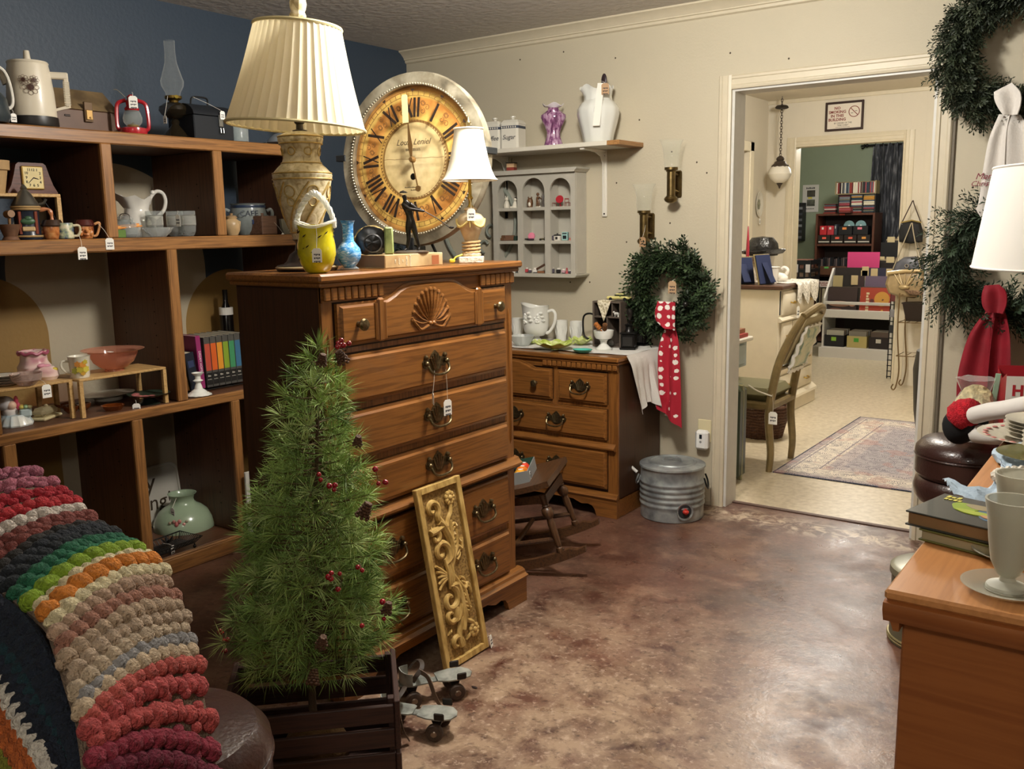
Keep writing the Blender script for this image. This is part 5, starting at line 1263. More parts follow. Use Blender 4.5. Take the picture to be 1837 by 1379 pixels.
# ------------------------------------------------------------ galvanized cooler
def cooler():
 t=thing('galvanized_cooler','ribbed galvanized metal water cooler with red spigot by the doorway','cooler',(1.875,-.255,0),rz=0)
 g=ramp_mat('galvanized',[(.3,'#75797a'),(.5,'#969b9b'),(.72,'#b4b9b6')],.45,'noise',16,(1,1,1),6,.3,metal=.45)
 pr=[(0,0),(.150,0),(.154,.004),(.154,.05)]
 for k in range(5):z=.062+k*.027;pr+=[(.154,z),(.158,z+.006),(.159,z+.011),(.158,z+.016),(.154,z+.022)]
 pr+=[(.154,.25),(.158,.256),(.158,.262),(.150,.262)]
 obj('body',MB().lathe(pr,48),g,t)
 l=obj('lid',MB().lathe([(0,.272),(.10,.272),(.105,.276),(.115,.276),(.12,.270),(.15,.266),(.160,.262),(.161,.254),(.156,.254)],48),g,t)
 obj('lid_handle',MB().tube(spline([(-.05,0,.272),(-.045,0,.288),(0,0,.292),(.045,0,.288),(.05,0,.272)],16),.004,8),g,l)
 a=-.72;ca,sa=math.cos(a),math.sin(a)
 rc=obj('spigot_recess',MB().lathe([(.035,0),(.042,.004),(.042,.0),(.03,-.02),(0,-.02)],28).xf(T(.157*ca,.157*sa,.060)@Matrix.Rotation(a,4,'Z')@Matrix.Rotation(PI/2,4,'Y')),g,t)
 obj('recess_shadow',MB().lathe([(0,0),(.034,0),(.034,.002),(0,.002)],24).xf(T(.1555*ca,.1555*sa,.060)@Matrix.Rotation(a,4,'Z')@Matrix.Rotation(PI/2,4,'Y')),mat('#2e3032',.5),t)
 obj('spigot',MB().ball((.168*ca,.168*sa,.062),(.016,.016,.011),10,7).cyl((.155*ca,.155*sa,.058),(.175*ca,.175*sa,.058),.009).bbox((.165*ca-.006,.165*sa-.006,.066),(.165*ca+.006,.165*sa+.006,.078),.003),mat('#c2352a',.35),t)
 for s_ in(1,-1):
  b0=PI+.25 if s_>0 else.35
  cx_,sy=math.cos(b0),math.sin(b0);R_=.157
  h=obj('side_handle',MB().tube(spline([(R_*cx_-.04*-sy,R_*sy-.04*cx_,.205),((R_+.012)*cx_-.045*-sy,(R_+.012)*sy-.045*cx_,.17),((R_+.018)*cx_,(R_+.018)*sy,.145),((R_+.012)*cx_+.045*-sy,(R_+.012)*sy+.045*cx_,.17),(R_*cx_+.04*-sy,R_*sy+.04*cx_,.205)],20),.0045,8),mat('#2c2e2f',.4,.7)if s_<0 else g,t)
 obj('grip',MB().tube([(-.21,-.07,.245),(-.165,-.055,.205)],.008,8),mat('#d9d8d2',.4),t)
cooler()
# ------------------------------------------------------------ rocking footstool and the box of pool balls
def rocker():
 t=thing('rocking_footstool','dark oak rocking footstool tipped back between the two dressers','footstool',(1.641,-1.153,.018),rot=(0,-.2,.379))
 ok=wood('darkoak','#3b2515','#573a22','y',.4,8,.15);oz=wood('darkoak','#3b2515','#573a22','z',.4,8,.15)
 # seat: saddle slab with moulded edge and a worn reeded centre
 P=[]
 for i in range(11):
  u=i/10;x=lerp(-.20,.20,u);P.append([(x,lerp(-.205,.205,j/8),.322+.016*(2*u-1)**2)for j in range(9)])
 obj('seat',MB().grid([r[::-1]for r in P],.024),ok,t)
 rr=MB()
 for j in range(22):y=lerp(-.15,.15,j/21);rr.tube([(x,y,.3235+.016*(x/.2)**2)for x in(-.15,-.07,0,.07,.15)],.0045,5)
 stuff(obj('reeded_panel',rr,wood('reed','#5a3d22','#8a6438','x',.5),t))
 ap=[(-.17,.30),(-.17,.255),(-.13,.265),(0,.272),(.13,.265),(.17,.255),(.17,.30)]
 for y in(-.17,.155):obj('apron',MB().prism(ap,y,y+.015),ok,t)
 for x in(-.17,.158):obj('apron',MB().prism([(-.155,.30),(-.155,.262),(.155,.262),(.155,.30)],x,x+.012,'yz'),ok,t)
 pr=[(0,0),(.012,0),(.017,.012),(.015,.026),(.010,.03),(.012,.034),(.012,.04),(.015,.09),(.016,.125),(.013,.15),(.022,.162),(.025,.175),(.022,.19),(.013,.198),(.017,.203),(.013,.208),(.015,.212),(.018,.25),(0,.25)]
 for sx in(-1,1):
  for sy in(-1,1):
   lg=MB().lathe(pr,16)
   for v in lg.v:k=1-v.z/.25;v.x+=sx*(.150+.035*k);v.y+=sy*(.155+.022*k);v.z+=.048
   obj('leg',lg,oz,t)
 for sy in(-1,1):
  rp=[(x,x*x/1.8)for x in[lerp(-.27,.29,k/16)for k in range(17)]]
  poly=rp+[(x,z+.04*(1 if abs(x)<.25 else.55))for x,z in reversed(rp)]
  obj('runner',MB().prism(poly,sy*.177-.013,sy*.177+.013),ok,t)
 for sy in(-1,1):obj('stretcher',MB().tube([(-.17,sy*.167,.11),(.17,sy*.167,.11)],.010,8),ok,t)
 obj('stretcher',MB().tube([(0,-.167,.11),(0,.167,.11)],.010,8),ok,t)
 mw=t.matrix_world if False else(Matrix.Translation((1.641,-1.153,.018))@Euler((0,-.2,.379)).to_matrix().to_4x4())
 q=mw@Vector((.02,-.10,.330))
 b=thing('pool_ball_box','open grey and green cardboard box of pool balls on the footstool','box',q,rot=(0,-.2,.379+.1))
 gy=mat('#8b8d8b',.6);gn=mat('#1f4a3c',.6);W_,D_,H_=.16,.24,.068
 for nm,a,c,m in(('bottom',(-W_/2,-D_/2+.09,0),(W_/2,D_/2+.09,.003),gy),('side',(W_/2-.003,-D_/2+.09,.003),(W_/2,D_/2+.09,H_),gy),('side',(-W_/2,-D_/2+.09,.003),(-W_/2+.003,D_/2+.09,H_),gy),('end',(-W_/2+.003,-D_/2+.09,.003),(W_/2-.003,-D_/2+.093,H_),gy),('end',(-W_/2+.003,D_/2+.087,.003),(W_/2-.003,D_/2+.09,H_),gn)):
  obj(nm,MB().box(a,c),m,b,smooth=0)
 obj('green_lining',MB().box((-W_/2+.003,-D_/2+.094,.003),(-W_/2+.005,D_/2+.086,H_+.02)),gn,b,smooth=0)
 text('lettering','9',.05,mat('#e8e6e0',.6),b,(W_/2+.0005,.02,H_*.52),(PI/2,0,PI/2));text('lettering','9',.042,INK,b,(W_/2+.0011,.02,H_*.52),(PI/2,0,PI/2))
 Mb=Matrix.Translation(q)@Euler((0,-.2,.479)).to_matrix().to_4x4()
 cols=[('#ece8dc','white'),('#d9532c','red orange'),('#1d2f66','blue'),('#e8a22c','yellow'),('#1f5a3a','green'),('#e07a2a','orange'),('#18181a','black'),('#d9432c','red')]
 for k in range(8):
  i,j=k%2,k//2;c,nm=cols[k]
  pp=Mb@Vector((-.036+.066*i,-D_/2+.09+.034+.057*j,.032))
  s_=thing('pool_ball','glossy %s pool ball in the grey cardboard box'%nm,'ball',pp,group='pool balls in the box')
  obj('sphere',MB().ball((0,0,0),.0285,18,12),mat(c,.08,coat=.6),s_);obj('number_spot',MB().lathe([(0,.0288),(.010,.0272),(.010,.026),(0,.0275)],14),mat('#eeeae0',.15),s_)
rocker()
# ============================================================ things on the bookcase
def bp(z,px,py,x=.36):
 p=on('x',x,px,py);p.z=z;return p
Z0,Z1,Z2,Z3=1.801,1.401,.723,.076
CAMZ=math.radians(-57)  # turns a thing's front (-y) towards the camera side
FR=PI/2  # front (-y) faces +x, straight out of the bookcase
# ---- top
def percolator():
 t=thing('percolator','tall off white electric percolator with brown daisy print and black base','coffee pot',bp(Z0,60,222,.395),rz=FR-.5)
 wh=mat('#cfc5b0',.35,coat=.2);bk=mat('#1d1a18',.4)
 obj('base',MB().lathe([(0,0),(.084,0),(.086,.006),(.084,.034),(0,.034)],32),bk,t)
 obj('body',MB().lathe([(0,.034),(.080,.034),(.081,.04),(.078,.12),(.070,.20),(.0665,.218),(0,.218)],36),wh,t)
 l=obj('lid',MB().lathe([(0,.217),(.067,.217),(.069,.222),(.066,.227),(.02,.23),(0,.23)],32),wh,t)
 obj('lid_knob',MB().lathe([(0,.229),(.013,.229),(.010,.262),(.009,.266),(0,.267)],14),wh,l)
 hd=MB().bbox((.060,-.012,.172),(.128,.012,.196),.004).bbox((.110,-.010,.075),(.128,.010,.18),.004)
 hd.prism([(.072,.066),(.074,.058),(.128,.072),(.128,.084)],-.006,.006)
 for k in range(14):hd.bbox((.108,-.0115,.082+.006*k),(.130,.0115,.085+.006*k),.001)
 obj('handle',hd,wh,t)
 obj('spout',MB().tube([(-.07,0,.15),(-.088,0,.19),(-.096,0,.20)],[.018,.012,.009],10),wh,t)
 dk=mat('#3f2418',.5);ln_=mat('#6b5344',.6)
 for(ax,z,r)in((.05,.13,.011),(-.22,.155,.007),(.22,.155,.0065)):
  f=MB();g=MB();R=.0765
  def S(a,zz):return((R+.0035-.05*(zz-.12)*.0)*math.sin(a),-(R+.0035)*math.cos(a),zz)
  c=[S(ax+r*math.cos(q)/R,z+r*math.sin(q))for q in[2*PI*i/14 for i in range(14)]]
  f.add([S(ax,z)]+c,[(0,1+i,1+(i+1)%14)for i in range(14)])
  obj('daisy_centre',f,dk,t,smooth=0)
  for k in range(8):
   a=2*PI*k/8;g.tube([S(ax+(r*1.75*math.cos(a)+r*.68*math.cos(q))/R,z+r*1.75*math.sin(a)+r*.68*math.sin(q))for q in[2*PI*i/10 for i in range(10)]],.0007,4,closed=True)
  stuff(obj('daisy_petals',g,ln_,t))
percolator()
t=thing('kettle','dark kettle with looped white handle beside the percolator','kettle',bp(Z0,-24,224,.44),rz=FR)
obj('body',MB().lathe([(0,0),(.07,0),(.078,.02),(.07,.08),(.045,.11),(0,.115)],28),mat('#2c3438',.3),t)
obj('handle',MB().tube(spline([(.045,0,.055),(.085,0,.055),(.098,0,.085),(.09,0,.15),(.07,0,.185),(.03,0,.19),(0,0,.14)],26),.006,8),mat('#d8d4c8',.3),t)
price_tag(t,(.085,-.01,.05),q=(.085,-.02,.035),size=.02)
def file_box():
 t=thing('metal_file_box','worn brown metal file box with slanted lid and brass latch','box',bp(Z0,158,238,.35),rz=FR+.02)
 m1=ramp_mat('worn_tan',[(.35,'#5f4d35'),(.55,'#7d6848'),(.75,'#95794f')],.5,'noise',10,(1,1,1),5);m2=mat('#634838',.45,var=.2,vscale=12)
 obj('body',MB().bbox((-.125,.0,0),(.135,.20,.085),.004),m2,t)
 obj('lid',MB().prism([(-.004,.085),(.10,.172),(.204,.172),(.204,.085)],-.128,.138,'yz'),m1,t)
 lt=obj('latch',MB().bbox((-.012,-.010,.04),(.022,0,.115),.002),mat('#5b4630',.4,.4),t)
 obj('latch_plate',MB().bbox((-.008,-.015,.048),(.018,-.008,.085),.002).ball((.006,-.015,.056),.004),mat('#b08d58',.35,.7),lt)
 obj('name_slot',MB().bbox((-.09,-.003,.055),(-.065,.001,.063),.002),mat('#2c1f18',.5),t)
file_box()
def lantern():
 t=thing('hurricane_lantern','small red hurricane lantern with glass globe and price tag','lantern',bp(Z0,240,238,.42),rz=FR-.6)
 rd=mat('#a31d28',.25,coat=.4)
 obj('tank',MB().lathe([(0,0),(.05,0),(.052,.006),(.05,.022),(.03,.028),(0,.03)],24),rd,t)
 for s_ in(-1,1):obj('side_tube',MB().tube(spline([(s_*.045,0,.014),(s_*.057,0,.03),(s_*.056,0,.09),(s_*.048,0,.118),(s_*.02,0,.13)],18),.0075,8),rd,t)
 obj('globe',MB().lathe([(.024,.032),(.034,.045),(.036,.062),(.030,.082),(.025,.09)],24),GLASS('#e8eee8',.03,.1),t)
 obj('burner',MB().lathe([(0,.028),(.024,.028),(.02,.036),(.008,.04),(0,.045)],20),mat('#b09a5a',.3,.8),t)
 obj('hood',MB().lathe([(.026,.09),(.028,.098),(.02,.108),(.022,.125),(.014,.135),(.016,.142),(.008,.15),(0,.152)],22),rd,t)
 obj('bail',MB().tube(spline([(-.02,0,.14),(-.045,0,.165),(-.06,0,.168)],10),.0016,6),mat('#b8b4a8',.3,.8),t)
 price_tag(t,(.006,-.02,.158),q=(.008,-.032,.142),size=.032,lines=3)
lantern()
def oil_lamp():
 t=thing('oil_lamp','amber glass oil lamp with tall clear chimney on top of the bookcase','oil lamp',bp(Z0,316,243,.34))
 gl=GLASS('#3c3222',.05,.30)
 obj('pedestal',MB().lathe([(0,0),(.062,0),(.064,.006),(.05,.02),(.026,.045),(.014,.06),(.018,.072),(.012,.082),(0,.084)],28,wave=lambda a,j:1+.02*math.cos(8*a)),gl,t)
 obj('font',MB().lathe([(0,.082),(.02,.084),(.05,.1),(.062,.118),(.06,.132),(.04,.146),(.02,.152),(0,.152)],28),gl,t)
 obj('burner',MB().lathe([(0,.15),(.018,.15),(.02,.158),(.034,.166),(.035,.176),(.028,.178),(0,.178)],22),mat('#8a7138',.3,.9),t)
 pr=[(.028,.176),(.03,.19),(.044,.215),(.047,.235),(.036,.27),(.024,.31),(.021,.35),(.022,.398)]
 ch=obj('chimney',MB().grid([[(r*math.cos(2*PI*i/28),r*math.sin(2*PI*i/28),z)for r,z in pr]for i in range(28)],0,closed_u=True),GLASS('#f4f7f4',.02,.015),t)
 obj('wick_knob',MB().cyl((.034,-.01,.168),(.05,-.02,.168),.002).cyl((.05,-.02,.166),(.054,-.022,.168),.008),mat('#c8b050',.3,.8),t)
 price_tag(t,(.02,-.04,.172),q=(.03,-.068,.09),size=.022)
oil_lamp()
t=thing('black_metal_box','dark metal lock box with clasp and tag on top of the bookcase','box',bp(Z0,381,250,.44),rz=FR)
bm_=mat('#23262b',.45,.3)
obj('body',MB().bbox((-.085,0,0),(.115,.18,.10),.004),bm_,t);obj('lid',MB().prism([(-.006,.10)]+[(.09-.096*math.cos(PI*k/10),.10+.05*math.sin(PI*k/10))for k in range(11)],-.088,.118,'yz'),bm_,t)
obj('clasp',MB().bbox((.035,-.010,.055),(.055,.001,.105),.002).tube([(.038,-.011,.05),(.038,-.013,.03),(.052,-.013,.03),(.052,-.011,.05)],.0025),mat('#9a9a96',.3,.9),t)
obj('carry_handle',MB().tube(spline([(-.03,.09,.152),(-.025,.085,.178),(.015,.08,.182),(.05,.085,.178),(.055,.09,.152)],16),.004,7),mat('#1b1b1d',.4),t)
price_tag(t,(-.03,.07,.178),q=(.048,-.016,.12),size=.024)
t=thing('apothecary_jar','clear glass apothecary jar behind the lamp shade','jar',bp(Z0,430,258,.40));obj('jar',MB().lathe(rev([(0,0),(.035,0),(.04,.006),(.04,.11),(.03,.125),(.034,.135)],.003),24),GLASS('#dfe6e4',.03,.12),t);obj('lid',MB().lathe([(0,.134),(.036,.134),(.03,.145),(.008,.15),(.012,.162),(0,.168)],20),GLASS('#dfe6e4',.03,.12),t)
t=thing('covered_platter','silver grey covered serving dish behind the big lamp','serving dish',bp(Z0,520,264,.36));sv=mat('#a9adb0',.25,.5)
obj('tray',MB().lathe(rev([(0,0),(.08,0),(.125,.016),(.13,.018)],.003),36),sv,t);obj('cover',MB().lathe([(.105,.016),(.10,.035),(.075,.06),(.03,.072),(0,.074)],36),sv,t);obj('cover_knob',MB().lathe([(0,.072),(.006,.074),(.012,.084),(0,.092)],14),sv,t)
price_tag(t,(-.02,-.12,.02),q=(-.02,-.135,-.0),size=.022)
# grey horn vase standing on the floor plant pedestal is hidden; a curved vase peeks past the lamp
t=thing('swan_neck_vase','tall grey glass swan neck vase peeking out beside the big lamp','vase',bp(Z0,556,262,.40));obj('body',MB().tube(spline([(0,0,0),(0,0,.03),(.0,.012,.08),(0,.02,.14),(0,-.004,.19),(0,-.022,.23)],24),[.035,.04,.042,.042,.04,.037,.033,.03,.027,.025,.024,.024,.024,.025,.026,.027,.028,.028,.028,.027,.026,.025,.024,.024,.025],14),mat('#8d9096',.15,coat=.5),t)
# ---- row one
RIS=wood('riser','#a8834e','#c49f68','y',.5,6)
def riser(label,p0,L,D,H,w_=.012,lw=.016):
 t=thing('wooden_riser',label,'riser',p0,rz=FR)
 obj('top',MB().bbox((0,0,H-w_),(L,D,H),.002),RIS,t)
 for x in(0,L-lw):
  for y in(0,D-lw):obj('leg',MB().bbox((x,y,0),(x+lw,y+lw,H-w_),.001),RIS,t)
 return t
riser('pale wooden riser holding the small mantel clock',(.40,-2.73,Z1),.33,.22,.165)
RT=Z1+.165
def mantel_clock():
 t=thing('mantel_clock','small flared wooden electric clock with square gold dial','clock',Vector((.36,on('x',.36,60,343).y,RT)),rz=FR)
 wd=wood('walnut','#3d2018','#5b3226','x',.35,9,.2)
 hw,tw,H_=.092,.055,.112
 poly=[(-hw,0),(hw,0),(hw,.006),(.078,.03),(.066,.065),(tw,H_-.008),(tw-.01,H_),(-tw+.01,H_),(-tw,H_-.008),(-.066,.065),(-.078,.03),(-hw,.006)]
 obj('case',MB().prism(poly,0,.06),wd,t)
 gd=mat('#a88a4e',.35,.6)
 b=MB().bbox((-.040,-.008,.016),(.040,0,.100),.003);fr_=obj('bezel',b,gd,t)
 obj('dial',MB().box((-.035,-.0095,.021),(.035,-.008,.095)),mat('#cfbd84',.4,var=.1),t,smooth=0)
 for i,s_ in enumerate(('12','1','2','3','4','5','6','7','8','9','10','11')):
  a=PI/2-2*PI*i/12;k=1/max(abs(math.cos(a)),abs(math.sin(a)),.75)
  text('numeral',s_,.014,INK,t,(.0265*math.cos(a)*k*.95,-.0102,.058+.029*math.sin(a)*k*.95))
 obj('hour_hand',MB().tube([(0,-.011,.058),(.018,-.011,.053)],[.002,.001],5),INK,t);obj('minute_hand',MB().tube([(0,-.0115,.058),(-.02,-.0115,.038)],[.0016,.0008],5),INK,t)
 cdp=spline([(.03,.062,.02),(.06,.075,-.0),(.085,.05,-.06),(.095,.02,-.11),(.13,.01,-.135),(.17,.03,-.115)],24)
 obj('power_cord',MB().tube(cdp,.0025,6),mat('#17130f',.5),t)
mantel_clock()
t=thing('terracotta_pot','pale clay flower pot on the wooden riser beside the mantel clock','flower pot',Vector((.34,on('x',.34,-12,345).y,RT)));obj('pot',MB().lathe(rev([(0,0),(.038,0),(.052,.08),(.06,.082),(.062,.115)],.006),26),mat('#a98a60',.8),t)
def stein():
 t=thing('beer_stein','painted beer stein with pewter lid and relief of a green hat','stein',bp(Z1,52,432,.40),rz=FR-.4)
 nv=mat('#1e2430',.3);tan=mat('#a98a5c',.4);pew=mat('#7d7a70',.3,.8)
 b=obj('body',MB().lathe([(0,0),(.045,0),(.047,.008),(.042,.02),(.041,.10),(.045,.112),(.045,.12),(0,.12)],28),nv,t)
 for z,r in((.012,.0468),(.108,.0455),(.116,.0465)):obj('relief_band',MB().tube([(r*math.cos(2*PI*i/28),r*math.sin(2*PI*i/28),z)for i in range(28)],.004,6,closed=True),tan,b)
 obj('hat_relief',MB().ball((.0,-.041,.065),(.024,.006,.012)).ball((.002,-.042,.075),(.013,.006,.009)),mat('#3d5c40',.4),t)
 obj('scroll_relief',MB().bbox((-.02,-.045,.03),(.022,-.039,.046),.003),mat('#c2a678',.5),t)
 for a in(-2.2,-.9):obj('column_relief',MB().tube([(.043*math.cos(a),.043*math.sin(a),.02),(.043*math.cos(a),.043*math.sin(a),.1)],.006,7),mat('#7a3a28',.4),t)
 obj('handle',MB().tube(spline([(.043,0,.105),(.072,0,.108),(.082,0,.085),(.078,0,.05),(.06,0,.028),(.044,0,.026)],20),[.007+.002*math.sin(i*1.3)for i in range(21)],8),mat('#b0714a',.35),t)
 l=obj('lid',MB().lathe([(0,.12),(.046,.12),(.047,.124),(.036,.142),(.02,.168),(.010,.178),(.012,.184),(.004,.196),(0,.198)],26),pew,t)
 obj('thumb_lift',MB().tube([(.04,0,.125),(.06,0,.13),(.07,0,.145)],.005,6),pew,l)
stein()
t=thing('wooden_nut_mill','small carved wooden mortar and mallet beside the painted stein','mortar',bp(Z1,20,432,.42));wm_=mat('#6b4a34',.6,var=.3,vscale=40)
obj('bowl',MB().lathe(rev([(0,0),(.03,0),(.022,.012),(.028,.03),(.036,.055)],.006),22),wm_,t);obj('mallet',MB().cyl((0,0,.03),(.004,0,.085),.005).cyl((-.012,0,.09),(.022,0,.092),.013,n=14),mat('#83603c',.5),t)
def toby(px,lab,hat,rz):
 t=thing('toby_mug',lab,'mug',bp(Z1,px,430,.43),rz=rz)
 sk=ramp_mat('toby_skin',[(.35,'#7a3c22'),(.55,'#b9743f'),(.75,'#d9a56c')],.2,'noise',40,coat=.4)
 mb=MB().lathe([(0,0),(.026,0),(.028,.004),(.032,.018),(.034,.035),(.032,.05),(0,.05)],24)
 for(x,y,z,r)in((0,-.034,.028,(.006,.008,.008)),(-.012,-.031,.036,(.006,.004,.004)),(.012,-.031,.036,(.006,.004,.004)),(0,-.031,.015,(.013,.006,.006)),(-.018,-.026,.02,(.008,.007,.012)),(.018,-.026,.02,(.008,.007,.012))):mb.ball((x,y,z),r,8,6)
 obj('face',mb,sk,t);obj('hat',MB().lathe([(0,.047),(.037,.046),(.039,.05),(.034,.062),(.03,.07),(0,.071)],24),mat(hat,.2,coat=.4),t)
 obj('handle',MB().tube(spline([(.034,0,.052),(.055,0,.058),(.052,0,.035),(.042,0,.012),(.03,0,.008)],16),.005,8),mat('#c08a58',.3),t)
 return t
toby(96,'brown hatted character face mug next to the clock cord','#3b2a20',FR+2.6)
a=toby(153,'bearded character face mug with dark red hat and dangling tag','#4a1f1a',FR-.3);price_tag(a,(.05,-.005,.055),q=(.078,-.035,.0),size=.03)
t=thing('relief_mug','small stoneware mug with blue and green figure relief','mug',bp(Z1,118,431,.45),rz=FR-.2)
obj('body',MB().lathe(rev([(0,0),(.027,0),(.030,.003),(.030,.052),(.028,.058)],.003),24),ramp_mat('relief_print',[(.35,'#2c3a66'),(.5,'#8d9878'),(.62,'#c9bfa0')],.35,'noise',45,bump=.4),t)
obj('handle',MB().tube(spline([(.029,0,.048),(.05,0,.048),(.054,0,.03),(.045,0,.012),(.03,0,.01)],16),.005,8),mat('#b9ac8c',.35),t)
price_tag(t,(.045,-.01,.012),q=(.04,-.045,-.03),size=.032,lines=3)
IRON=mat('#cfcbc2',.15,coat=.5)
def wash_pitcher():
 t=thing('ironstone_pitcher','large white pitcher with wavy rim and curled handle in the bookcase','pitcher',bp(Z1,250,428,.26),rz=FR-.35)
 pr=[(0,0),(.05,0),(.056,.008),(.066,.03),(.071,.055),(.066,.08),(.052,.10),(.047,.115),(.052,.14),(.062,.16)]
 mb=MB().lathe(rev(pr,.004),40)
 for v in mb.v:
  if v.z>.1:
   u=(v.z-.1)/.06;k=max(0,-v.x/.06);v.x-=.055*u*u*(k**1.2);v.z+=.018*u*k+.007*u*math.sin(6*math.atan2(v.y,v.x))
 obj('body',mb,IRON,t)
 obj('handle',MB().tube(spline([(.048,0,.135),(.062,0,.168),(.085,0,.188),(.11,0,.178),(.118,0,.145),(.105,0,.105),(.07,0,.075)],26),[.008]*27,8).ball((.068,0,.182),.011),IRON,t)
wash_pitcher()
CG=GLASS('#e4e8e6',.03,.06)
t=thing('glass_jar','round clear glass canning jar with wire bail lid','jar',bp(Z1,226,420,.40));obj('jar',MB().lathe(rev([(0,0),(.036,0),(.046,.012),(.048,.04),(.038,.058),(.03,.062),(.03,.07)],.003),26),GLASS('#cfd4d2',.03,.16),t);obj('lid',MB().lathe([(0,.07),(.032,.07),(.032,.078),(.02,.084),(0,.085)],22),CG,t);obj('bail',MB().tube(spline([(-.034,0,.05),(-.034,0,.085),(0,0,.094),(.034,0,.085),(.04,0,.05)],16),.0018,6),mat('#8f8f8a',.3,.9),t)
t=thing('green_card_box','small green box with orange sticks laid across it','box',bp(Z1,218,428,.45),rz=FR);obj('box',MB().bbox((-.022,0,0),(.022,.05,.03),.002),mat('#56732c',.5),t);obj('clear_tray',MB().bbox((.022,.0,.002),(.09,.05,.024),.003),CG,t)
for k,(a,c)in enumerate(((0,'#d98a3c'),(.06,'#e0a45a'),(-.05,'#c9782c'))):
 s_=thing('chopstick',['orange lacquered chopstick lying uppermost on the green box','pale orange chopstick lying in the middle on the green box','dark orange chopstick lying lowest on the green box'][k],'chopstick',t.location+Vector((-.012-.012*k,0,.0325+.004*k)),rz=FR+a);obj('stick',MB().tube([(-.02,0,.002),(.10,0,.012)],[.004,.003],6),mat(c,.4),s_)
t=thing('cut_glass_bowl','small scalloped cut glass bowl in front of the white pitcher','bowl',bp(Z1,285,429,.44));obj('bowl',MB().lathe(rev([(0,0),(.028,0),(.032,.005),(.048,.02),(.06,.038)],.004),36,wave=lambda a,j:1+.06*math.sin(12*a+1.5*j)),GLASS('#dde0de',.05,.22),t)
def drink_glass(px,x,lab):
 t=thing('drinking_glass',lab,'glass',bp(Z1,px,424,x),group='etched drinking glasses in the bookcase')
 pr=[(0,.004),(.024,.004),(.032,.02),(.034,.05),(.034,.105)]
 obj('glass',MB().lathe(rev(pr,.002),26),CG,t);obj('foot',MB().lathe([(0,0),(.022,0),(.02,.006),(0,.007)],20),CG,t)
 obj('frosted_band',MB().lathe([(.0345,.045),(.0347,.085)],26),GLASS('#e6e4da',.5,.16),t)
 for z in(.047,.087):obj('silver_line',MB().tube([(.0347*math.cos(2*PI*i/26),.0347*math.sin(2*PI*i/26),z)for i in range(26)],.0009,4,closed=True),mat('#c9c8c0',.25,.8),t)
 return t
drink_glass(279,.36,'clear drinking glass with frosted band standing before the white pitcher');drink_glass(316,.34,'clear drinking glass with frosted band in the middle of the row')
a=drink_glass(338,.39,'clear drinking glass with frosted band and a paper tag');price_tag(a,(-.012,-.034,.106),q=(-.008,-.04,.09),size=.034)
t=thing('stoneware_urn','small tan stoneware jar with side lugs beside the upright','jar',bp(Z1,417,422,.42),rz=FR);tn=mat('#b0946c',.35,var=.2,vscale=25)
obj('jar',MB().lathe(rev([(0,0),(.024,0),(.034,.02),(.037,.045),(.032,.062),(.022,.07),(.026,.078)],.003),26),tn,t)
for s_ in(-1,1):obj('lug',MB().tube([(s_*.03,0,.062),(s_*.044,0,.058),(s_*.042,0,.04),(s_*.034,0,.036)],.0045,7),tn,t)
obj('lid',MB().lathe([(0,.078),(.024,.078),(.02,.084),(.006,.086),(.008,.094),(0,.096)],20),mat('#8a7050',.4),t)
def crock():
 t=thing('salt_glaze_crock','grey salt glazed crock marked CAFE with two looped handles','crock',bp(Z1,448,421,.28),rz=FR-.5)
 g=mat('#8a9290',.25,coat=.4,var=.15,vscale=20)
 obj('body',MB().lathe(rev([(0,0),(.06,0),(.072,.02),(.082,.06),(.084,.09),(.078,.12),(.076,.135),(.082,.142)],.005),32),g,t)
 obj('blue_line',MB().lathe([(.0785,.122),(.0795,.128),(.078,.134)],32,close=True),mat('#2c3a52',.3),t)
 for s_ in(-1,1):obj('handle',MB().tube(spline([(s_*.08,0,.085),(s_*.10,0,.075),(s_*.11,0,.095),(s_*.102,0,.115),(s_*.085,0,.108)],16),.008,8),g,t)
 text('lettering','CAFE',.036,mat('#1f2a3c',.4),t,(-.012,-.0855,.095));obj('blue_flower',MB().lathe([(0,0),(.013,0),(.013,.003),(0,.004)],16,wave=lambda a,j:1+.25*math.cos(5*a)).xf(T(.012,-.082,.058,rx=PI/2)),mat('#2c3f66',.3),t)
crock()
t=thing('small_wooden_box','small dark wooden box with tag in front of the stoneware crock','box',bp(Z1,484,424,.40),rz=FR+.15);wb_=wood('smallbox','#5c4234','#785a48','x',.5)
obj('body',MB().bbox((-.045,0,0),(.055,.08,.085),.003),wb_,t);obj('knob',MB().lathe([(0,0),(.009,0),(.009,.012),(0,.013)],12),wb_,t,(0,.04,.085));price_tag(t,(.03,-.004,.055),q=(.055,-.03,.005),size=.03,rz=.3)
t=thing('ribbed_planter','pale ribbed pottery planter standing on a glass plate by the lamp','planter',bp(Z1,520,424,.40),rz=FR);obj('bowl',MB().lathe(rev([(0,0),(.03,0),(.042,.03),(.046,.07)],.004),28,wave=lambda a,j:1+.03*math.cos(16*a)),mat('#a8a894',.35),t);price_tag(t,(-.03,-.038,.07),q=(-.035,-.05,.055),size=.026)
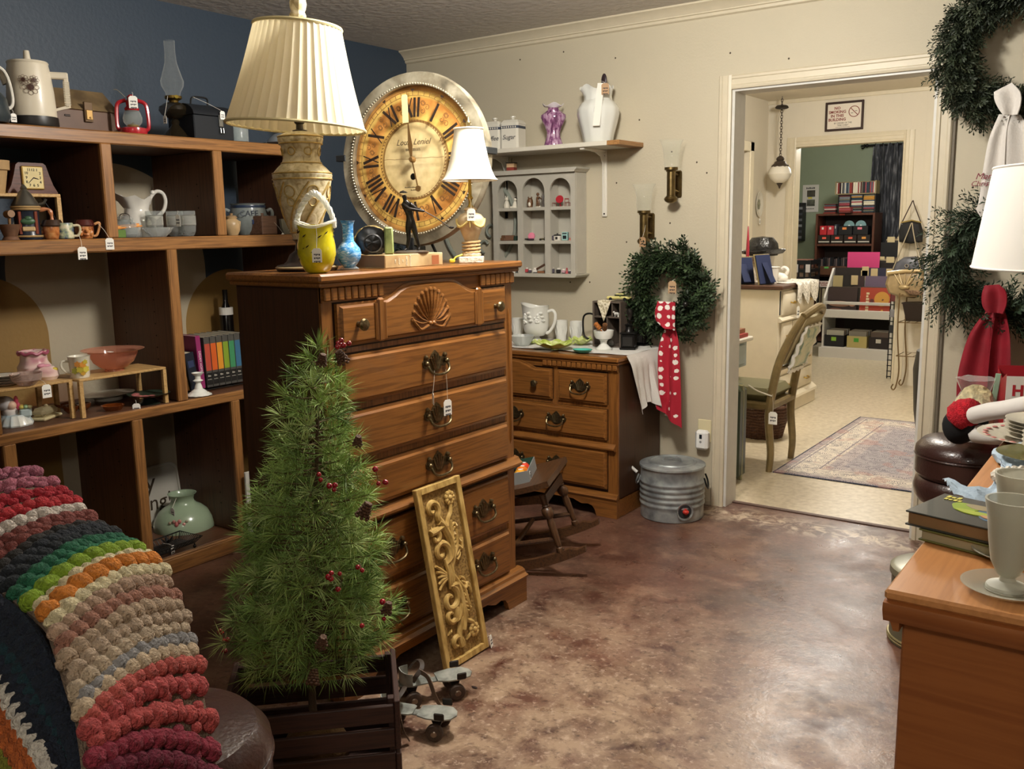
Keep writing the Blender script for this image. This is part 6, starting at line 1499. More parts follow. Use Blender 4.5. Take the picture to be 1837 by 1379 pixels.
# ---- row two
r1=riser('low pale riser holding the pink pottery and saucers',(.42,-2.75,Z2),.315,.26,.150,.010)
r2=riser('pale riser holding the flowered mug and pink glass bowl',(.455,-2.43,Z2),.375,.20,.150,.010)
RZ=Z2+.1505
def r2pos(px,x):p=on('x',x,px,660);p.z=RZ;return p
for k in range(4):
 t=thing('saucer',['pale saucer lying lowest in the short stack on the low riser','pale saucer second from the bottom of the short stack','pale saucer just under the topmost of the short stack','pale saucer topmost in the short stack on the low riser'][k],'saucer',r2pos(4,.33)+Vector((0,0,.0095*k)),group='stack of four saucers')
 obj('saucer',MB().lathe(rev([(0,0),(.03,0),(.034,.003),(.058,.010)],.003),28),mat('#cfc8ba',.3),t);obj('rim_line',MB().tube([(.057*math.cos(2*PI*i/28),.057*math.sin(2*PI*i/28),.0105)for i in range(28)],.001,4,closed=True),mat('#5a463c',.4),t)
def pink_pottery():
 pk=ramp_mat('pink_pottery',[(.3,'#b87a84'),(.45,'#dfc2ba'),(.68,'#eadccc')],.3,'noise',9,(1,1,2),2,.3)
 t=thing('cottage_jug','pink and cream ruffled pottery jug on the low riser','jug',r2pos(62,.25),rz=FR)
 obj('body',MB().lathe(rev([(0,0),(.045,0),(.058,.02),(.06,.045),(.048,.065),(.046,.09),(.05,.105)],.004),30,wave=lambda a,j:1+.03*math.sin(7*a)),pk,t)
 obj('ruffle_band',MB().tube([(.0515*math.cos(2*PI*i/40),.0515*math.sin(2*PI*i/40),.098+.004*math.sin(i*1.26))for i in range(40)],.006,7,closed=True),mat('#a8586c',.35),t)
 t=thing('pottery_hen','pink and yellow pottery sugar bowl with bow beside the ruffled jug','sugar bowl',r2pos(82,.33),rz=FR)
 obj('body',MB().lathe([(0,0),(.036,0),(.045,.014),(.043,.035),(.028,.05),(0,.054)],26),pk,t);obj('bow',MB().ball((-.02,-.01,.055),(.018,.01,.009)).ball((.0,-.012,.052),(.014,.009,.008)),mat('#c98898',.35),t);obj('flower',MB().ball((.018,-.03,.038),(.014,.008,.008)),mat('#cdb43c',.4),t)
 t=thing('pressed_glass_dish','clear pink tinted pressed glass dish leaning on the low riser','dish',r2pos(45,.40),rz=FR)
 obj('dish',MB().lathe(rev([(0,0),(.025,0),(.05,.02),(.056,.045)],.003),30,wave=lambda a,j:1+.03*math.sin(16*a)),GLASS('#d9c2b8',.05,.28),t);price_tag(t,(.03,-.04,.02),q=(.044,-.052,.0),size=.034)
pink_pottery()
t=thing('flowered_mug','white mug with yellow and orange flower print on the riser','mug',r2pos(143,.40),rz=FR-.35)
obj('body',MB().lathe(rev([(0,0),(.032,0),(.034,.006),(.040,.08),(.042,.083)],.003),28),mat('#dcd6c4',.25,coat=.3),t)
obj('handle',MB().tube(spline([(-.038,0,.065),(-.06,0,.066),(-.064,0,.045),(-.05,0,.025),(-.035,0,.02)],16),.0045,7),mat('#d2ccba',.25),t)
for k,(a,z,r,c)in enumerate(((-1.9,.055,.011,'#c9863c'),(-1.45,.052,.012,'#d08c3a'),(-1.7,.035,.013,'#b9a83c'),(-1.15,.035,.013,'#c2b446'),(-1.2,.062,.009,'#b9a83c'),(-2.2,.03,.012,'#aaa84c'),(-1.45,.02,.009,'#c99a3c'))):
 R_=.034+.08*z;obj('printed_flower',MB().lathe([(0,0),(r,0),(r,.0012),(0,.0015)],20,wave=lambda q,j:1+.2*math.cos(6*q)).xf(T((R_+.0015)*math.cos(a),(R_+.0015)*math.sin(a),z)@Matrix.Rotation(a,4,'Z')@Matrix.Rotation(PI/2,4,'Y')),mat(c,.35),t)
def pink_bowl():
 t=thing('pink_glass_bowl','large ribbed pink depression glass bowl on the riser','bowl',r2pos(205,.355))
 pr=[(0,.008),(.035,.008),(.05,.014),(.075,.035),(.088,.06),(.094,.078),(.118,.085),(.12,.087)]
 mb=MB().lathe(rev(pr,.003),72,wave=lambda a,j:1+(.012*math.cos(36*a)if 1<j<6 or 9<j<14 else 0))
 obj('bowl',mb,GLASS('#e2a184',.06,.20),t);obj('foot',MB().lathe([(.03,0),(.038,0),(.036,.009),(.03,.009)],32,close=True),GLASS('#d98f6c',.06,.4),t)
 obj('label',MB().bbox((.07,-.07,.088),(.10,-.055,.089),.0003),PAPER,t)
pink_bowl()
def figurine_planter():
 t=thing('bonnet_planter','ceramic planter of a girl in a bonnet with pink bow and blue skirt','figurine',on('z',Z2,27,762),rz=FR-.5)
 obj('skirt',MB().lathe([(0,0),(.06,0),(.062,.006),(.05,.03),(.04,.04),(0,.042)],40,wave=lambda a,j:1+.05*math.sin(14*a)),ramp_mat('sky_glaze',[(.4,'#9fb8c4'),(.6,'#dcdcd4')],.25,'noise',12,coat=.4),t)
 obj('basket',MB().bbox((.02,-.03,.03),(.06,.02,.062),.006),mat('#b7c7c8',.3),t)
 obj('body',MB().ball((-.012,0,.052),(.028,.024,.026)),mat('#dcd2cc',.25),t)
 obj('bonnet',MB().ball((-.028,.004,.083),(.036,.032,.028),18,12),mat('#c9c4c4',.25,coat=.3),t);obj('face',MB().ball((-.005,-.012,.076),(.018,.016,.018)),mat('#dcb8a0',.3),t)
 obj('bow',MB().ball((.012,-.006,.092),(.008,.007,.018)).ball((.016,-.002,.07),(.009,.007,.016)),mat('#b8485c',.3),t)
 for k in range(5):obj('flower',MB().ball((.028+.014*(k%3),-.024+.02*(k//3),.068),(.009,.009,.007)),mat(['#c8b85c','#9cb88c','#c9c08c'][k%3],.35),t)
figurine_planter()
t=thing('butter_dish','pale amber glass butter dish with clear lid on the shelf','butter dish',on('z',Z2,82,750),rz=FR+.55);obj('tray',MB().bbox((-.06,-.035,0),(.06,.035,.012),.004),mat('#c2b48c',.3),t);obj('lid',MB().bbox((-.052,-.028,.012),(.05,.028,.045),.012),GLASS('#c9bb94',.06,.35),t);obj('lid_knob',MB().ball((.01,0,.048),(.008,.008,.006)),GLASS('#c9bb94',.06,.4),t)
AMB=GLASS('#7a3a12',.05,.5)
for k,(px,py)in enumerate(((128,740),(150,735))):
 t=thing('amber_glass_ladle',['amber glass dessert ladle nearest the butter dish','amber glass dessert ladle beside the small ash tray'][k],'ladle',on('z',Z2,px,py),rz=FR);obj('bowl',MB().lathe(rev([(0,0),(.014,0),(.026,.012),(.03,.028)],.003),24),AMB,t);obj('handle',MB().tube(spline([(-.026,.008,.024),(-.05,.02,.034),(-.075,.03,.03)],10),.005,7),AMB,t)
t=thing('amber_ash_tray','small amber glass ash tray in front of the oval plate','ash tray',on('z',Z2,203,735));obj('tray',MB().lathe(rev([(0,0),(.03,0),(.04,.012),(.046,.02)],.005),8),AMB,t,smooth=20)
t=thing('oval_platter','white oval platter lying under the pink bowl riser','platter',on('z',Z2,195,716),rz=FR+.1);mb=MB().lathe(rev([(0,.012),(.07,.012),(.09,.02),(.118,.026)],.003),40)
for v in mb.v:v.y*=.72
obj('platter',mb,mat('#cfc9ba',.25,coat=.3),t);obj('foot',MB().lathe([(.05,0),(.056,0),(.058,.014),(.05,.014)],30,close=True),mat('#bdb7a8',.3),t);obj('well_line',MB().tube([(.04*math.cos(2*PI*i/30)-.03,.03*math.sin(2*PI*i/30),.0155)for i in range(30)],.0012,5,closed=True),mat('#a8a090',.4),t)
t=thing('pedestal_plate','dark green pedestal plate painted with pink flowers','plate',bp(Z2,266,700,.40));obj('plate',MB().lathe(rev([(0,.03),(.04,.03),(.08,.042),(.085,.044)],.004),36,wave=lambda a,j:1+.03*math.cos(8*a)),mat('#2c382c',.3),t);obj('pedestal',MB().lathe([(0,0),(.045,0),(.03,.01),(.02,.028),(0,.03)],26),mat('#20261f',.3),t)
for k in range(6):a=-2.6+k*.45;obj('pink_flower',MB().ball((.055*math.cos(a),.055*math.sin(a),.039),(.018,.014,.005),8,5),mat('#b56a68',.4),t)
price_tag(t,(.03,-.08,.03),q=(.05,-.09,.02),size=.03,rz=.9)
def candlestick():
 t=thing('milk_glass_candlestick','white milk glass candlestick with pierced lace foot beside the books','candlestick',bp(Z2,357,705,.425))
 obj('stem',MB().lathe(rev([(0,.012),(.036,.012),(.030,.022),(.018,.03),(.014,.045),(.010,.055),(.014,.06),(.022,.066),(.012,.072),(.012,.085),(.024,.096),(.026,.1)],.003),28),MILK,t)
 P=[]
 for i in range(48):a=2*PI*i/48;P.append([((.034+.018*q)*(1+.05*q*math.sin(12*a))*math.cos(a),(.034+.018*q)*(1+.05*q*math.sin(12*a))*math.sin(a),.014-.012*q)for q in(0,.5,1)])
 obj('lace_foot',MB().grid(P,.003,closed_u=True),MILK,t)
 for k in range(12):a=2*PI*(k+.5)/12;obj('pierced_hole',MB().ball((.046*math.cos(a),.046*math.sin(a),.0065),(.004,.004,.0022),6,4),mat('#6b6355',.6),t)
candlestick()
BK=[  # leaning and upright books: (thickness, height, depth, cover, label, title)
(.022,.175,.14,'#d9d2bf','slim cream paperback leaning at the bookcase upright',None),(.020,.205,.15,'#c2552c','orange paperback with a paper tag',None),(.018,.17,.14,'#b3884a','mottled tan hardback leaning next to the navy book',None),
(.045,.165,.14,'#161c2a','thick navy hardback with gilt lines',None),(.024,.235,.19,'#8f2c62','magenta hardback lettered DREAM HOMES','DREAM HOMES')]
y=-1.972;bx=.35
def book(nm,lab,th,h,d,c,title,y0,tilt,x=bx,pages='#cfc4aa',group=None):
 t=thing(nm,lab,'book',(x,y0,Z2+.012),rot=(0,0,FR),group=group)
 if tilt:t.rotation_euler=Euler((0,tilt,FR))
 cm=mat(c,.45)
 k=MB();k.bbox((0,0,0),(.003,d,h),.001);k.bbox((th-.003,0,0),(th,d,h),.001);k.bbox((0,-.002,0),(th,.003,h),.0015)
 obj('cover',k,cm,t);obj('page_block',MB().box((.003,.003,.003),(th-.003,d-.004,h-.003)),mat(pages,.8),t,smooth=0)
 if title:text('spine_title',title,th*.62,mat('#ead9dc',.5),t,(th/2,-.0026,h*.5),(PI/2,PI/2,0))
 return t
y0=-1.952
for k,(th,h,d,c,lab,ti)in enumerate(BK):
 tl=[.19,.15,.17,.12,.05][k]
 b=book('book',lab,th,h,d,c,ti,y0-.0+(0),-tl,bx if k!=3 else bx+.0);y0+=th/math.cos(tl)+.006
 if k==1:price_tag(b,(.01,-.004,.19),q=(.026,-.008,.165),size=.034);obj('spine_patch',MB().bbox((.001,-.0028,.05),(.019,-.0018,.10),.0005),mat('#d8923c',.5),b)
 if k==3:obj('gilt_panel',MB().bbox((.008,-.0028,.10),(.037,-.0018,.13),.0005),mat('#2f3a5c',.4),b)
for k,c in enumerate(('#b34a38','#cc5c22','#d8902c','#7f9a2c','#3f8a5c','#3a6a8a','#5a4a7a')):
 b=book('series_book','grey series volume with a %s spine panel from the matching set'%['brick red','orange','amber','leaf green','sea green','steel blue','violet'][k],.030,.225,.19,'#4c4a46',None,y0+.004,-.02,group='grey series volumes with coloured spines')
 obj('spine_panel',MB().bbox((.001,-.0030,.075),(.029,-.0018,.195),.0005),mat(c,.5),b)
 obj('spine_foot',MB().bbox((.001,-.0030,.012),(.029,-.0018,.065),.0005),mat('#1a1918',.5),b)
 fineprint('spine_title',2,.016,.008,mat('#b9b4a8',.5),b,(.015,-.0032,.052));fineprint('spine_title',5,.022,.003,mat('#b9b4a8',.5),b,(.015,-.0032,.036))
 y0+=.0325
t=thing('wire_book_rack','black wire book rack under the books','rack',(.365,-1.975,Z2),rz=FR);wi=mat('#171615',.4,.5);mb=MB()
for yy_ in(.0,.09,.18):mb.tube([(.0,yy_,.006),(.44,yy_,.006)],.003,6)
for xx in(0,.11,.22,.33,.44):mb.tube([(xx,0,.006),(xx,.18,.006),(xx,.18,.16)],.0028,6)
mb.tube([(0,.18,.16),(.44,.18,.16)],.003,6);obj('wires',mb,wi,t)
t=thing('dark_bottle','dark bottle with white label standing in the shadow behind the books','bottle',bp(Z2,414,680,.10));obj('glass',MB().lathe([(0,0),(.03,0),(.032,.01),(.032,.3),(.012,.36),(.012,.42),(0,.42)],20),mat('#120f0e',.15),t);obj('label',MB().lathe([(.0325,.30),(.0328,.335)],20),PAPER,t)
# ---- row three
def plate_sign():
 t=thing('ceramic_sign_tray','white ceramic tray lettered Happy Everything leaning in the lowest bay','tray',(.035,-2.185,Z3+.003),rot=(-.13,0,FR))
 r=.04;W_,H_=.43,.265;pl=[]
 for cx_,cz,a0 in((W_-r,r,-PI/2),(W_-r,H_-r,0),(r,H_-r,PI/2),(r,r,PI)):pl+=[(cx_+r*math.cos(a0+k*PI/10),cz+r*math.sin(a0+k*PI/10))for k in range(6)]
 obj('tray',MB().prism(pl,-.012,0),mat('#b9b4a8',.3),t,smooth=20);obj('rim',MB().tube([(x,-.013,z)for x,z in pl],.007,7,closed=True),mat('#c2bdb0',.3),t)
 bk=mat('#3a2c1c',.5)
 text('lettering','Happy',.125,bk,t,(.145,-.0135,.195),shear=.1);text('lettering','Everything!',.10,bk,t,(.155,-.0135,.10),shear=.1)
plate_sign()
def green_shade():
 t=thing('glass_lamp_shade','pale green milk glass lamp shade with painted flowers in the lowest bay','lamp shade',on('z',Z3,331,944))
 pr=[(.135,0),(.136,.012),(.128,.045),(.108,.078),(.08,.10),(.062,.11),(.052,.122),(.05,.135),(.056,.15),(.064,.16)]
 obj('glass',MB().lathe(pr+[(r-.004,z)for r,z in reversed(pr)],40,close=True),mat('#97a88c',.2,coat=.4),t)
 for k,(a,z,c,r)in enumerate(((-.85,.05,'#a8605c',.013),(-.75,.062,'#b5706a',.010),(-.95,.062,'#96685c',.009),(-.6,.048,'#c08a80',.008),(-1.1,.055,'#8a7a60',.008),(-.5,.06,'#9a8a70',.006))):
  R_=.124-.12*(z-.045);obj('painted_flower',MB().ball((R_*math.cos(a),R_*math.sin(a),z),(.004+r*.5,.004+r*.5,r),8,5),mat(c,.4),t)
 price_tag(t,(.03,-.05,.155),q=(.045,-.085,.118),size=.03,lines=2)
green_shade()
def wire_basket():
 t=thing('wire_basket','black wire tray basket with leaf finial handle in the lowest bay','basket',on('z',Z3,302,990),rz=FR+.1)
 wi=mat('#161514',.45,.5);mb=MB();hw,hd=.125,.07
 for k in range(13):
  u=-1+2*k/12
  mb.tube([(hw*u,-hd,.045),(hw*u*.8,-hd*.7,.02),(hw*u*.8,hd*.7,.02),(hw*u,hd,.045)],.0016,5)
  mb.tube([(-hw,hd*u,.045),(-hw*.8,hd*u*.75,.021),(hw*.8,hd*u*.75,.021),(hw,hd*u,.045)],.0016,5)
 mb.tube([(-hw,-hd,.045),(hw,-hd,.045),(hw,hd,.045),(-hw,hd,.045)],.003,6,closed=True)
 obj('mesh',mb,wi,t)
 obj('handle',MB().tube(spline([(-.09,0,.03),(-.10,0,.09),(-.12,0,.13),(-.09,0,.15),(-.07,0,.13)],20),.0035,7),wi,t)
 for k in range(6):a=2*PI*k/6;obj('leaf',MB().tube([(0,0,.035),(.018*math.cos(a),.018*math.sin(a),.052),(.03*math.cos(a),.03*math.sin(a),.064)],[.002,.007,.001],6,flat=(1,.3)),wi,t)
 for sx in(-1,1):
  for sy in(-1,1):obj('foot',MB().ball((sx*.09,sy*.06,.008),.008,8,6).cyl((sx*.09,sy*.06,.008),(sx*.09,sy*.06,.021),.003),wi,t)
 price_tag(t,(-.02,0,.045),q=(.0,-.03,.034),size=.03,rz=.4)
wire_basket()
t=thing('white_plate','white plate lying in the shadow of the first low bay','plate',on('z',Z3,175,955)+Vector((.1,0,0)));obj('plate',MB().lathe(rev([(0,0),(.07,0),(.11,.014),(.125,.018)],.004),36),mat('#bdb6a8',.3),t);obj('foot_ring',MB().lathe([(.05,0),(.055,0),(.055,.004),(.05,.004)],28,close=True),mat('#a8a294',.4),t)
# framed print edge between the bookcase and the tall chest
t=thing('leaning_white_frame','thin white framed print standing between bookcase and tall chest','frame',(.505,-1.745,0),rz=0)
obj('frame_edge',MB().bbox((0,0,.07),(.012,.30,.36),.002),mat('#c9c6be',.5),t)
obj('frame_support',MB().bbox((0,.02,0),(.012,.28,.07),.002),mat('#8a8780',.5),t)
obj('print',MB().box((.012,.02,.09),(.0125,.28,.34)),mat('#9a9a94',.6,var=.4,vscale=80),t,smooth=0)
# plants standing behind the chest
def eucalyptus():
 b=Vector((.20,-1.06,0));t=thing('eucalyptus_stem','silvery eucalyptus stems in a tall floor vase behind the chest','plant',b)
 obj('vase',MB().lathe(rev([(0,0),(.09,0),(.11,.05),(.12,.4),(.09,.75),(.06,.85),(.07,.9)],.006),26),mat('#20242a',.4),t)
 g=mat('#6d7a68',.6);e=on('y',-1.02,610,395)-b
 for k in range(4):
  a=k*1.3;tip=Vector((.10*math.cos(a)+.0,.10*math.sin(a),1.5-.05*k));st_=spline([(0,0,.8),(tip.x*.3,tip.y*.3,1.1),tip],10)
  obj('stem',MB().tube(st_,.003,5),mat('#4e4a38',.7),t)
  for i in range(3,11):
   for s_ in(-1,1):
    v=st_[i];obj('leaf',MB().lathe([(0,0),(.020,.001),(.0,.002)],10).xf(T(v.x+s_*.02*math.sin(a),v.y-s_*.02*math.cos(a),v.z,rx=1.2*s_,ry=.4*i,rz=a)),g,t)
eucalyptus()
def topiary():
 b=Vector((.66,-.80,0));t=thing('artificial_cypress','dark green artificial cypress topiary behind the chest','plant',b);random.seed(12)
 obj('pot',MB().lathe(rev([(0,0),(.11,0),(.15,.22),(.16,.25)],.008),24),mat('#2a2420',.6),t);obj('stem',MB().cyl((0,0,.2),(0,0,1.3),.012),mat('#3a2c20',.8),t)
 mb=MB()
 for i in range(420):
  u=random.random()**.8;z=.35+1.15*u;r=.17*(1-u)+.02;a=random.uniform(0,2*PI);d=Vector((math.cos(a),math.sin(a),.5));twig(mb,Vector((r*.5*math.cos(a),r*.5*math.sin(a),z)),d,.08,9,.025,.003)
 stuff(obj('foliage',mb,mat('#1d2a1c',.7),t,smooth=0,fix=False))
topiary()
# ============================================================ foreground: crate, little pine, skates
DKW={a:wood('crate','#2a1712','#3f251c',a,.55,9)for a in 'xyz'}
CA=math.radians(45);CO=Vector((2.336,-2.732,0))  # crate: front right corner
def crate():
# local x runs from the front-left corner to the front-right corner, local y to the back
 Lx,Ly,H=.42,.285,.275
 u=Vector((math.cos(CA),math.sin(CA),0))
 t=thing('slatted_wooden_crate','dark stained slatted wooden crate holding the little pine tree','crate',CO-u*Lx,rz=CA)
 e=.012
 for k,(z0,z1)in enumerate(((.012,.07),(.085,.135),(.15,.2),(.215,.262))):
  obj('slat',MB().bbox((.006,0,z0),(Lx-.012,e,z1),.002),DKW['x'],t);obj('slat',MB().bbox((.006,Ly-e,z0),(Lx-.012,Ly,z1),.002),DKW['x'],t)
 for x in(-.008,Lx-.012):
  for z0,z1 in((.01,.135),(.145,H)):obj('end_board',MB().bbox((x,-.004,z0),(x+.014,Ly+.004,z1),.002),DKW['y'],t)
 for x in(.0065,Lx-.027):
  for y in(e,Ly-e-.02):obj('corner_post',MB().bbox((x,y,.01),(x+.015,y+.02,H),.001),DKW['z'],t)
 for k in range(4):obj('bottom_board',MB().bbox((.006,.014+k*.066,0),(Lx-.012,.070+k*.066,.01),.002),DKW['x'],t)
crate()
def pine_tree():
 random.seed(21)
 b=CO-Vector((math.cos(CA),math.sin(CA),0))*.215+Vector((-math.sin(CA),math.cos(CA),0))*.13;b.z=.012
 t=thing('artificial_pine_tree','small artificial pine tree with red berries and pine cones in a crate','tree',b)
 obj('burlap_ball',noisy(MB().ball((0,0,.08),(.085,.085,.08),18,12),.006,25),mat('#7a5c38',.95,bump=.8,bscale=60),t)
 # trunk leans slightly towards the chest
 top=on('y',b.y+.02,572,618)-b;tr=spline([(0,0,.08),(0,0,.30),(top.x*.45,top.y*.45,.65),tuple(top)],20)
 obj('trunk',MB().tube(tr,[lerp(.012,.003,i/20)for i in range(21)],8),mat('#4a3826',.8),t)
 def axis(z):
  for p,q in zip(tr,tr[1:]):
   if p.z<=z<=q.z:return p.lerp(q,(z-p.z)/max(q.z-p.z,1e-6))
  return tr[-1]
 def rad(z):
  H=top.z;v=(z-.30)/(H-.30);return max(.03,.05+.185*(1-v)**1.1*(.6+.4*min(1,v/.12)))
 br=MB();tufts=[MB()for _ in range(4)]
 def tuft(p,d,n=36,L=.056):
  mb=tufts[random.choice([0,1,1,2,2,3])];d=d.normalized();a=Vector((0,0,1))if abs(d.z)<.9 else Vector((1,0,0));u=d.cross(a).normalized();w_=d.cross(u);vs=[];fs=[]
  for i in range(n):
   ph=random.uniform(0,2*PI);sp=random.uniform(.2,1.35);o=(d*math.cos(sp)+(u*math.cos(ph)+w_*math.sin(ph))*math.sin(sp));l=L*random.uniform(.7,1.15)
   s_=o.cross(Vector((random.uniform(-1,1),random.uniform(-1,1),random.uniform(-1,1)))).normalized()*.0009;k=len(vs);c=p-d*random.uniform(0,.018)
   vs+=[c-s_*.6,c+o*l*.55-s_,c+o*l+Vector((0,0,-.003)),c+o*l*.55+s_];fs.append((k,k+1,k+2,k+3))
  mb.add(vs,fs)
 N=215
 for i in range(N):
  f=(i+.5)/N;z=.31+(top.z-.33)*(1-(1-f)**.62);a=i*2.39996+random.uniform(-.3,.3);c=axis(max(z,.09));r=rad(z)*random.uniform(.72,1.12)
  d=Vector((math.cos(a),math.sin(a),.22+.55*f));tip=c+Vector((math.cos(a)*r,math.sin(a)*r,r*.22))
  br.tube([c,c.lerp(tip,.5)+Vector((0,0,-.006)),tip],[.0028,.002,.0012],5)
  tuft(tip,d);tuft(c.lerp(tip,.62)+Vector((0,0,.006)),d+Vector((random.uniform(-.6,.6),random.uniform(-.6,.6),.3)),34)
  if r>.12:tuft(c.lerp(tip,.85)+Vector((-math.sin(a),math.cos(a),0))*.03,d+Vector((-math.sin(a),math.cos(a),0))*.9,26);tuft(c.lerp(tip,.80)-Vector((-math.sin(a),math.cos(a),0))*.03,d-Vector((-math.sin(a),math.cos(a),0))*.9,26)
 tuft(tr[-1],Vector((.2,0,1)),50);tuft(tr[-2],Vector((-.6,-.2,.6)),40)
 stuff(obj('branches',br,mat('#5a4a2c',.8),t))
 for mb,c in zip(tufts,('#557031','#769446','#90ac58','#aec279')):stuff(obj('needles',mb,mat(c,.6),t,smooth=0,fix=False))
 rb=mat('#8f1420',.2,coat=.5);wt=mat('#d8d0c4',.5)
 def berries(px,py,off,n=4):
  q=on('y',b.y+off,px,py)-b;st_=q+Vector((-.02,.02,-.01));m=MB()
  for k in range(n):
   o=Vector((random.uniform(-.022,.022),random.uniform(-.01,.01),random.uniform(-.02,.02)));m=MB().ball(q+o,random.uniform(.005,.0075),9,6);obj('berry',m,rb,t);obj('berry_stem',MB().tube([q+o,st_],.0008,4),mat('#4e3c28',.8),t)
 for px,py,of,n in((620,625,-.05,6),(582,855,-.12,3),(605,880,-.12,2),(678,858,-.05,4),(612,1045,-.15,3),(595,1032,-.15,2),(646,1108,-.15,1),(450,1040,-.05,5),(455,1062,-.05,2),(400,1135,-.08,5),(405,1160,-.08,3),(645,1010,-.1,2),(690,1095,-.06,4)):berries(px,py,of,n)
 def cone(px,py,of,s_=1):
  q=on('y',b.y+of,px,py)-b;m=MB()
  for k in range(6):
   for j in range(7):
    a=2*PI*j/7+k*.45;r=(.012-.0014*k)*s_;m.ball((r*math.cos(a),r*math.sin(a),(k-2.5)*.0055*s_),(.0042*s_,.0042*s_,.003*s_),6,4)
  m.ball((0,0,0),(.007*s_,.007*s_,.017*s_),8,6);o=obj('pine_cone',m,mat('#5a3d28',.7,var=.4,vscale=200),t,q,(random.uniform(-.6,.6),random.uniform(-.6,.6),0));
 for px,py,of,s_ in((655,915,-.05,1.2),(578,1150,-.16,1),(562,1214,-.15,1.1),(515,1205,-.13,1),(612,640,-.04,1.0),(578,645,-.03,.9),(475,860,-.06,.9),(642,790,-.06,.8),(695,1090,-.06,.9)):cone(px,py,of,s_)
pine_tree()
def skate(label,heel,toe):
 d=Vector(toe)-Vector(heel);d.z=0;rz=math.atan2(d.y,d.x)
 t=thing('roller_skate',label,'roller skate',(heel[0],heel[1],0),rz=rz)
 me_=ramp_mat('tin',[(.3,'#7a7d76'),(.55,'#a8aca4'),(.8,'#c8cbc2')],.4,'noise',25,(1,1,1),5,.3,metal=.35);dk=mat('#2b241f',.5,.4);L=.20
 toe_p=[(.10,-.028),(.13,-.04),(.17,-.042),(.20,-.032),(.212,-.008),(.208,.014),(.19,.034),(.15,.038),(.12,.032),(.10,.026)]
 heel_p=[(-.015,-.022),(.02,-.032),(.075,-.028),(.085,-.022),(.085,.022),(.075,.028),(.02,.032),(-.015,.022),(-.024,0)]
 obj('toe_plate',MB().prism(toe_p,.062,.066,'xy'),me_,t);obj('heel_plate',MB().prism(heel_p,.062,.066,'xy'),me_,t)
 obj('bar',MB().bbox((.06,-.014,.055),(.125,.014,.061),.002),me_,t)
 for sy in(-1,1):obj('toe_clamp',MB().bbox((.155,sy*.043-.003,.064),(.185,sy*.043+.003,.086),.003),dk,t)
 obj('heel_cup',MB().grid([[(-.012+.035*(1-math.cos(a)),.034*math.sin(a),.066+.05*v*(1-.25*abs(math.sin(a))))for v in(0,.5,1)]for a in[-1.5+.3*k for k in range(11)]],.002),me_,t)
 for x in(.02,.155):
  tk=obj('truck',MB().cyl((x,-.035,.026),(x,.035,.026),.005,n=10).prism([(x-.02,.062),(x+.02,.062),(x+.008,.028),(x-.008,.028)],-.018,.018),dk,t)
  for sy in(-1,1):
   w_=obj('wheel',MB().lathe([(0,-.011),(.016,-.011),(.023,-.009),(.025,-.005),(.025,.005),(.023,.009),(.016,.011),(0,.011)],22).xf(T(x,sy*.040,.025,rx=PI/2)),mat('#4a3a30',.5,var=.3,vscale=60),t)
   obj('wheel_hub',MB().lathe([(0,-.0135),(.007,-.0135),(.010,-.011),(0,-.0105)],12).lathe([(0,.0135),(.007,.0135),(.010,.011),(0,.0105)],12).xf(T(x,sy*.040,.025,rx=PI/2)),mat('#8a7a6a',.3,.8),w_)
 lt=mat('#3e332a',.6)
 obj('ankle_strap',MB().tube(spline([(.02,-.033,.08),(.03,-.04,.10),(.05,-.03,.118),(.055,.0,.125),(.045,.03,.115),(.025,.034,.09)],20),.008,6,flat=(.3,1)),lt,t)
 obj('loose_strap',MB().tube(spline([(.04,-.03,.11),(.06,-.06,.10),(.075,-.075,.05),(.09,-.07,.012)],14),.009,6,flat=(.25,1)),mat('#6b5848',.6),t)
skate('old steel roller skate lying nearer the carved panel',(2.01,-2.365,0),(2.115,-2.215,0))
skate('old steel roller skate with loose strap lying nearer the crate',(2.065,-2.50,0),(2.24,-2.425,0))
# a dropped paper scrap, a dark chip and specks on the concrete
t=thing('paper_scrap','tiny dark leaf scrap on the concrete floor near the skates','scrap',on('z',.001,851,1233));obj('scrap',MB().ball((0,0,.002),(.012,.005,.002),8,4),mat('#2c1a14',.7),t)
# ============================================================ leather stools
LEA=mat('#3a221d',.32,var=.15,vscale=9,coat=.25,bump=.15,bscale=120)
def stool(label,c,H,r):
 t=thing('leather_stool',label,'stool',(c[0],c[1],0))
 pr=[(0,H),(r*.55,H-.004),(r*.86,H-.018),(r*.985,H-.045),(r*1.0,H-.065),(r*.97,H-.075)]
 obj('cushion',MB().lathe([(0,H-.078)]+[(r*.97,H-.078)]+pr[::-1],48),LEA,t)
 obj('welt',MB().tube([(r*.985*math.cos(2*PI*i/60),r*.985*math.sin(2*PI*i/60),H-.074)for i in range(60)],.005,7,closed=True),LEA,t)
 obj('apron',MB().lathe([(0,H-.16),(r*.93,H-.16),(r*.985,H-.145),(r*.985,H-.08),(0,H-.08)],48),LEA,t)
 obj('lower_roll',MB().lathe([(0,H-.26),(r*.9,H-.26),(r*.98,H-.235),(r*1.0,H-.205),(r*.96,H-.175),(r*.9,H-.165),(0,H-.165)],48),LEA,t)
 obj('pedestal',MB().lathe([(0,.03),(r*.55,.03),(r*.45,.06),(r*.4,H-.28),(r*.6,H-.262),(0,H-.262)],32),mat('#20130f',.5),t)
 obj('floor_ring',MB().lathe([(0,0),(r*.85,0),(r*.85,.02),(r*.6,.035),(0,.035)],40),mat('#241611',.5),t)
stool('round dark brown leather stool beside the blanket draped chair',(2.44,-3.44),.585,.19)
stool('round dark brown leather stool under the wreaths by the doorway',(3.20,-.36),.575,.195)
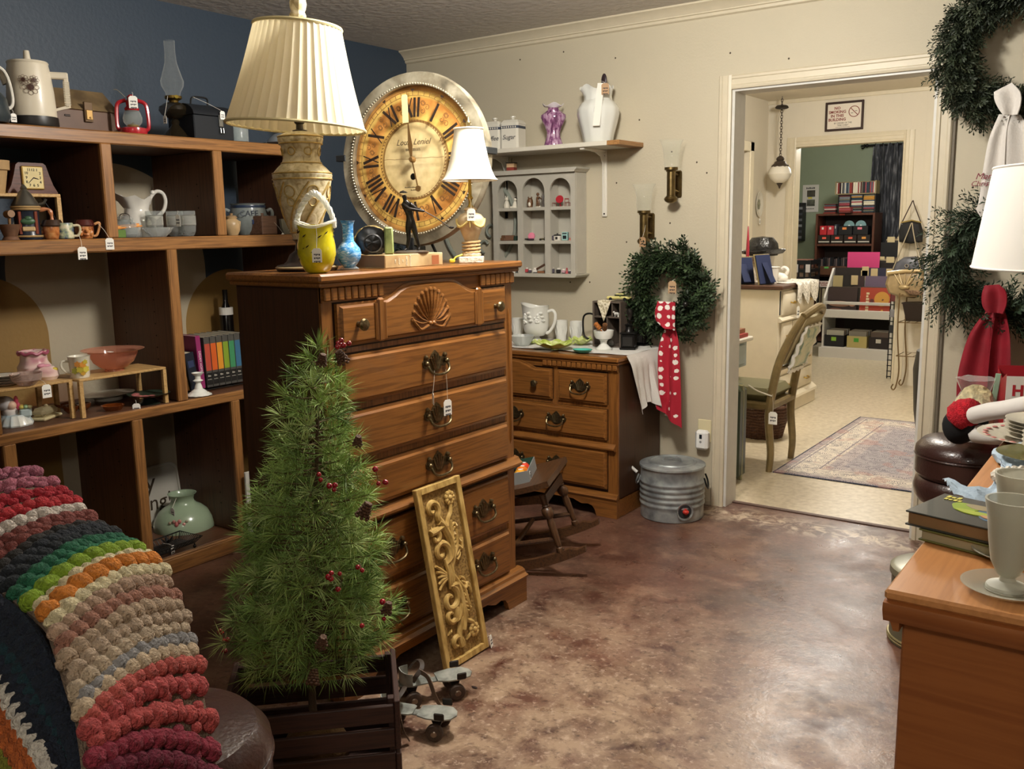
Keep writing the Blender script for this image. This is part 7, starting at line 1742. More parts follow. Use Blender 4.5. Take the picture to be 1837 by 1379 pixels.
# ============================================================ crochet blanket over a chair back
def blanket():
 ch=thing('high_back_chair','dark upholstered chair back wholly covered by the crochet blanket','chair',(2.2,-3.80,0))
 cf=mat('#241b18',.7)
 obj('backrest',MB().bbox((.03,.05,.35),(.54,.17,.90),.05),cf,ch);obj('seat',MB().bbox((.03,-.38,.38),(.52,.05,.46),.03),cf,ch)
 for x in(.05,.48):
  for y in(-.34,.12):obj('leg',MB().bbox((x,y,0),(x+.035,y+.035,.39),.004),mat('#2a1a10',.5),ch)
 t=thing('crochet_blanket','multicoloured bobble stitch crochet blanket draped over a chair back','blanket',(0,0,0))
 rows=[((-120,905,1.50),(60,842,1.55)),((-100,985,1.32),(128,893,1.45)),((-60,1043,1.22),(165,935,1.38)),((0,1062,1.15),(195,955,1.34)),((40,1092,1.10),(245,985,1.30)),((80,1122,1.06),(285,1018,1.27)),((105,1180,1.03),(318,1080,1.22)),((132,1260,1.0),(335,1140,1.20)),((145,1310,.98),(358,1210,1.17)),((158,1379,.96),(390,1379,1.12)),((166,1460,.95),(408,1480,1.1))]
 A=[at(*a)for a,b in rows];B=[at(*b)for a,b in rows];n=50
 SA,SB=spline(A,n),spline(B,n)
 def surf(u,v):  # u along the length 0..1, v across
  i=min(int(u*n),n-1);f=u*n-i;a=SA[i].lerp(SA[i+1],f);b=SB[i].lerp(SB[i+1],f);q=a.lerp(b,v);q.z+=.022*math.sin(PI*v);return q
 def norm(u,v):
  e=.01;p=surf(u,v);du=surf(min(1,u+e),v)-surf(max(0,u-e),v);dv=surf(u,min(1,v+e))-surf(u,max(0,v-e));q=du.cross(dv).normalized();return q if q.dot(CAM-p)>0 else-q
 def yarn(c):return mat(c,.95,var=.25,vscale=120,bump=1.0,bscale=260)
 obj('ground_knit',MB().grid([[surf(i/40,j/10)for j in range(11)]for i in range(41)],.012),yarn('#7d6a58'),t)
 bands=['#9c5a6a','#a8606f','#a3222e','#b02a30','#c9bdb0','#7a4038','#74382f','#2a2622','#20242a','#1c2226','#1f5c40','#256b48','#7d9a24','#d2c49c','#c9792a','#d2c49c','#a98c74','#9a6b58','#ac947a','#b09a82','#b8a48a','#8d8a88','#bfa98c','#b6554c','#b04a48','#b24c48','#8c2c3c','#6e1f33','#5e182c','#541526']
 m=len(bands);random.seed(3)
 def bobble(mb,p,nr,r):
  a=MB().ball((0,0,0),(r*random.uniform(.9,1.15),r*random.uniform(.9,1.15),r*.8),10,8)
  for i,v in enumerate(a.v):a.v[i]=v*(1+.07*math.sin(v.x/r*6+v.y/r*5+p.x*50)*math.cos(v.z/r*5))
  mb.join(a,Matrix.Translation(p+nr*r*.25)@nr.to_track_quat('Z','Y').to_matrix().to_4x4())
 for k,c in enumerate(bands):
  mb=MB();big=c in('#7d9a24','#c9792a');nb=8 if big else 11
  for j in range(nb):
   v=min(1,(j+(.5 if k%2==0 else.9))/nb);u=(k+.5)/m;p=surf(u,v);nr=norm(u,v)
   bobble(mb,p,nr,.0165 if big else random.uniform(.0105,.0135))
   for q in range(0 if big else 2):bobble(mb,surf(min(1,u+random.uniform(-.4,.4)/m),min(1,max(0,v+random.uniform(-.5,.5)/9))),nr,.008)
  stuff(obj('bobble_row',mb,yarn(c),t,smooth=180))
  # the fold that hangs on the near side
 F_=[[(-90,1010,1.16),(0,1068,1.13),(60,1112,1.09),(105,1200,1.05),(135,1310,1.01),(152,1379,.99),(162,1460,.98)],[(-110,1075,1.14),(-40,1130,1.10),(25,1190,1.07),(70,1265,1.03),(112,1340,1.0),(128,1379,.99),(150,1460,.98)],
 [(-130,1110,1.12),(-60,1165,1.09),(0,1215,1.06),(40,1285,1.02),(80,1350,.99),(95,1385,.98),(120,1460,.97)],[(-150,1160,1.11),(-90,1215,1.08),(-30,1270,1.05),(10,1330,1.02),(45,1390,.99),(60,1430,.98),(80,1480,.97)],[(-170,1240,1.10),(-120,1290,1.08),(-70,1340,1.05),(-30,1390,1.02),(10,1440,.99),(30,1480,.98),(40,1520,.97)]]
 G=[spline([at(*q)for q in r],24)for r in F_]
 obj('ground_knit',MB().grid([[G[j][i]for j in range(5)]for i in range(25)],.010),yarn('#1b2430'),t)
 for k,(f,c)in enumerate(((.25,'#161d2b'),(.6,'#17202e'),(.95,'#123038'),(1.35,'#1a2230'),(1.75,'#141a28'),(2.05,'#c9c2b6'),(2.4,'#b05a26'),(2.8,'#b8602a'),(3.2,'#7a7a26'),(3.6,'#8c3020'))):
  mb=MB();i0=min(int(f),3);q=f-i0
  for i in range(24):
   p=G[i0][i].lerp(G[i0+1][i],q);p2=G[i0][i+1].lerp(G[i0+1][i+1],q);nr=(p2-p).cross(G[i0+1][i]-G[i0][i]).normalized();nr=nr if nr.dot(CAM-p)>0 else-nr
   bobble(mb,p.lerp(p2,.5*(k%2)),nr,.0125)
  stuff(obj('bobble_row',mb,yarn(c),t))
blanket()
# ============================================================ on the maple cabinet
KZ=.901
def kp(px,py):return on('z',KZ,px,py)
FROST=GLASS('#d2d1c2',.5,.42)
def goblet(px,py,lab,s_=1.0):
 t=thing('frosted_goblet',lab,'goblet',kp(px,py),group='frosted parfait goblets')
 pr=[(0,.02),(.012,.02),(.02,.028),(.030,.05),(.036,.09),(.040,.13),(.046,.165)]
 obj('cup',MB().lathe(rev([(r*s_,z*s_)for r,z in pr],.003),36),FROST,t)
 obj('foot',MB().lathe([(0,0),(.036*s_,0),(.034*s_,.004),(.014*s_,.010),(.012*s_,.02),(0,.021)],30),FROST,t)
def glass_saucer(px,py,lab):
 t=thing('glass_saucer',lab,'saucer',kp(px,py),group='frosted glass saucers')
 obj('saucer',MB().lathe(rev([(0,0),(.03,0),(.045,.004),(.060,.012)],.003),40),GLASS('#c9c7b6',.35,.3),t);obj('ring',MB().lathe([(.026,.004),(.03,.006),(.028,.003)],30,close=True),GLASS('#b9b7a4',.35,.4),t)
glass_saucer(1806,1062,'frosted glass saucer under the front parfait goblet');glass_saucer(1818,1000,'frosted glass saucer half under the rear parfait goblet')
p=kp(1806,1058)
goblet(1806,1058,'tall frosted parfait goblet standing on the front saucer',.78);goblet(1820,998,'tall frosted parfait goblet standing on the rear saucer',.78)
for o in COL.objects:
 if o.name.startswith('frosted_goblet'):o.location.z+=.004
def flat_book(lab,p,rz,L,W_,H_,cov,edge,z,art=False):
 t=thing('picture_book',lab,'book',(p.x,p.y,z),rz=rz)
 cm=mat(cov,.3,coat=.3);k=MB();k.bbox((0,0,0),(L,W_,.003),.001);k.bbox((0,0,H_-.003),(L,W_,H_),.001);k.bbox((L-.003,0,0),(L+.001,W_,H_),.001)
 obj('cover',k,cm,t);obj('page_block',MB().box((.004,.004,.003),(L-.003,W_-.004,H_-.003)),mat(edge,.8),t,smooth=0)
 if art:
  y1=H_+.0004
  nb_=[0]
  def blob(c,r,col):
   zz=nb_[0]*.0003;nb_[0]+=1;obj('cover_art',MB().lathe([(0,H_),(1,H_),(1,y1+zz),(0,y1+zz)],22,wave=lambda a,j:1+.12*math.sin(3*a)).xf(T(c[0],c[1],0)@Matrix.Diagonal((r[0],r[1],1,1))),mat(col,.35),t)
  blob((.115,.075,0),(.030,.036),'#4a6a86');blob((.062,.085,0),(.024,.024),'#8fa82c');blob((.082,.096,0),(.026,.013),'#9a8c6a');blob((.084,.062,0),(.030,.010),'#a8b83a');blob((.112,.052,0),(.014,.007),'#c2926a')
  fineprint('cover_title',3,.026,.012,mat('#d8cf5a',.4),t,(.026,.124,y1),(-PI/2,0,0));fineprint('cover_title',4,.03,.009,mat('#d8cf5a',.4),t,(.03,.109,y1),(-PI/2,0,0))
 return t
rzb=-.243
flat_book('olive edged picture book lying under the dark green figure picture book',Vector((3.495,-2.708,0)),rzb-.03,.135,.135,.020,'#6b6a34','#a89c7c',KZ)
flat_book('dark picture book with green painted cover lying on top of another book',Vector((3.472,-2.702,0)),rzb,.15,.14,.025,'#33352f','#8a6c48',KZ+.0205,True)
PLT=mat('#cfc8b6',.22,coat=.4)
t=thing('dinner_plate','large white plate with red transfer rim under the stacked saucers','plate',kp(1862,792));obj('plate',MB().lathe(rev([(0,0),(.075,0),(.085,.006),(.13,.018)],.004),44),PLT,t)
for k in range(26):a=2*PI*k/26;obj('rim_motif',MB().ball((.112*math.cos(a),.112*math.sin(a),.0155),(.008,.008,.0015),6,4),mat('#a8625c',.4),t)
base=kp(1864,792)
for k in range(5):
 t=thing('stacked_saucer',['white saucer lying lowest of the ribbed stack','white saucer second from the bottom of the ribbed stack','white saucer in the middle of the ribbed stack','white saucer just under the topmost of the ribbed stack','white ribbed saucer topmost of the stack'][k],'saucer',base+Vector((.015,-.005,.008+.0085*k)),group='ribbed saucers on the dinner plate')
 obj('saucer',MB().lathe(rev([(0,0),(.045,0),(.055,.004),(.088 if k else.10,.014)],.003),40,wave=lambda a,j:1+.008*math.cos(40*a)),PLT,t);obj('well',MB().lathe([(.04,.0035),(.044,.005),(.042,.003)],30,close=True),PLT,t)
def towel():
 t=thing('blue_cloth','pale blue crumpled cloth under the dishes on the maple cabinet','cloth',(0,0,0))
 P=[];pts0=[(1690,868),(1760,885),(1795,845),(1780,815),(1840,800)];pts1=[(1715,896),(1790,935),(1850,930),(1880,900),(1890,850)]
 A=spline([kp(*a)for a in pts0],26);B=spline([kp(*a)for a in pts1],26)
 for i in range(27):P.append([A[i].lerp(B[i],j/10)+Vector((0,0,.003+.008*(1+math.sin(i*.9+j*1.7)*math.cos(j*1.1-i*.4))))for j in range(11)])
 obj('cloth',MB().grid(P,-.002),mat('#a3b4c2',.9,bump=.3,bscale=150),t)
 t=thing('glass_plate','green brown glass plate lying on the blue cloth','plate',kp(1866,838)+Vector((0,0,.02)));obj('plate',MB().lathe(rev([(0,0),(.05,0),(.085,.010)],.003),40),GLASS('#7a7446',.1,.45),t);obj('foot_ring',MB().lathe([(.03,0),(.034,0),(.034,.003),(.03,.003)],28,close=True),GLASS('#7a7446',.1,.45),t)
 for k in range(4):s_=thing('cream_saucer',['cream saucer lying lowest on the glass plate','cream saucer second in the pile on the glass plate','cream saucer third in the pile on the glass plate','cream saucer topmost on the glass plate'][k],'saucer',kp(1882,832)+Vector((.0,0,.0285+.009*k)));obj('saucer',MB().lathe(rev([(0,0),(.03,0),(.055,.012)],.003),34),PLT,s_);obj('well',MB().lathe([(.024,.0035),(.028,.005),(.026,.003)],26,close=True),PLT,s_)
 t=thing('braided_trivet','white rope edged trivet beside the blue cloth','trivet',kp(1862,880)+Vector((0,0,.016)));rp=MB();R_=.075
 for ph in(0,PI):rp.tube([((R_+.004*math.cos(i*1.1+ph))*math.cos(2*PI*i/90),(R_+.004*math.cos(i*1.1+ph))*math.sin(2*PI*i/90),.006+.004*math.sin(i*1.1+ph))for i in range(90)],.005,6,closed=True)
 obj('rope_edge',rp,mat('#d6d0c2',.8),t);obj('pad',MB().lathe([(0,0),(.073,0),(.073,.006),(0,.007)],36),mat('#cfcabc',.9),t)
towel()
def plush():
 p0=on('y',-.62,1712,775)
 t=thing('plush_snowman_leg','plush holiday figure with black boot and red fur cuff lying across the stool','plush toy',Vector((p0.x,p0.y,0)))
 O=t.location
 def R(px,py,y):return on('y',y,px,py)-O
 bt=MB().tube(spline([R(1706,768,-.58),R(1722,765,-.60),R(1742,758,-.64),R(1752,752,-.66)],14),[.042,.056,.062,.064,.064,.063,.062,.06,.058,.056,.054,.052,.05,.048,.046],16)
 obj('boot',bt,mat('#0d0d0f',.9),t)
 obj('fur_cuff',noisy(MB().tube(spline([R(1716,752,-.64),R(1732,742,-.66),R(1750,742,-.68)],16),[.03,.044,.05,.053,.055,.056,.056,.056,.056,.056,.056,.055,.054,.052,.05,.045,.035],20),.006,90),mat('#c41f2e',1.0,var=.3,vscale=70,bump=1,bscale=200),t)
 obj('leg',MB().tube(spline([R(1748,745,-.70),R(1775,738,-.76),R(1805,734,-.82),R(1845,726,-.9),R(1890,716,-1.0)],20),[.031]*18+[.028,.02,.006],14),mat('#d9d5d0',.95),t)
 obj('sock',MB().tube(spline([R(1752,778,-.66),R(1790,780,-.74),R(1830,770,-.82)],10),.034,12),mat('#cfccc6',.95),t)
plush()
def gift_bag():
 c=on('y',-.5,1822,720);zt=.58
 t=thing('gift_bag','holiday gift bag printed with coloured letters behind the plush boot','gift bag',(c.x+.035,-.40,.576),rz=.35)
 rm=mat('#9c1a26',.45);wm=mat('#dcd6cc',.5)
 obj('gusset',MB().prism([(-.07,0),(.07,0),(.07,.28),(0,.25),(-.07,.28)],-.1,-.097,'yz'),rm,t)
 obj('front',MB().box((-.1,-.071,0),(.16,-.069,.27)),wm,t,smooth=0);obj('back',MB().box((-.1,.069,0),(.16,.071,.29)),rm,t,smooth=0);obj('base',MB().box((-.1,-.07,0),(.16,.07,.003)),wm,t,smooth=0)
 for k,(s_,cx_,cz,cc)in enumerate((('H',-.06,.215,'#a8242c'),('O',-.02,.17,'#b8902c'),('H',-.06,.13,'#2c6a4a'),('O',.03,.22,'#a8242c'),('H',.03,.13,'#a8242c'),('M',-.02,.24,'#6a6a6a'),('O',-.05,.06,'#2c4a6a'),('H',.02,.06,'#2c6a4a'),('O',.08,.17,'#2c6a4a'))):
  text('printed_letter',s_,.055,mat(cc,.5),t,(cx_,-.0715,cz),(PI/2,0,0),bold=.002)
 b=on('y',-.42,1752,690)
 s=thing('bag_of_shells','clear cellophane bag of pale popcorn garland leaning on the gift bag','bag',(b.x,-.42,.576),rz=.2)
 lump=noisy(MB().ball((0,0,.11),(.075,.045,.105),26,18),.012,45);
 for v in lump.v:v.z=max(.002,v.z)
 obj('popcorn_garland',lump,mat('#d8ca9c',.8,var=.35,vscale=60,bump=1,bscale=60),s)
 obj('cellophane',noisy(MB().lathe([(.05,.0),(.085,.05),(.09,.10),(.075,.15),(.05,.19),(.07,.24)],26,wave=lambda a,j:1+.06*math.sin(5*a+j)),.006,30),GLASS('#f4f4f0',.08,.05),s)
 obj('header_strip',MB().bbox((.035,-.01,.13),(.055,-.004,.27),.002).xf(T(ry=.1)),mat('#8fae94',.6),s)
 obj('red_ribbon',MB().tube(spline([(-.02,-.05,.03),(.02,-.06,.05),(.06,-.05,.075)],10),.006,6),mat('#8c1a2c',.5),s)
gift_bag()
def white_lamp():
 c=on('y',-1.55,1840,480)
 zb=KZ;loc=Vector((3.70,-1.62,KZ))
 sb=on('y',-1.62,1745,476);st=on('y',-1.62,1784,304);r0=3.70-sb.x;r1=3.70-st.x;z0=sb.z-KZ;z1=st.z-KZ
 t=thing('table_lamp','table lamp with plain white drum shade on the maple cabinet','lamp',loc)
 obj('base',MB().lathe([(0,0),(.06,0),(.062,.012),(.03,.02),(.03,.03),(.045,.08),(.05,.14),(.035,.22),(.015,.26),(.012,z0+.02),(0,z0+.02)],28),mat('#4a3a30',.4),t)
 s=obj('lamp_shade',MB().grid([[(lerp(r0,r1,v)*math.cos(2*PI*i/48),lerp(r0,r1,v)*math.sin(2*PI*i/48),lerp(z0,z1,v))for v in(0,.25,.5,.75,1)]for i in range(48)],.0015,closed_u=True),mat('#d8d4cc',.7),t)
 for r,z in((r0,z0),(r1,z1)):obj('shade_trim',MB().tube([(r*math.cos(2*PI*i/48),r*math.sin(2*PI*i/48),z)for i in range(48)],.003,6,closed=True),mat('#dedad2',.7),s)
 obj('harp',MB().tube([(0,0,z0),(-.05,0,z0+.05),(-.05,0,z1-.02),(0,0,z1+.012),(.05,0,z1-.02),(.05,0,z0+.05),(0,0,z0)],.002,6).tube([(-r1,0,z1-.003),(r1,0,z1-.003)],.0018,6).tube([(-.06,0,z1-.003),(-.04,0,z1+.018),(.04,0,z1+.018),(.06,0,z1-.003)],.003,6),mat('#7a4a34',.4,.6),s)
white_lamp()
t=thing('metal_tin','tall grey green lidded metal tin standing on the floor behind the maple cabinet','tin',(3.235,-1.05,0));tm=mat('#6f6c58',.35,.3)
hz=.27
obj('body',MB().lathe([(0,0),(.142,0),(.145,.006),(.14,.012),(.14,hz-.03),(.145,hz-.025),(0,hz-.025)],40),tm,t);obj('lid',MB().lathe([(0,hz),(.13,hz),(.146,hz-.008),(.147,hz-.03),(0,hz-.03)],40),mat('#7d7a66',.35,.3),t)
for z in(.012,.022):obj('band',MB().tube([(.143*math.cos(2*PI*i/40),.143*math.sin(2*PI*i/40),z)for i in range(40)],.004,6,closed=True),mat('#a89a70',.3,.5),t)
# ============================================================ middle room
def pendant():
 y=3.86;c=on('y',y,1399,312);tp=on('y',y,1404,178)
 t=thing('pendant_lamp','hanging swag lamp with white glass globe and bronze cap','lamp',(c.x,y,c.z))
 bz=mat('#4a4038',.45,.5);r=.095
 obj('globe',MB().lathe([(0,-r*.85),(r*.4,-r*.8),(r*.85,-r*.45),(r*1.05,.0),(r*.95,r*.42),(r*.7,r*.72),(0,r*.74)],32),mat('#d6d0c2',.3,coat=.4),t)
 obj('cap',MB().lathe([(0,r*.6),(r*.75,r*.62),(r*.78,r*.75),(r*.55,r*.95),(r*.5,r*1.1),(r*.3,r*1.2),(r*.38,r*1.35),(r*.3,r*1.5),(r*.1,r*1.65),(0,r*1.66)],28,wave=lambda a,j:1+(.05*math.cos(10*a)if j<3 else 0)),bz,t)
 obj('drop_finial',MB().lathe([(0,-r*1.35),(r*.05,-r*1.3),(r*.12,-r*1.1),(r*.22,-r*.95),(r*.3,-r*.84),(0,-r*.8)],20),bz,t)
 z=r*1.62;H=tp.z-c.z;k=0;ch=MB()
 while z<H:
  a=(k%2)*PI/2;ch.tube([(.010*math.cos(q)*math.cos(a),.010*math.cos(q)*math.sin(a),z+.016*math.sin(q)+.01)for q in[2*PI*i/10 for i in range(10)]],.0028,5,closed=True);z+=.023;k+=1
 stuff(obj('chain',ch,bz,t))
 obj('canopy_disc',MB().lathe([(0,0),(.058,0),(.05,.012),(.012,.018),(0,.018)],26).xf(T(0,0,H-.07,rx=.35,ry=.15)),mat('#3a342e',.5,.4),t)
 obj('cord',MB().tube(spline([(0,0,H-.06),(-.03,0,H-.2),(-.02,0,H-.35),(0,0,r*1.6)],16),.0022,5),mat('#9a917e',.6),t)
 obj('ceiling_hook',MB().tube([(0,0,H-.02),(0,0,2.49-c.z)],.003,6),bz,t)
pendant()
def sign():
 t=thing('no_smoking_sign','framed no smoking sign on the wall above the far doorway','sign',(1.366,4.098,2.308))
 W_,H_=.325,.245;fm=mat('#2e1a14',.4);b=.019
 for a,c in(((-W_/2,-.016,-H_/2),(-W_/2+b,0,H_/2)),((W_/2-b,-.016,-H_/2),(W_/2,0,H_/2)),((-W_/2+b,-.015,-H_/2),(W_/2-b,0,-H_/2+b)),((-W_/2+b,-.015,H_/2-b),(W_/2-b,0,H_/2))):obj('frame_rail',MB().bbox(a,c,.003),fm,t)
 obj('paper',MB().box((-W_/2+b,-.006,-H_/2+b),(W_/2-b,-.002,H_/2-b)),mat('#d9cfc0',.6),t,smooth=0)
 rd=mat('#7c2c24',.6);bk=mat('#4a443c',.6)
 for s_,z in(('NO',.068),('SMOKING',.036),('IN THIS',.004),('BUILDING',-.028)):text('lettering',s_,.033,rd,t,(-.060,-.0065,z),bold=.0009)
 for s_,z in(('BY ORDER OF THE',-.058),('"FIRE CHIEF"',-.077)):text('lettering',s_,.018,bk,t,(-.01,-.0065,z))
 fineprint('lettering',22,.12,.004,bk,t,(-.01,-.0062,-.092))
 R_=.044;cx_,cz=.082,.032
 obj('prohibition_ring',MB().tube([(cx_+R_*math.cos(2*PI*i/36),-.0065,cz+R_*math.sin(2*PI*i/36))for i in range(36)],.0032,6,closed=True).tube([(cx_-.031,-.0065,cz+.031),(cx_+.031,-.0065,cz-.031)],.0032,6),rd,t)
 obj('cigarette_symbol',MB().box((cx_-.028,-.0072,cz-.014),(cx_-.008,-.0062,cz-.010)).box((cx_+.008,-.0072,cz+.002),(cx_+.024,-.0062,cz+.006)),bk,t,smooth=0)
sign()
t=thing('oval_wall_plate','oval white china plate hung on the middle room side wall','plate',(.692,3.90,1.575))
mb=MB().lathe([(0,.006),(.07,.006),(.085,.012),(.11,.018),(.112,.014),(.085,.004),(0,0)],36,wave=lambda a,j:1+.03*math.cos(12*a))
for v in mb.v:v.x,v.y,v.z=v.z,v.y*.72,v.x
obj('plate',mb,mat('#c9c4b6',.25,coat=.3),t);obj('painted_flowers',noisy(MB().ball((.008,0,0),(.002,.03,.045),12,8),.004,60),mat('#8a8a74',.5,var=.5,vscale=60),t)
price_tag(t,(.015,0,-.11),q=(.02,0,-.125),size=.035,rz=PI/2)
WHT=mat('#ddd3bd',.45,var=.06,vscale=6);DKT=wood('chesttop','#3a2418','#553626','y',.4)
def white_chest():
 t=thing('white_painted_chest','white painted chest with dark wood top and brass pulls in the middle room','chest',(1.50,2.24,0),rz=PI/2)
 # local x runs along the drawers (world +y), front is -y (world +x)
 W_,D_,H_=.80,.62,.965
 obj('carcass',MB().bbox((0,.0,.09),(W_,D_,H_-.03),.004),WHT,t);obj('top_board',MB().bbox((-.02,-.03,H_-.03),(W_+.02,D_,H_),.006),DKT,t)
 obj('base',MB().bbox((-.015,-.03,0),(W_+.015,D_,.10),.006),WHT,t);obj('base_moulding',MB().prism([(0,.10),(-.045,.10),(-.04,.118),(-.012,.14),(0,.15)],-.02,W_+.02,'yz'),WHT,t)
 obj('waist_moulding',MB().prism([(0,.70),(-.02,.70),(-.03,.712),(-.012,.73),(0,.735)],-.005,W_+.005,'yz'),WHT,t)
 br=mat('#a88a44',.3,.9)
 def drw(x0,x1,z0,z1,hs):
  d=obj('drawer',raised(x0,x1,z0,z1,-.002,.03,.02),WHT,t)
  for h in hs:obj('drawer_pull',MB().tube(spline([(h-.04,-.024,(z0+z1)/2),(h-.03,-.045,(z0+z1)/2-.006),(h+.03,-.045,(z0+z1)/2-.006),(h+.04,-.024,(z0+z1)/2)],14),.006,7),br,d)
 drw(.05,W_-.05,.75,.92,(.22,.58));drw(.04,.26,.50,.69,(.15,));drw(.27,W_-.04,.50,.69,(.52,));drw(.04,W_-.04,.31,.485,(.22,.58));drw(.04,W_-.04,.155,.295,(.22,.58))
 obj('gap',MB().box((.012,-.003,.75),(.03,.002,.925)),mat('#20262c',.6),t,smooth=0)
 price_tag(t,(.24,-.045,.83),q=(.26,-.055,.80),size=.06)
white_chest()
CHZ=.966
def cz(px,y):p=on('y',y,px,500);p.z=CHZ;return p
t=thing('taper_candle','tall red taper candle in a low holder on the white chest','candle',cz(1340,2.42));obj('candle',MB().lathe([(0,.19),(.013,.19),(.011,.3),(.004,.42),(0,.425)],14),mat('#8a2430',.4),t);obj('holder',MB().lathe([(0,0),(.05,0),(.05,.01),(.02,.03),(.018,.16),(.028,.19),(0,.195)],20),mat('#d6cfc0',.3),t)
def hat():
 p=cz(1366,2.62);t=thing('sequin_hat','black sequined brimmed hat on a stand on the white chest','hat',p)
 bk=ramp_mat('sequin',[(.6,'#08080a'),(.85,'#161618'),(1,'#3a3a3c')],.3,'voronoi',60,bump=.6)
 obj('stand',MB().lathe([(0,0),(.06,0),(.02,.02),(.02,.2),(0,.22)],20),mat('#c9c2b4',.6),t)
 cr=MB().lathe([(.115,.20),(.125,.23),(.115,.29),(.08,.335),(0,.345)],28);obj('crown',cr,bk,t)
 br_=MB().lathe([(.10,.205),(.155,.215),(.175,.235),(.17,.24),(.15,.222),(.10,.213)],32,close=True)
 for v in br_.v:v.z+=.10*max(0,(v.x*.8+v.y*-.3)-.08)*2
 obj('brim',br_,bk,t)
hat()
for k,(px,y,lab,rz,w_,h_)in enumerate(((1334,2.28,'navy velvet backed picture frame standing at the chest edge',.9,.18,.20),(1376,2.32,'navy velvet backed picture frame with gilt edge beside the white cups',1.25,.16,.22))):
 t=thing('framed_photograph',lab,'picture',cz(px,y),rot=(.25,0,rz+PI));nv=mat('#1a2344',.8);obj('back',MB().bbox((-w_/2,0,.004),(w_/2,.010,h_),.003),nv,t);obj('gilt_edge',MB().bbox((-w_/2-.008,-.010,.002),(w_/2+.008,0,h_+.008),.003),mat('#8a7a54',.4,.5),t);obj('easel_leg',MB().bbox((-.03,.010,.0),(.03,.016,h_*.75),.003).xf(T(0,.05,0,rx=.3)),nv,t)
for k,(px,y,z,lab)in enumerate(((1386,2.48,0,'white fluted paper cup standing on the lace cloth'),(1379,2.66,.12,'white fluted cup stacked behind on a white box'))):
 p=cz(px,y);p.z+=z;t=thing('white_cup',lab,'cup',p);obj('cup',MB().lathe(rev([(0,0),(.032,0),(.045,.10),(.05,.12)],.003),24,wave=lambda a,j:1+.02*math.cos(12*a)),mat('#e0dad0',.4),t);obj('rim',MB().tube([(.05*math.cos(2*PI*i/24),.05*math.sin(2*PI*i/24),.12)for i in range(24)],.003,5,closed=True),mat('#e6e0d6',.4),t)
p=cz(1379,2.66);t=thing('white_box','small white lidded box under the stacked cup','box',p);obj('box',MB().bbox((-.05,-.05,0),(.05,.05,.10),.004),mat('#d8d0c4',.6),t);obj('lid',MB().bbox((-.054,-.054,.10),(.054,.054,.119),.004),mat('#ddd6ca',.6),t)
t=thing('white_ceramic_swan','white ceramic swan figurine on the lace cloth','figurine',cz(1402,2.62));obj('body',MB().ball((0,0,.035),(.05,.04,.035)).tube(spline([(.03,0,.05),(.045,0,.09),(.02,0,.11),(.0,0,.10)],12),.014,8),mat('#dfd9d0',.3),t);obj('wing',MB().ball((-.01,-.03,.05),(.035,.012,.025)),mat('#e2dcd2',.3),t)
t=thing('floral_figurine','pink and white porcelain flower cluster on the white chest','figurine',cz(1340,2.55));fl=MB()
obj('mound',MB().lathe([(0,0),(.07,0),(.07,.12),(.05,.15),(0,.155)],20),mat('#c9bba8',.5,var=.3,vscale=40),t)
for k in range(9):a=k*.7;obj('porcelain_flower',MB().ball((.045*math.cos(a),.045*math.sin(a),.155+.012*(k%3)),(.024,.024,.016),8,5),mat(['#d8b8ac','#dcd4c8','#c99a90'][k%3],.4),t)
def lace():
 t=thing('lace_cloth','white lace cloth draped over the white chest corner','cloth',(0,0,0));P=[]
 for i in range(15):
  y=lerp(2.5,3.02,i/14);row=[]
  for j in range(13):
   u=j/12;s_=u*(.34+.05*math.sin(i*1.3));row.append((1.33+min(s_,.205)+(.012 if s_>.205 else 0)+.01*math.sin(i*1.2)*(s_>.205),y,CHZ+.004+.003*math.sin(i*2+j)-max(0,s_-.205)*.9))
  P.append(row)
 obj('cloth',MB().grid(P,-.002),ramp_mat('lace_white',[(.3,'#b9b4a8'),(.6,'#e2ddd2')],.9,'voronoi',60,bump=.7),t)
lace()
def desk():
 t=thing('painted_desk','pale blue grey painted desk with white top beside the doorway','desk',(1.745,.60,0))
 wm=mat('#cfcabe',.45);bl=mat('#aebcc2',.45)
 obj('top_board',MB().bbox((-.62,0,.71),(0,.52,.735),.006),wm,t);obj('apron',MB().bbox((-.60,.03,.555),(-.03,.49,.71),.004),bl,t);obj('drawer',MB().bbox((-.031,.08,.575),(-.018,.44,.695),.004),bl,t);obj('latch',MB().bbox((-.020,.06,.62),(-.012,.072,.65),.002),mat('#4a4238',.4,.7),t)
 for x in(-.58,-.30):
  for y in(.04,.42):obj('leg',MB().tube([(x+.03,y+.025,.555),(x+.03,y+.025,.3),(x+.03,y+.025,0)],[.03,.024,.016],10),bl,t)
 for k,(h,c,lab,z,dx)in enumerate(((.022,'#9c2f28','red hardback lying lowest on the painted desk',0,0),(.026,'#8a5430','tan leather book lying on the red hardback',.0225,-.01),(.030,'#5a8a9a','teal hardback topmost of the pile on the painted desk',.049,-.05))):
  b=thing('stacked_book',lab,'book',(1.525+dx,.82,.7355+z),rz=.05*k);obj('cover',MB().bbox((0,0,0),(.20,.26,.003),.001).bbox((0,0,h-.003),(.20,.26,h),.001).bbox((.197,0,0),(.201,.26,h),.001),mat(c,.5),b);obj('page_block',MB().box((.003,.003,.003),(.197,.257,h-.003)),mat('#cfc4aa',.8),b,smooth=0)
 d=thing('straw_hat_box','yellow straw roll lying on the desk edge','straw',(1.715,.64,.736));obj('roll',noisy(MB().ball((0,0,.02),(.06,.035,.02),14,8),.003,40),mat('#c9b878',.8),d)
desk()
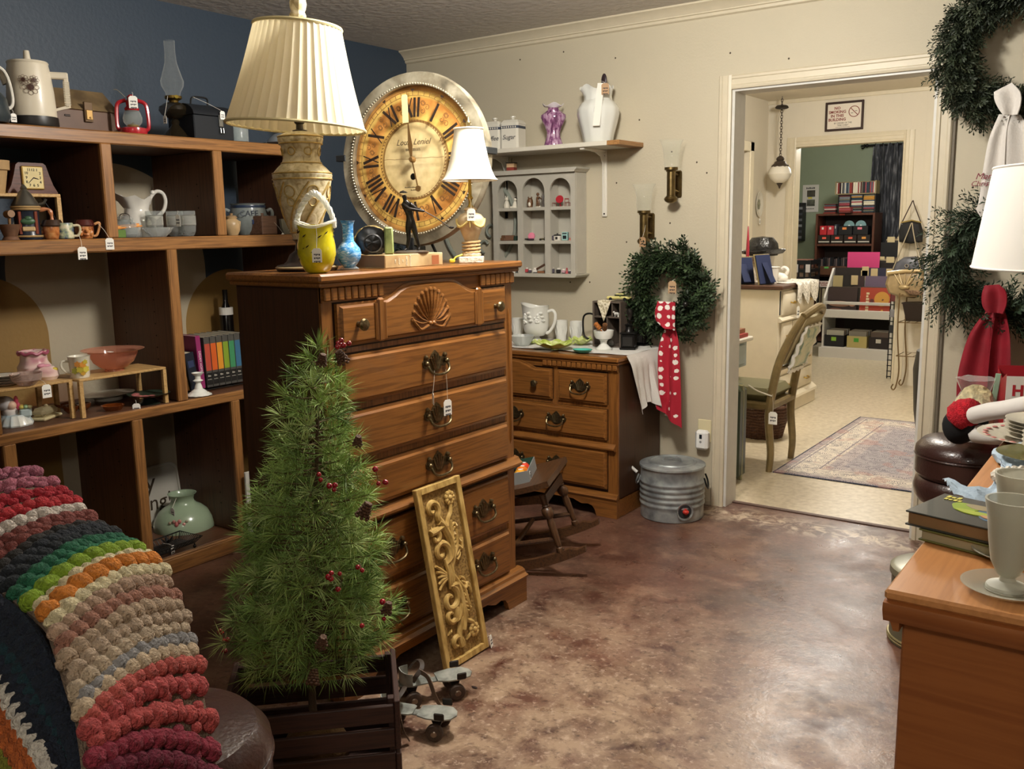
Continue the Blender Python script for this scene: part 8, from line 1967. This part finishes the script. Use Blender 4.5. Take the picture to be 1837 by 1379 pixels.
def provincial_chair():
 t=thing('french_provincial_chair','gilt wooden chair with striped seat and lace pillow on its back','chair',(1.99,.76,0))
 g=mat('#84714a',.4,.15,var=.2,vscale=20);st=ramp_mat('stripe',[(.3,'#6b6440'),(.45,'#cfc39a'),(.6,'#8a8050'),(.75,'#d8cfae')],.8,'wave',9,(0,1,0))
 for y in(0,.37):
  obj('back_post',MB().tube(spline([(.005,y,0),(.012,y,.12),(-.005,y,.30),(.003,y,.42),(.04,y+.0,.62),(.10,y*.95+.01,.78),(.165,y*.85+.028,.90)],26),[.018+.006*math.sin(i/26*PI)for i in range(27)],10),g,t)
  obj('front_leg',MB().tube(spline([(-.40,y,.0),(-.395,y,.1),(-.385,y,.25),(-.37,y,.39)],14),[.014+.010*i/14 for i in range(15)],10),g,t)
 obj('crest_rail',MB().tube(spline([(.165,.028,.90),(.19,.10,.93),(.20,.18,.945),(.19,.27,.93),(.165,.343,.90)],20),.022,10),g,t)
 obj('lower_back_rail',MB().tube([(.035,.0,.60),(.035,.37,.60)],.016,8),g,t)
 obj('seat_rail',MB().bbox((-.40,-.02,.36),(.02,.39,.405),.012),g,t)
 obj('seat_cushion',MB().bbox((-.40,-.01,.405),(.0,.38,.48),.035),st,t)
 obj('back_panel',MB().grid([[(.045+.13*v+.01,.03+.31*u,.62+.27*v)for v in(0,.33,.66,1)]for u in(0,.25,.5,.75,1)],.02),mat('#a89a78',.8),t)
 price_tag(t,(.02,-.02,.46),q=(.03,-.03,.36),size=.05);obj('tie_cord',MB().tube(spline([(.02,-.03,.45),(-.06,-.03,.47),(-.12,-.03,.50)],10),.004,6),STRING,t)
 q=thing('lace_pillow','cream pillow with teal flowers and lace edging hung on the gilt chair','pillow',(2.05,.82,.60),rot=(0,.34,0))
 obj('pillow',MB().bbox((.0,.02,.0),(.035,.25,.25),.016),ramp_mat('pillow_print',[(.35,'#6d8f86'),(.5,'#cfd0b4'),(.7,'#ddd6bc')],.85,'noise',11,dist=1),q)
 L=MB();per=[(.005,.0),(.265,0),(.265,.27),(.005,.27)];pts=[]
 for(a,b),(c,d)in zip(per,per[1:]+per[:1]):
  for k in range(12):pts.append((.025+.008*math.sin(k*2.1),a+(c-a)*k/12,b+(d-b)*k/12-.012))
 obj('lace_edging',MB().tube(pts,[.013+.004*math.sin(i*2)for i in range(len(pts))],6,closed=True,flat=(.4,1)),mat('#e2ddd2',.9),q)
provincial_chair()
t=thing('green_suitcase','dark green hard suitcase standing on end just inside the doorway','suitcase',(1.30,.40,0));sg=mat('#2f3d2c',.3,coat=.3)
obj('shell',MB().bbox((0,0,.012),(.645,.15,.545),.03),sg,t);obj('metal_band',MB().bbox((-.003,.068,.009),(.648,.08,.548),.028),mat('#a8a890',.3,.8),t);obj('foot',MB().bbox((.55,.05,0),(.60,.1,.014),.003),mat('#1c1c1a',.5),t);obj('carry_handle',MB().tube(spline([(.22,.076,.545),(.24,.076,.575),(.40,.076,.575),(.42,.076,.545)],12),.008,8),sg,t)
def wicker():
 t=thing('wicker_basket','brown woven wicker basket on the floor behind the gilt chair','basket',(1.63,1.62,0));wk=mat('#5a3a28',.7,var=.4,vscale=90);R_=[.13,.15,.165,.175,.18]
 for k in range(11):r=lerp(.125,.185,k/10);z=.012+.021*k;obj('weave',MB().tube([((r+.005*math.sin(i*PI+k*PI))*math.cos(2*PI*i/36),(r+.005*math.sin(i*PI+k*PI))*math.sin(2*PI*i/36),z+.003*math.cos(i*1.7+k))for i in range(36)],.011,6,closed=True),wk,t)
 for i in range(18):a=2*PI*i/18;obj('stake',MB().tube([(.13*math.cos(a),.13*math.sin(a),0),(.19*math.cos(a),.19*math.sin(a),.25)],.005,5),wk,t)
 obj('bottom',MB().lathe([(0,0),(.125,0),(.125,.008),(0,.008)],24),wk,t)
wicker()
def rug():
 m,nt,b=_new('persian_rug');L=nt.links;tc=_nd(nt,'ShaderNodeTexCoord');sx=_nd(nt,'ShaderNodeSeparateXYZ');L.new(tc.outputs['Object'],sx.inputs[0])
 def mth(op,a,c=None):
  n=_nd(nt,'ShaderNodeMath',operation=op)
  for i,q in enumerate((a,c)):
   if q is None:continue
   if isinstance(q,(int,float)):n.inputs[i].default_value=q
   else:L.new(q,n.inputs[i])
  return n.outputs[0]
 HX,HY=.46,.90
 dx=mth('SUBTRACT',HX,mth('ABSOLUTE',sx.outputs[0]));dy=mth('SUBTRACT',HY,mth('ABSOLUTE',sx.outputs[1]));d=mth('MINIMUM',dx,dy)
 r=_nd(nt,'ShaderNodeValToRGB');L.new(mth('DIVIDE',d,.5),r.inputs[0]);r.color_ramp.interpolation='CONSTANT';e=r.color_ramp.elements
 st=[(0,'#2a3044'),(.02,'#a89c9a'),(.10,'#cfc6b8'),(.12,'#948a8e'),(.14,'#d0c6b8'),(.40,'#90868a'),(.42,'#cdc2b4'),(.46,'#b3a8a6'),(.62,'#a39c9e')]
 while len(e)<len(st):e.new(.5)
 for i,(p,c)in enumerate(st):e[i].position=p;e[i].color=lin(c)
 v=_nd(nt,'ShaderNodeTexVoronoi',i_Scale=9.0,i_Randomness=.25);L.new(tc.outputs['Object'],v.inputs['Vector'])
 wv=mth('SINE',mth('MULTIPLY',v.outputs['Distance'],60.0));n=_nd(nt,'ShaderNodeTexNoise',i_Scale=28.0,i_Detail=6.0,i_Distortion=1.0);L.new(tc.outputs['Object'],n.inputs['Vector'])
 f=mth('GREATER_THAN',mth('ADD',mth('MULTIPLY',wv,.12),n.outputs['Fac']),.55)
 mx=_nd(nt,'ShaderNodeMix',data_type='RGBA');L.new(mth('MULTIPLY',f,.65),mx.inputs['Factor']);L.new(r.outputs[0],mx.inputs[6]);mx.inputs[7].default_value=lin('#5f5a66')
 n2=_nd(nt,'ShaderNodeTexNoise',i_Scale=5.0,i_Detail=4.0);L.new(tc.outputs['Object'],n2.inputs['Vector'])
 m3=_nd(nt,'ShaderNodeMix',data_type='RGBA');L.new(mth('MULTIPLY',mth('GREATER_THAN',n2.outputs['Fac'],.57),.35),m3.inputs['Factor']);L.new(mx.outputs[2],m3.inputs[6]);m3.inputs[7].default_value=lin('#a8786c')
 L.new(m3.outputs[2],b.inputs['Base Color']);b.inputs['Roughness'].default_value=.95
 o=tag(obj('area_rug',MB().bbox((-HX,-HY,0),(HX,HY,.006),.002),m,None,(2.02+HX,.75+HY,.0015)),'faded oriental area rug with cream border and navy binding in the middle room','rug')
rug()
def purse(lab,y,outline,col,z_hook,px_hook,handles,fold=False,rough=.5):
 pts=[on('y',y,*q)for q in outline];cx_=sum(p.x for p in pts)/len(pts);c=Vector((cx_,y,min(p.z for p in pts)))
 t=thing('handbag',lab,'handbag',c);poly=[(p.x-c.x,p.z-c.z)for p in pts];cxl=sum(p[0]for p in poly)/len(poly);czl=sum(p[1]for p in poly)/len(poly)
 P=[]
 for s_,yy in((.02,-.045),(.5,-.05),(.85,-.035),(1,0),(.85,.035),(.02,.04)):P.append([(lerp(cxl,x,s_),yy,lerp(czl,z,s_))for x,z in poly+poly[:1]])
 obj('body',MB().grid(P),mat(col,rough,var=.25,vscale=12),t)
 h=on('y',y,px_hook,z_hook)-c
 for q in handles:
  a=on('y',y,*q[0])-c;b=on('y',y,*q[1])-c;obj('handle',MB().tube(spline([a,a.lerp(h,.8)+Vector((0,-.01,0)),h,b.lerp(h,.8)+Vector((0,-.01,0)),b],20),.0045,6),mat(q[2],.5),t)
 return t,c,poly
k,c,pl=purse('black evening handbag hung on the wall beside the far doorway',3.99,[(1613,434),(1612,415),(1616,400),(1636,396),(1652,400),(1656,415),(1655,434),(1634,437)],'#141416',360,1638,[((1618,399),(1652,399),'#3a2a26')],rough=.7)
obj('clasp_frame',MB().tube([(on('y',3.95,*q)-c)for q in((1616,399),(1636,395),(1653,399))],.006,6),mat('#b8a468',.3,.8),k)
k,c,pl=purse('grey satin clutch bag hung behind the gold handbag',3.98,[(1598,490),(1606,472),(1622,461),(1640,460),(1655,468),(1660,488),(1640,498),(1615,498)],'#5c5d66',400,1636,[((1606,474),(1655,474),'#8a8272')],rough=.35)
obj('buckle',MB().tube([(.014*math.cos(a),-.055,.10+.014*math.sin(a))for a in[2*PI*i/16 for i in range(16)]],.005,6,closed=True),mat('#b9bac0',.2,.9),k)
k,c,pl=purse('gold metallic pleated handbag hung lowest beside the far doorway',3.93,[(1588,510),(1594,488),(1622,484),(1658,484),(1662,505),(1660,525),(1640,535),(1612,532),(1594,526)],'#a8926c',400,1636,[((1600,487),(1652,486),'#a89c84')],rough=.3)
obj('flap_bar',MB().tube([(on('y',3.88,*q)-c)for q in((1592,490),(1625,486),(1660,486))],.016,8),mat('#b39c70',.3,.2),k)
for a in(-.9,-.5,0,.5,.9):obj('pleat',MB().tube([(.0+.10*a,-.05,.21),(.05*a,-.058,.14),(.015*a,-.06,.10)],[.004,.01,.004],6),mat('#b8a27a',.3,.2),k)
obj('knot',MB().ball((0,-.06,.095),(.045,.016,.02),10,6),mat('#b39c70',.3,.2),k)
def wire_grid():
 t=thing('wire_grid_panel','black wire grid display panel standing in the far doorway','grid',(1.755,4.40,0));k=mat('#1b1a19',.5,.4)
 for i in range(4):obj('upright_wire',MB().tube([(.035*i,0,0),(.035*i,0,1.0)],.005,6),k,t)
 for j in range(20):obj('cross_wire',MB().tube([(-.005,-.006,.02+.05*j),(.11,-.006,.02+.05*j)],.005,6),k,t)
 for j,z in enumerate((.42,.56,.70,.80)):obj('cassette',MB().bbox((.005,-.03,z),(.10,-.012,z+.07),.003),mat(['#2a2c30','#8a8a90','#6b3434','#303a4a'][j],.4),t)
wire_grid()
def plant_stand():
 t=thing('wire_plant_stand','bronze wire plant stand with scroll feet beside the purses','stand',(2.10,3.90,0));w_=mat('#7a6444',.4,.5);hw=.13
 for z in(.30,.58,.80):
  s_=MB().tube([(-hw,-hw,z),(hw,-hw,z),(hw,hw,z),(-hw,hw,z)],.006,6,closed=True)
  for k in range(5):s_.tube([(-hw+.065*k*.99,-hw,z),(-hw+.065*k*.99,hw,z)],.003,5)
  obj('wire_shelf',s_,w_,t)
 for x in(-hw,hw):
  for y in(-hw,hw):
   obj('leg',MB().tube(spline([(x,y,.82),(x,y,.5),(x*.8,y,.2),(x*.9,y,.06),(x*1.05,y,.012),(x*1.2,y,.03),(x*1.1,y,.06)],30),.006,6),w_,t)
 b=thing('oval_tray_basket','red and cream woven tray basket on the wire plant stand','basket',(2.10,3.90,.807));obj('tray',MB().lathe(rev([(0,0),(.09,0),(.12,.03),(.125,.04)],.005),30),mat('#a88a72',.8,var=.5,vscale=50),b);obj('hoop',MB().tube(spline([(-.11,0,.04),(-.06,0,.10),(0,0,.12),(.06,0,.10),(.11,0,.04)],16),.005,6),mat('#7a4a34',.6),b)
 p=thing('black_planter','square black planter on the wire plant stand','planter',(2.08,3.88,.588));obj('planter',MB().add([(-.06,-.06,0),(.06,-.06,0),(.06,.06,0),(-.06,.06,0),(-.09,-.09,.15),(.09,-.09,.15),(.09,.09,.15),(-.09,.09,.15)],[(0,3,2,1),(0,1,5,4),(1,2,6,5),(2,3,7,6),(3,0,4,7),(4,5,6,7)]),mat('#241a16',.35),p);obj('rim',MB().tube([(-.092,-.092,.15),(.092,-.092,.15),(.092,.092,.15),(-.092,.092,.15)],.006,5,closed=True),mat('#2a201c',.35),p)
plant_stand()
t=thing('black_barrel_chair','black barrel backed chair just past the doorway lining','chair',(2.80,1.52,0));bk=mat('#17171a',.45)
obj('barrel',MB().lathe([(0,.10),(.17,.10),(.20,.30),(.215,.55),(.20,.66),(.16,.66),(.16,.42),(0,.42)],36),bk,t)
for k in range(4):a=k*PI/2+.6;obj('leg',MB().cyl((.12*math.cos(a),.12*math.sin(a),0),(.12*math.cos(a),.12*math.sin(a),.11),.015),bk,t)
# ============================================================ third room
POSTC=mat('#c9c6c0',.6)
p0=on('y',7.18,1440,332);p1=on('y',7.18,1467,380)
t=thing('wall_flyer','white printed flyer with two pictures on the green wall','poster',(p0.x,7.195,p1.z));W_,H_=p1.x-p0.x,p0.z-p1.z
obj('paper',MB().box((0,-.004,0),(W_,0,H_)),POSTC,t,smooth=0)
for z0,z1,c in((.56,.80,'#4a463c'),(.22,.46,'#5a5c50')):obj('picture',MB().box((W_*.28,-.006,H_*z0),(W_*.78,-.004,H_*z1)),mat(c,.6,var=.6,vscale=18),t,smooth=0)
obj('yellow_mark',MB().box((W_*.35,-.007,H_*.49),(W_*.6,-.005,H_*.55)),mat('#cfc04a',.6),t,smooth=0);fineprint('lettering',7,W_*.55,.02,INK,t,(W_/2,-.0045,H_*.88));fineprint('lettering',10,W_*.5,.01,INK,t,(W_/2,-.0045,H_*.12))
CHW=wood('cherry','#43251a','#5c3526','z',.4)
def media_case():
 t=thing('media_bookcase','dark cherry bookcase full of discs and boxes against the green wall','bookcase',(.36,6.60,0));W_,D_,H_=.66,.32,1.50
 for x in(0,W_-.025):obj('side',MB().bbox((x,0,0),(x+.025,D_,H_),.003),CHW,t)
 obj('back',MB().box((.025,D_-.01,0),(W_-.025,D_,H_)),mat('#2a1812',.6),t,smooth=0)
 for z in(.02,.42,.78,1.13,H_-.025):obj('shelf',MB().bbox((.025,0,z),(W_-.025,D_-.01,z+.025),.003),CHW,t)
 obj('drawer_box',MB().bbox((.03,-.03,.80),(.38,.2,.90),.003),mat('#5a3a26',.5),t);obj('green_sticker',MB().box((.13,-.032,.875),(.18,-.030,.895)),mat('#5fae5a',.5),t,smooth=0);obj('price_sticker',MB().box((.27,-.002,H_-.022),(.33,-.0005,H_-.004)),mat('#d8584a',.5),t,smooth=0)
 return t
media_case()
def slab_item(name,lab,cat,a,b,col,group=None,parts=()):
 t=thing(name,lab,cat,a,group=group);sz=Vector(b)-Vector(a);obj('case',MB().bbox((0,0,0),tuple(sz),.003),mat(col,.45),t)
 for(nm,c,d,cc)in parts:obj(nm,MB().box(c,d),mat(cc,.5),t,smooth=0)
 return t
random.seed(8);pal=['#2a2a2e','#8a3a34','#c9c2b4','#4a5a6a','#b8863c','#3a3034','#7a7c80','#9a4a52','#d8d0b8','#30404a','#5a2a2a','#6a6a5a']
names=['black','brick red','cream','slate','amber','plum black','grey','rose','ivory','teal grey','maroon','olive grey']
# crate of discs on top: two rows of upright cases, then a black three column rack
bx0=on('y',6.62,1496,378)
t=thing('disc_rack','black three column disc rack on top of the cherry bookcase','rack',(.60,6.62,1.501));bkm=mat('#141416',.5)
for x in(0,.135,.27,.405):obj('partition',MB().box((x,0,0),(x+.008,.16,.20)),bkm,t,smooth=0)
obj('top',MB().box((0,0,.20),(.413,.16,.208)),bkm,t,smooth=0);obj('back',MB().box((.008,.15,0),(.405,.16,.20)),bkm,t,smooth=0)
for cidx in range(3):
 for j in range(14):
  k=random.randrange(12);slab_item('disc_case','%s disc case lying in the three column rack on the cherry bookcase'%names[k],'disc case',(.612+.135*cidx,6.618+random.uniform(-.004,.006),1.503+.014*j),(.612+.135*cidx+.118,6.745,1.503+.014*j+.0125),pal[k],'disc cases in the black rack')
t=thing('wooden_disc_tray','wooden tray of upright discs topmost on the cherry bookcase','tray',(.565,6.61,1.7095));wt_=mat('#8a7a58',.6);obj('base',MB().box((0,0,0),(.45,.15,.01)),wt_,t,smooth=0);obj('end',MB().box((0,0,.01),(.012,.15,.145)),wt_,t,smooth=0);obj('end',MB().box((.438,0,.01),(.45,.15,.145)),wt_,t,smooth=0);obj('back',MB().box((.012,.14,.01),(.438,.15,.145)),wt_,t,smooth=0)
for j in range(32):
 k=random.randrange(12);slab_item('disc_case','%s disc case standing upright in the wooden tray'%names[k],'disc case',(.579+.0132*j,6.612,1.720),(.579+.0132*j+.0118,6.745,1.72+.122+random.uniform(-.004,.002)),pal[k],'disc cases in the wooden tray')
for j in range(8):
 k=[1,5,10,2,7,1,3,10][j];slab_item('disc_case','%s disc case in the loose pile beside the black rack'%names[k],'disc case',(.44+random.uniform(-.01,.01),6.63,1.501+.0135*j),(.57,6.75,1.501+.0135*j+.0125),pal[k],'loose disc pile')
for j in range(4):
 k=[10,1,7,1][j];slab_item('boxed_disc','%s boxed disc in the little pile before the black rack'%names[k],'disc case',(.66,6.605-.0,1.5005+.016*j)if False else(.648,6.60-.1+.0,1.501+.016*j),(.775,6.61,1.501+.016*j+.015),pal[k],'boxed discs in front of the rack')
Zs=(.045+.78-.02,.0)
for j,(x,w_,h,c,lab)in enumerate(((.41,.075,.105,'#b0242c','red boxed cassette set standing on the upper shelf of the cherry bookcase'),(.495,.075,.105,'#a8303a','red patterned box beside the first red boxed set'),(.575,.03,.12,'#3c4048','dark grey slim box beside the red boxes'),(.62,.155,.10,'#17171a','black disc drawer with orange sticker'),(.785,.165,.10,'#151518','black disc drawer with pink sticker'))):
 t=slab_item('boxed_set',lab,'box',(x,6.605,1.2565),(x+w_,6.75,1.2565+h),c,None,(('sticker',(w_*.3,-.002,h*.6),(w_*.6,0,h*.85),['#e0d8d0','#d8d0c8','#cfcac2','#e08a4a','#e07a8a'][j]),))
obj_sh=None
for j in range(4):
 t=slab_item('disc_box',['dark disc drawer at the cherry upright end of the lower drawer row','dark disc drawer second along the lower drawer row','dark disc drawer third along the lower drawer row','black disc drawer last along the lower drawer row'][j],'disc box',(.392+.148*j,6.605,1.1555),(.392+.148*j+.14,6.75,1.2555),'#241c18','disc drawers',(('label_strip',(.008,-.002,.018),(.132,0,.03),'#c9c4b8'),('sticker',(.05,-.002,.055),(.095,0,.078),'#e0604a' if j<3 else '#e09a4a')))
for j in range(2):
 t=thing('loose_disc',['shiny blue disc poking up from the middle drawer','shiny blue disc poking up from the end drawer'][j],'disc',(.72+.13*j,6.68,1.3375));obj('disc',MB().cyl((0,-.002,.0),(0,.002,.0),.06,n=32),mat('#9ac4d0',.15,.6),t);obj('hub',MB().cyl((0,-.003,0),(0,.003,0),.012,n=16),mat('#d0d4d4',.2),t);t.location.z=1.3575+.0
for j in range(22):
 k=random.randrange(12);x=.395+.0205*j;slab_item('video_case','%s video case on the middle shelf of the cherry bookcase'%names[k],'video case',(x,6.62,.806),(x+.016,6.78,.806+random.uniform(.17,.2)),['#1c1a1c','#3a3436','#6a5a58','#24262c'][j%4],'video cases on the middle shelf')
for j in range(16):
 k=random.randrange(12);x=.40+.017*j;slab_item('record_single','%s seven inch record sleeve on the low shelf'%names[k],'record',(x,6.60,.446),(x+.012,6.80,.446+.20),['#b8ac8c','#c9bca0','#8a7a5c','#5a4a3c'][j%4],'record sleeves on the low shelf')
t=thing('price_card','white price card hanging on the cherry bookcase','card',(.42,6.585,.66));obj('card',MB().box((0,0,0),(.16,.003,.07)),mat('#d8c8bc',.6),t,smooth=0);fineprint('lettering',8,.12,.015,mat('#8a3a34',.6),t,(.08,-.0005,.045));fineprint('lettering',6,.09,.012,mat('#8a3a34',.6),t,(.08,-.0005,.022))
def curtain():
 t=thing('window_curtain','grey streaked curtain hanging from a finial rod in the third room','curtain',(0,0,0));P=[]
 for i in range(61):
  u=i/60;x=lerp(.83,1.32,u);P.append([(x+.012*math.sin(z*3+i),7.10+.03*math.sin(u*44),z)for z in(2.28,1.9,1.5,1.0,.5,.003)])
 obj('cloth',MB().grid(P,.003),ramp_mat('streaked',[(.35,'#26272c'),(.52,'#44464c'),(.68,'#8a8a8e')],.9,'noise',12,(3,3,.5),5,.4),t)
 r=thing('curtain_rod','black curtain rod with fleur finial above the grey curtain','curtain rod',(0,7.10,2.27));bk=mat('#1c1a1a',.4,.5);obj('rod',MB().cyl((.78,0,0),(1.5,0,0),.012),bk,r);obj('finial',MB().ball((.765,0,0),.022).tube(spline([(.75,0,0),(.72,0,.03),(.705,0,.02)],8),.008,6).tube(spline([(.75,0,0),(.72,0,-.03),(.705,0,-.02)],8),.008,6).ball((.72,0,0),(.03,.01,.01)),bk,r)
 for k in range(6):obj('ring',MB().tube([(.86+.08*k,.02*math.cos(a),.02*math.sin(a))for a in[2*PI*i/14 for i in range(14)]],.004,5,closed=True),bk,r)
curtain()
def crates():
 bk=mat('#17181b',.5)
 for k in range(3):
  z=.0+.335*k;t=thing('black_milk_crate',['black plastic milk crate lowest of the stack by the green wall','black plastic milk crate in the middle of the stack','black plastic milk crate topmost of the stack with price cards'][k],'crate',(.20,6.12,z))
  W_,D_,H_=.28,.33,.325
  obj('floor_panel',MB().box((0,0,0),(W_,D_,.01)),bk,t,smooth=0)
  for y in(0,D_-.012):
   for j in range(4):obj('side_rail',MB().box((0,y,.01+.085*j),(W_,y+.012,.045+.085*j+(.015 if j==3 else 0))),bk,t,smooth=0)
   for j in range(5):obj('side_rib',MB().box((.0+.0655*j,y+.001,.01),(.018+.0655*j,y+.011,H_-.01)),bk,t,smooth=0)
  for x in(0,W_-.012):
   for j in range(4):obj('side_rail',MB().box((x,.012,.01+.085*j),(x+.012,D_-.012,.045+.085*j+(.015 if j==3 else 0))),bk,t,smooth=0)
  if k==2:
   for x in(.02,.085,.22):obj('price_card',MB().box((x,-.003,.18),(x+.05,-.0005,.27)),mat('#d8d0cc',.6),t,smooth=0)
 for j in range(3):slab_item('cassette_bundle',['bundle of old paper sleeves lying lowest in the top crate','bundle of tan sleeves in the top crate','pinkish sleeve bundle lying uppermost in the top crate'][j],'sleeves',(.22+.015*j,6.16,.682+.105*j),(.46-.02*j,6.40,.682+.105*j+.10),['#8a7a64','#a8907c','#a87a6a'][j])
crates()
t=thing('black_disc_tower','narrow black disc tower on the green wall beside the flyer','rack',(-.10,7.06,1.18));obj('tower',MB().box((0,0,0),(.15,.14,.46)),bkm,t,smooth=0)
for j in range(6):obj('disc_slot',MB().box((.02,-.004,.03+.07*j),(.15,0,.06+.07*j)),mat(['#5a5c60','#3a3c44','#7a7c80'][j%3],.4),t,smooth=0)
for a in(0,):obj('wall_bracket',MB().box((.05,.14,.2),(.10,.139+.002,.25)),bkm,t,smooth=0)
def record_rack():
 t=thing('record_display_rack','white stepped record display rack in the far room','rack',(.82,5.48,0));wm=mat('#cfcbc4',.45);W_=.70
 side=[(0,0),(.42,0),(.42,.92),(.30,.92),(.02,.62),(.02,.10),(0,.10)]
 for x in(0,W_-.02):obj('side',MB().prism(side,x,x+.02,'yz'),wm,t,smooth=0)
 obj('plinth',MB().box((-.02,-.01,0),(W_+.02,.03,.105)),wm,t,smooth=0);obj('low_shelf',MB().box((.02,.02,.095),(W_-.02,.42,.115)),wm,t,smooth=0)
 obj('front_lip',MB().bbox((.02,.0,.42),(W_-.02,.025,.505),.004),wm,t);obj('bin_floor',MB().box((.02,.025,.42),(W_-.02,.30,.435)),wm,t,smooth=0);obj('front_bar',MB().bbox((.02,.005,.56),(W_-.02,.02,.59),.003),wm,t);obj('upper_floor',MB().box((.02,.20,.62),(W_-.02,.42,.635)),wm,t,smooth=0)
 obj('back_rail',MB().box((.02,.40,.70),(W_-.02,.42,.80)),wm,t,smooth=0)
record_rack()
def record(lab,x,y,z,w_,h,col,tilt=.12,art=(),grp='records in the white rack'):
 t=thing('record_sleeve',lab,'record',(x,y,z),rot=(-tilt,0,0),group=grp);obj('sleeve',MB().box((0,0,0),(w_,.006,h)),mat(col,.4),t,smooth=0)
 for(c,r,cc)in art:obj('sleeve_art',MB().lathe([(0,0),(1,0),(1,.0008),(0,.001)],24).xf(T(c[0]*w_,-.0008,c[1]*h,rx=PI/2)@Matrix.Diagonal((r[0],r[1],1,1))),mat(cc,.5),t)
 return t
R0=.82
for j in range(5):record('%s record sleeve filed behind the reclining arm sleeve'%['black brown','tan','black','taupe','plum'][j],R0+.025,5.60+.02*j,.437,.30,.295,['#2a2624','#6b5a44','#1c1c20','#8a7a68','#403838'][j],.10)
a=record('record sleeve showing a tan reclining arm on dark ground',R0+.025,5.545,.437,.30,.295,'#3a2c2a',.14,(((.42,.42),(.115,.03),'#a8806a'),((.85,.42),(.035,.025),'#c09a86'),((.3,.2),(.07,.02),'#7a5648')))
for j in range(5):record('%s record sleeve filed behind the orange portrait sleeve'%['maroon','golden','black','grey','russet'][j],R0+.355,5.60+.02*j,.437,.30,.30,['#4a3a3c','#a88a5c','#24242a','#6a6a6e','#8a5a4a'][j],.10)
a=record('orange and red record sleeve with round yellow portrait',R0+.355,5.545,.437,.30,.30,'#a8402c',.14,(((.72,.62),(.075,.075),'#c9923c'),((.74,.60),(.05,.05),'#3a2a24'),((.76,.58),(.028,.028),'#b8783c'),((.4,.55),(.02,.02),'#5a2a2a'),((.75,.22),(.012,.012),'#d8a84a')))
fineprint('sleeve_title',7,.2,.03,mat('#d8c9a0',.5),a,(.075,-.0005,.15),(0,PI/2,0))
for j,(x,w_,c,lab)in enumerate(((.03,.10,'#a8986c','tan patterned sleeve at the end of the upper bin'),(.135,.10,'#24201e','black sleeve with white lettering in the upper bin'),(.24,.11,'#3a2a2c','dark red sleeve in the upper bin'),(.36,.30,'#6a5a70','mauve sleeve in the upper bin'))):
 record(lab,R0+x,5.70,.637,w_ if j<3 else.30,.21,c,.10)
for j in range(4):record('%s sleeve filed at the back of the upper bin'%['black brown','navy','umber','black'][j],R0+.03+.33*(j%2),5.76+.03*(j//2),.637,.30,.29,['#2c2624','#2c2c44','#5a4c40','#1c1c20'][j],.06)
for j,(x,y,z)in enumerate(((.22,5.69,.85),(.30,5.75,.90),(.31,5.75,.94),(.4,5.75,.92),(.55,5.76,.92))):slab_item('index_card','cream index divider card sticking up among the records','card',(R0+x,y+.01,z-.1),(R0+x+.07,y+.014,z),'#cfb98c','record divider cards')
for j,(x,c,lab,fc)in enumerate(((.03,'#17181c','black box of singles on the rack floor with green sticker','#8ab83c'),(.26,'#b8a86c','yellow flowered box of singles on the rack floor','#4a9a3c'),(.48,'#241c1c','dark box of singles with a record front on the rack floor','#c9c4b8'))):
 t=thing('singles_box',lab,'box',(R0+x,5.50,.1155));w_=.20
 for nm,p,q in(('front',(0,0,0),(w_,.004,.12)),('side',(0,.004,0),(.004,.26,.12)),('side',(w_-.004,.004,0),(w_,.26,.12)),('bottom',(.004,.004,0),(w_-.004,.26,.004))):obj(nm,MB().box(p,q),mat(c,.5),t,smooth=0)
 obj('sticker',MB().box((.07,-.002,.06),(.12,0,.10)),mat(fc,.5),t,smooth=0)
 for q in range(9):record('%s seven inch single filed in the %s box on the rack floor'%(['grey','taupe','dark brown','tan','charcoal'][(q+j)%5],['black','yellow','dark'][j]),R0+x+.012,5.51+.026*q,.1205,w_-.024,.165,['#b8b4a4','#8a8478','#5a4a40','#9a8a6c','#3a3434'][(q+j)%5],.12,grp='singles in the floor boxes')
t=thing('pink_record_box','bright pink record sleeve standing on the bin behind the white rack','record',(.93,5.93,.835));obj('sleeve',MB().box((0,0,0),(.33,.01,.25)),mat('#d0447c',.45),t,smooth=0);obj('stand',MB().box((.02,.012,0),(.31,.03,.18)),mat('#1c1c20',.6),t,smooth=0)
def record_bin(lab,x0,x1,y0,y1,H_,col,cards):
 t=thing('record_bin',lab,'bin',(x0,y0,0));W_,D_=x1-x0,y1-y0;m=mat(col,.5)
 for nm,p,q in(('front',(0,0,0),(W_,.02,H_)),('side',(0,.02,0),(.02,D_,H_)),('side',(W_-.02,.02,0),(W_,D_,H_)),('floor',(.02,.02,H_-.3),(W_-.02,D_,H_-.28))):obj(nm,MB().box(p,q),m,t,smooth=0)
 for j in range(12):record('%s record sleeve filed in %s'%(['black brown','tan','umber','black','taupe','maroon'][j%6],lab),x0+.03,y0+.05+j*.025,H_-.279,W_-.06,.30+.012*(j%3),['#2c2624','#a89878','#6b5a4a','#1c1c20','#7a6a64','#4a3a38'][j%6],.08,grp='records in '+lab)
 for j in range(cards):slab_item('index_card','cream divider card in %s'%lab,'card',(x0+.05+(W_-.16)*j/max(cards-1,1),y0+.06+.03*(j%3),H_-.05),(x0+.13+(W_-.16)*j/max(cards-1,1),y0+.064+.03*(j%3),H_+.06),'#d0bd92','divider cards in '+lab)
record_bin('the tall dark bin behind the pink sleeve',.90,1.40,6.02,6.40,.97,'#241d1a',4)
record_bin('the black bin in front of the curtain',1.10,1.75,6.60,6.95,1.17,'#18181b',6)
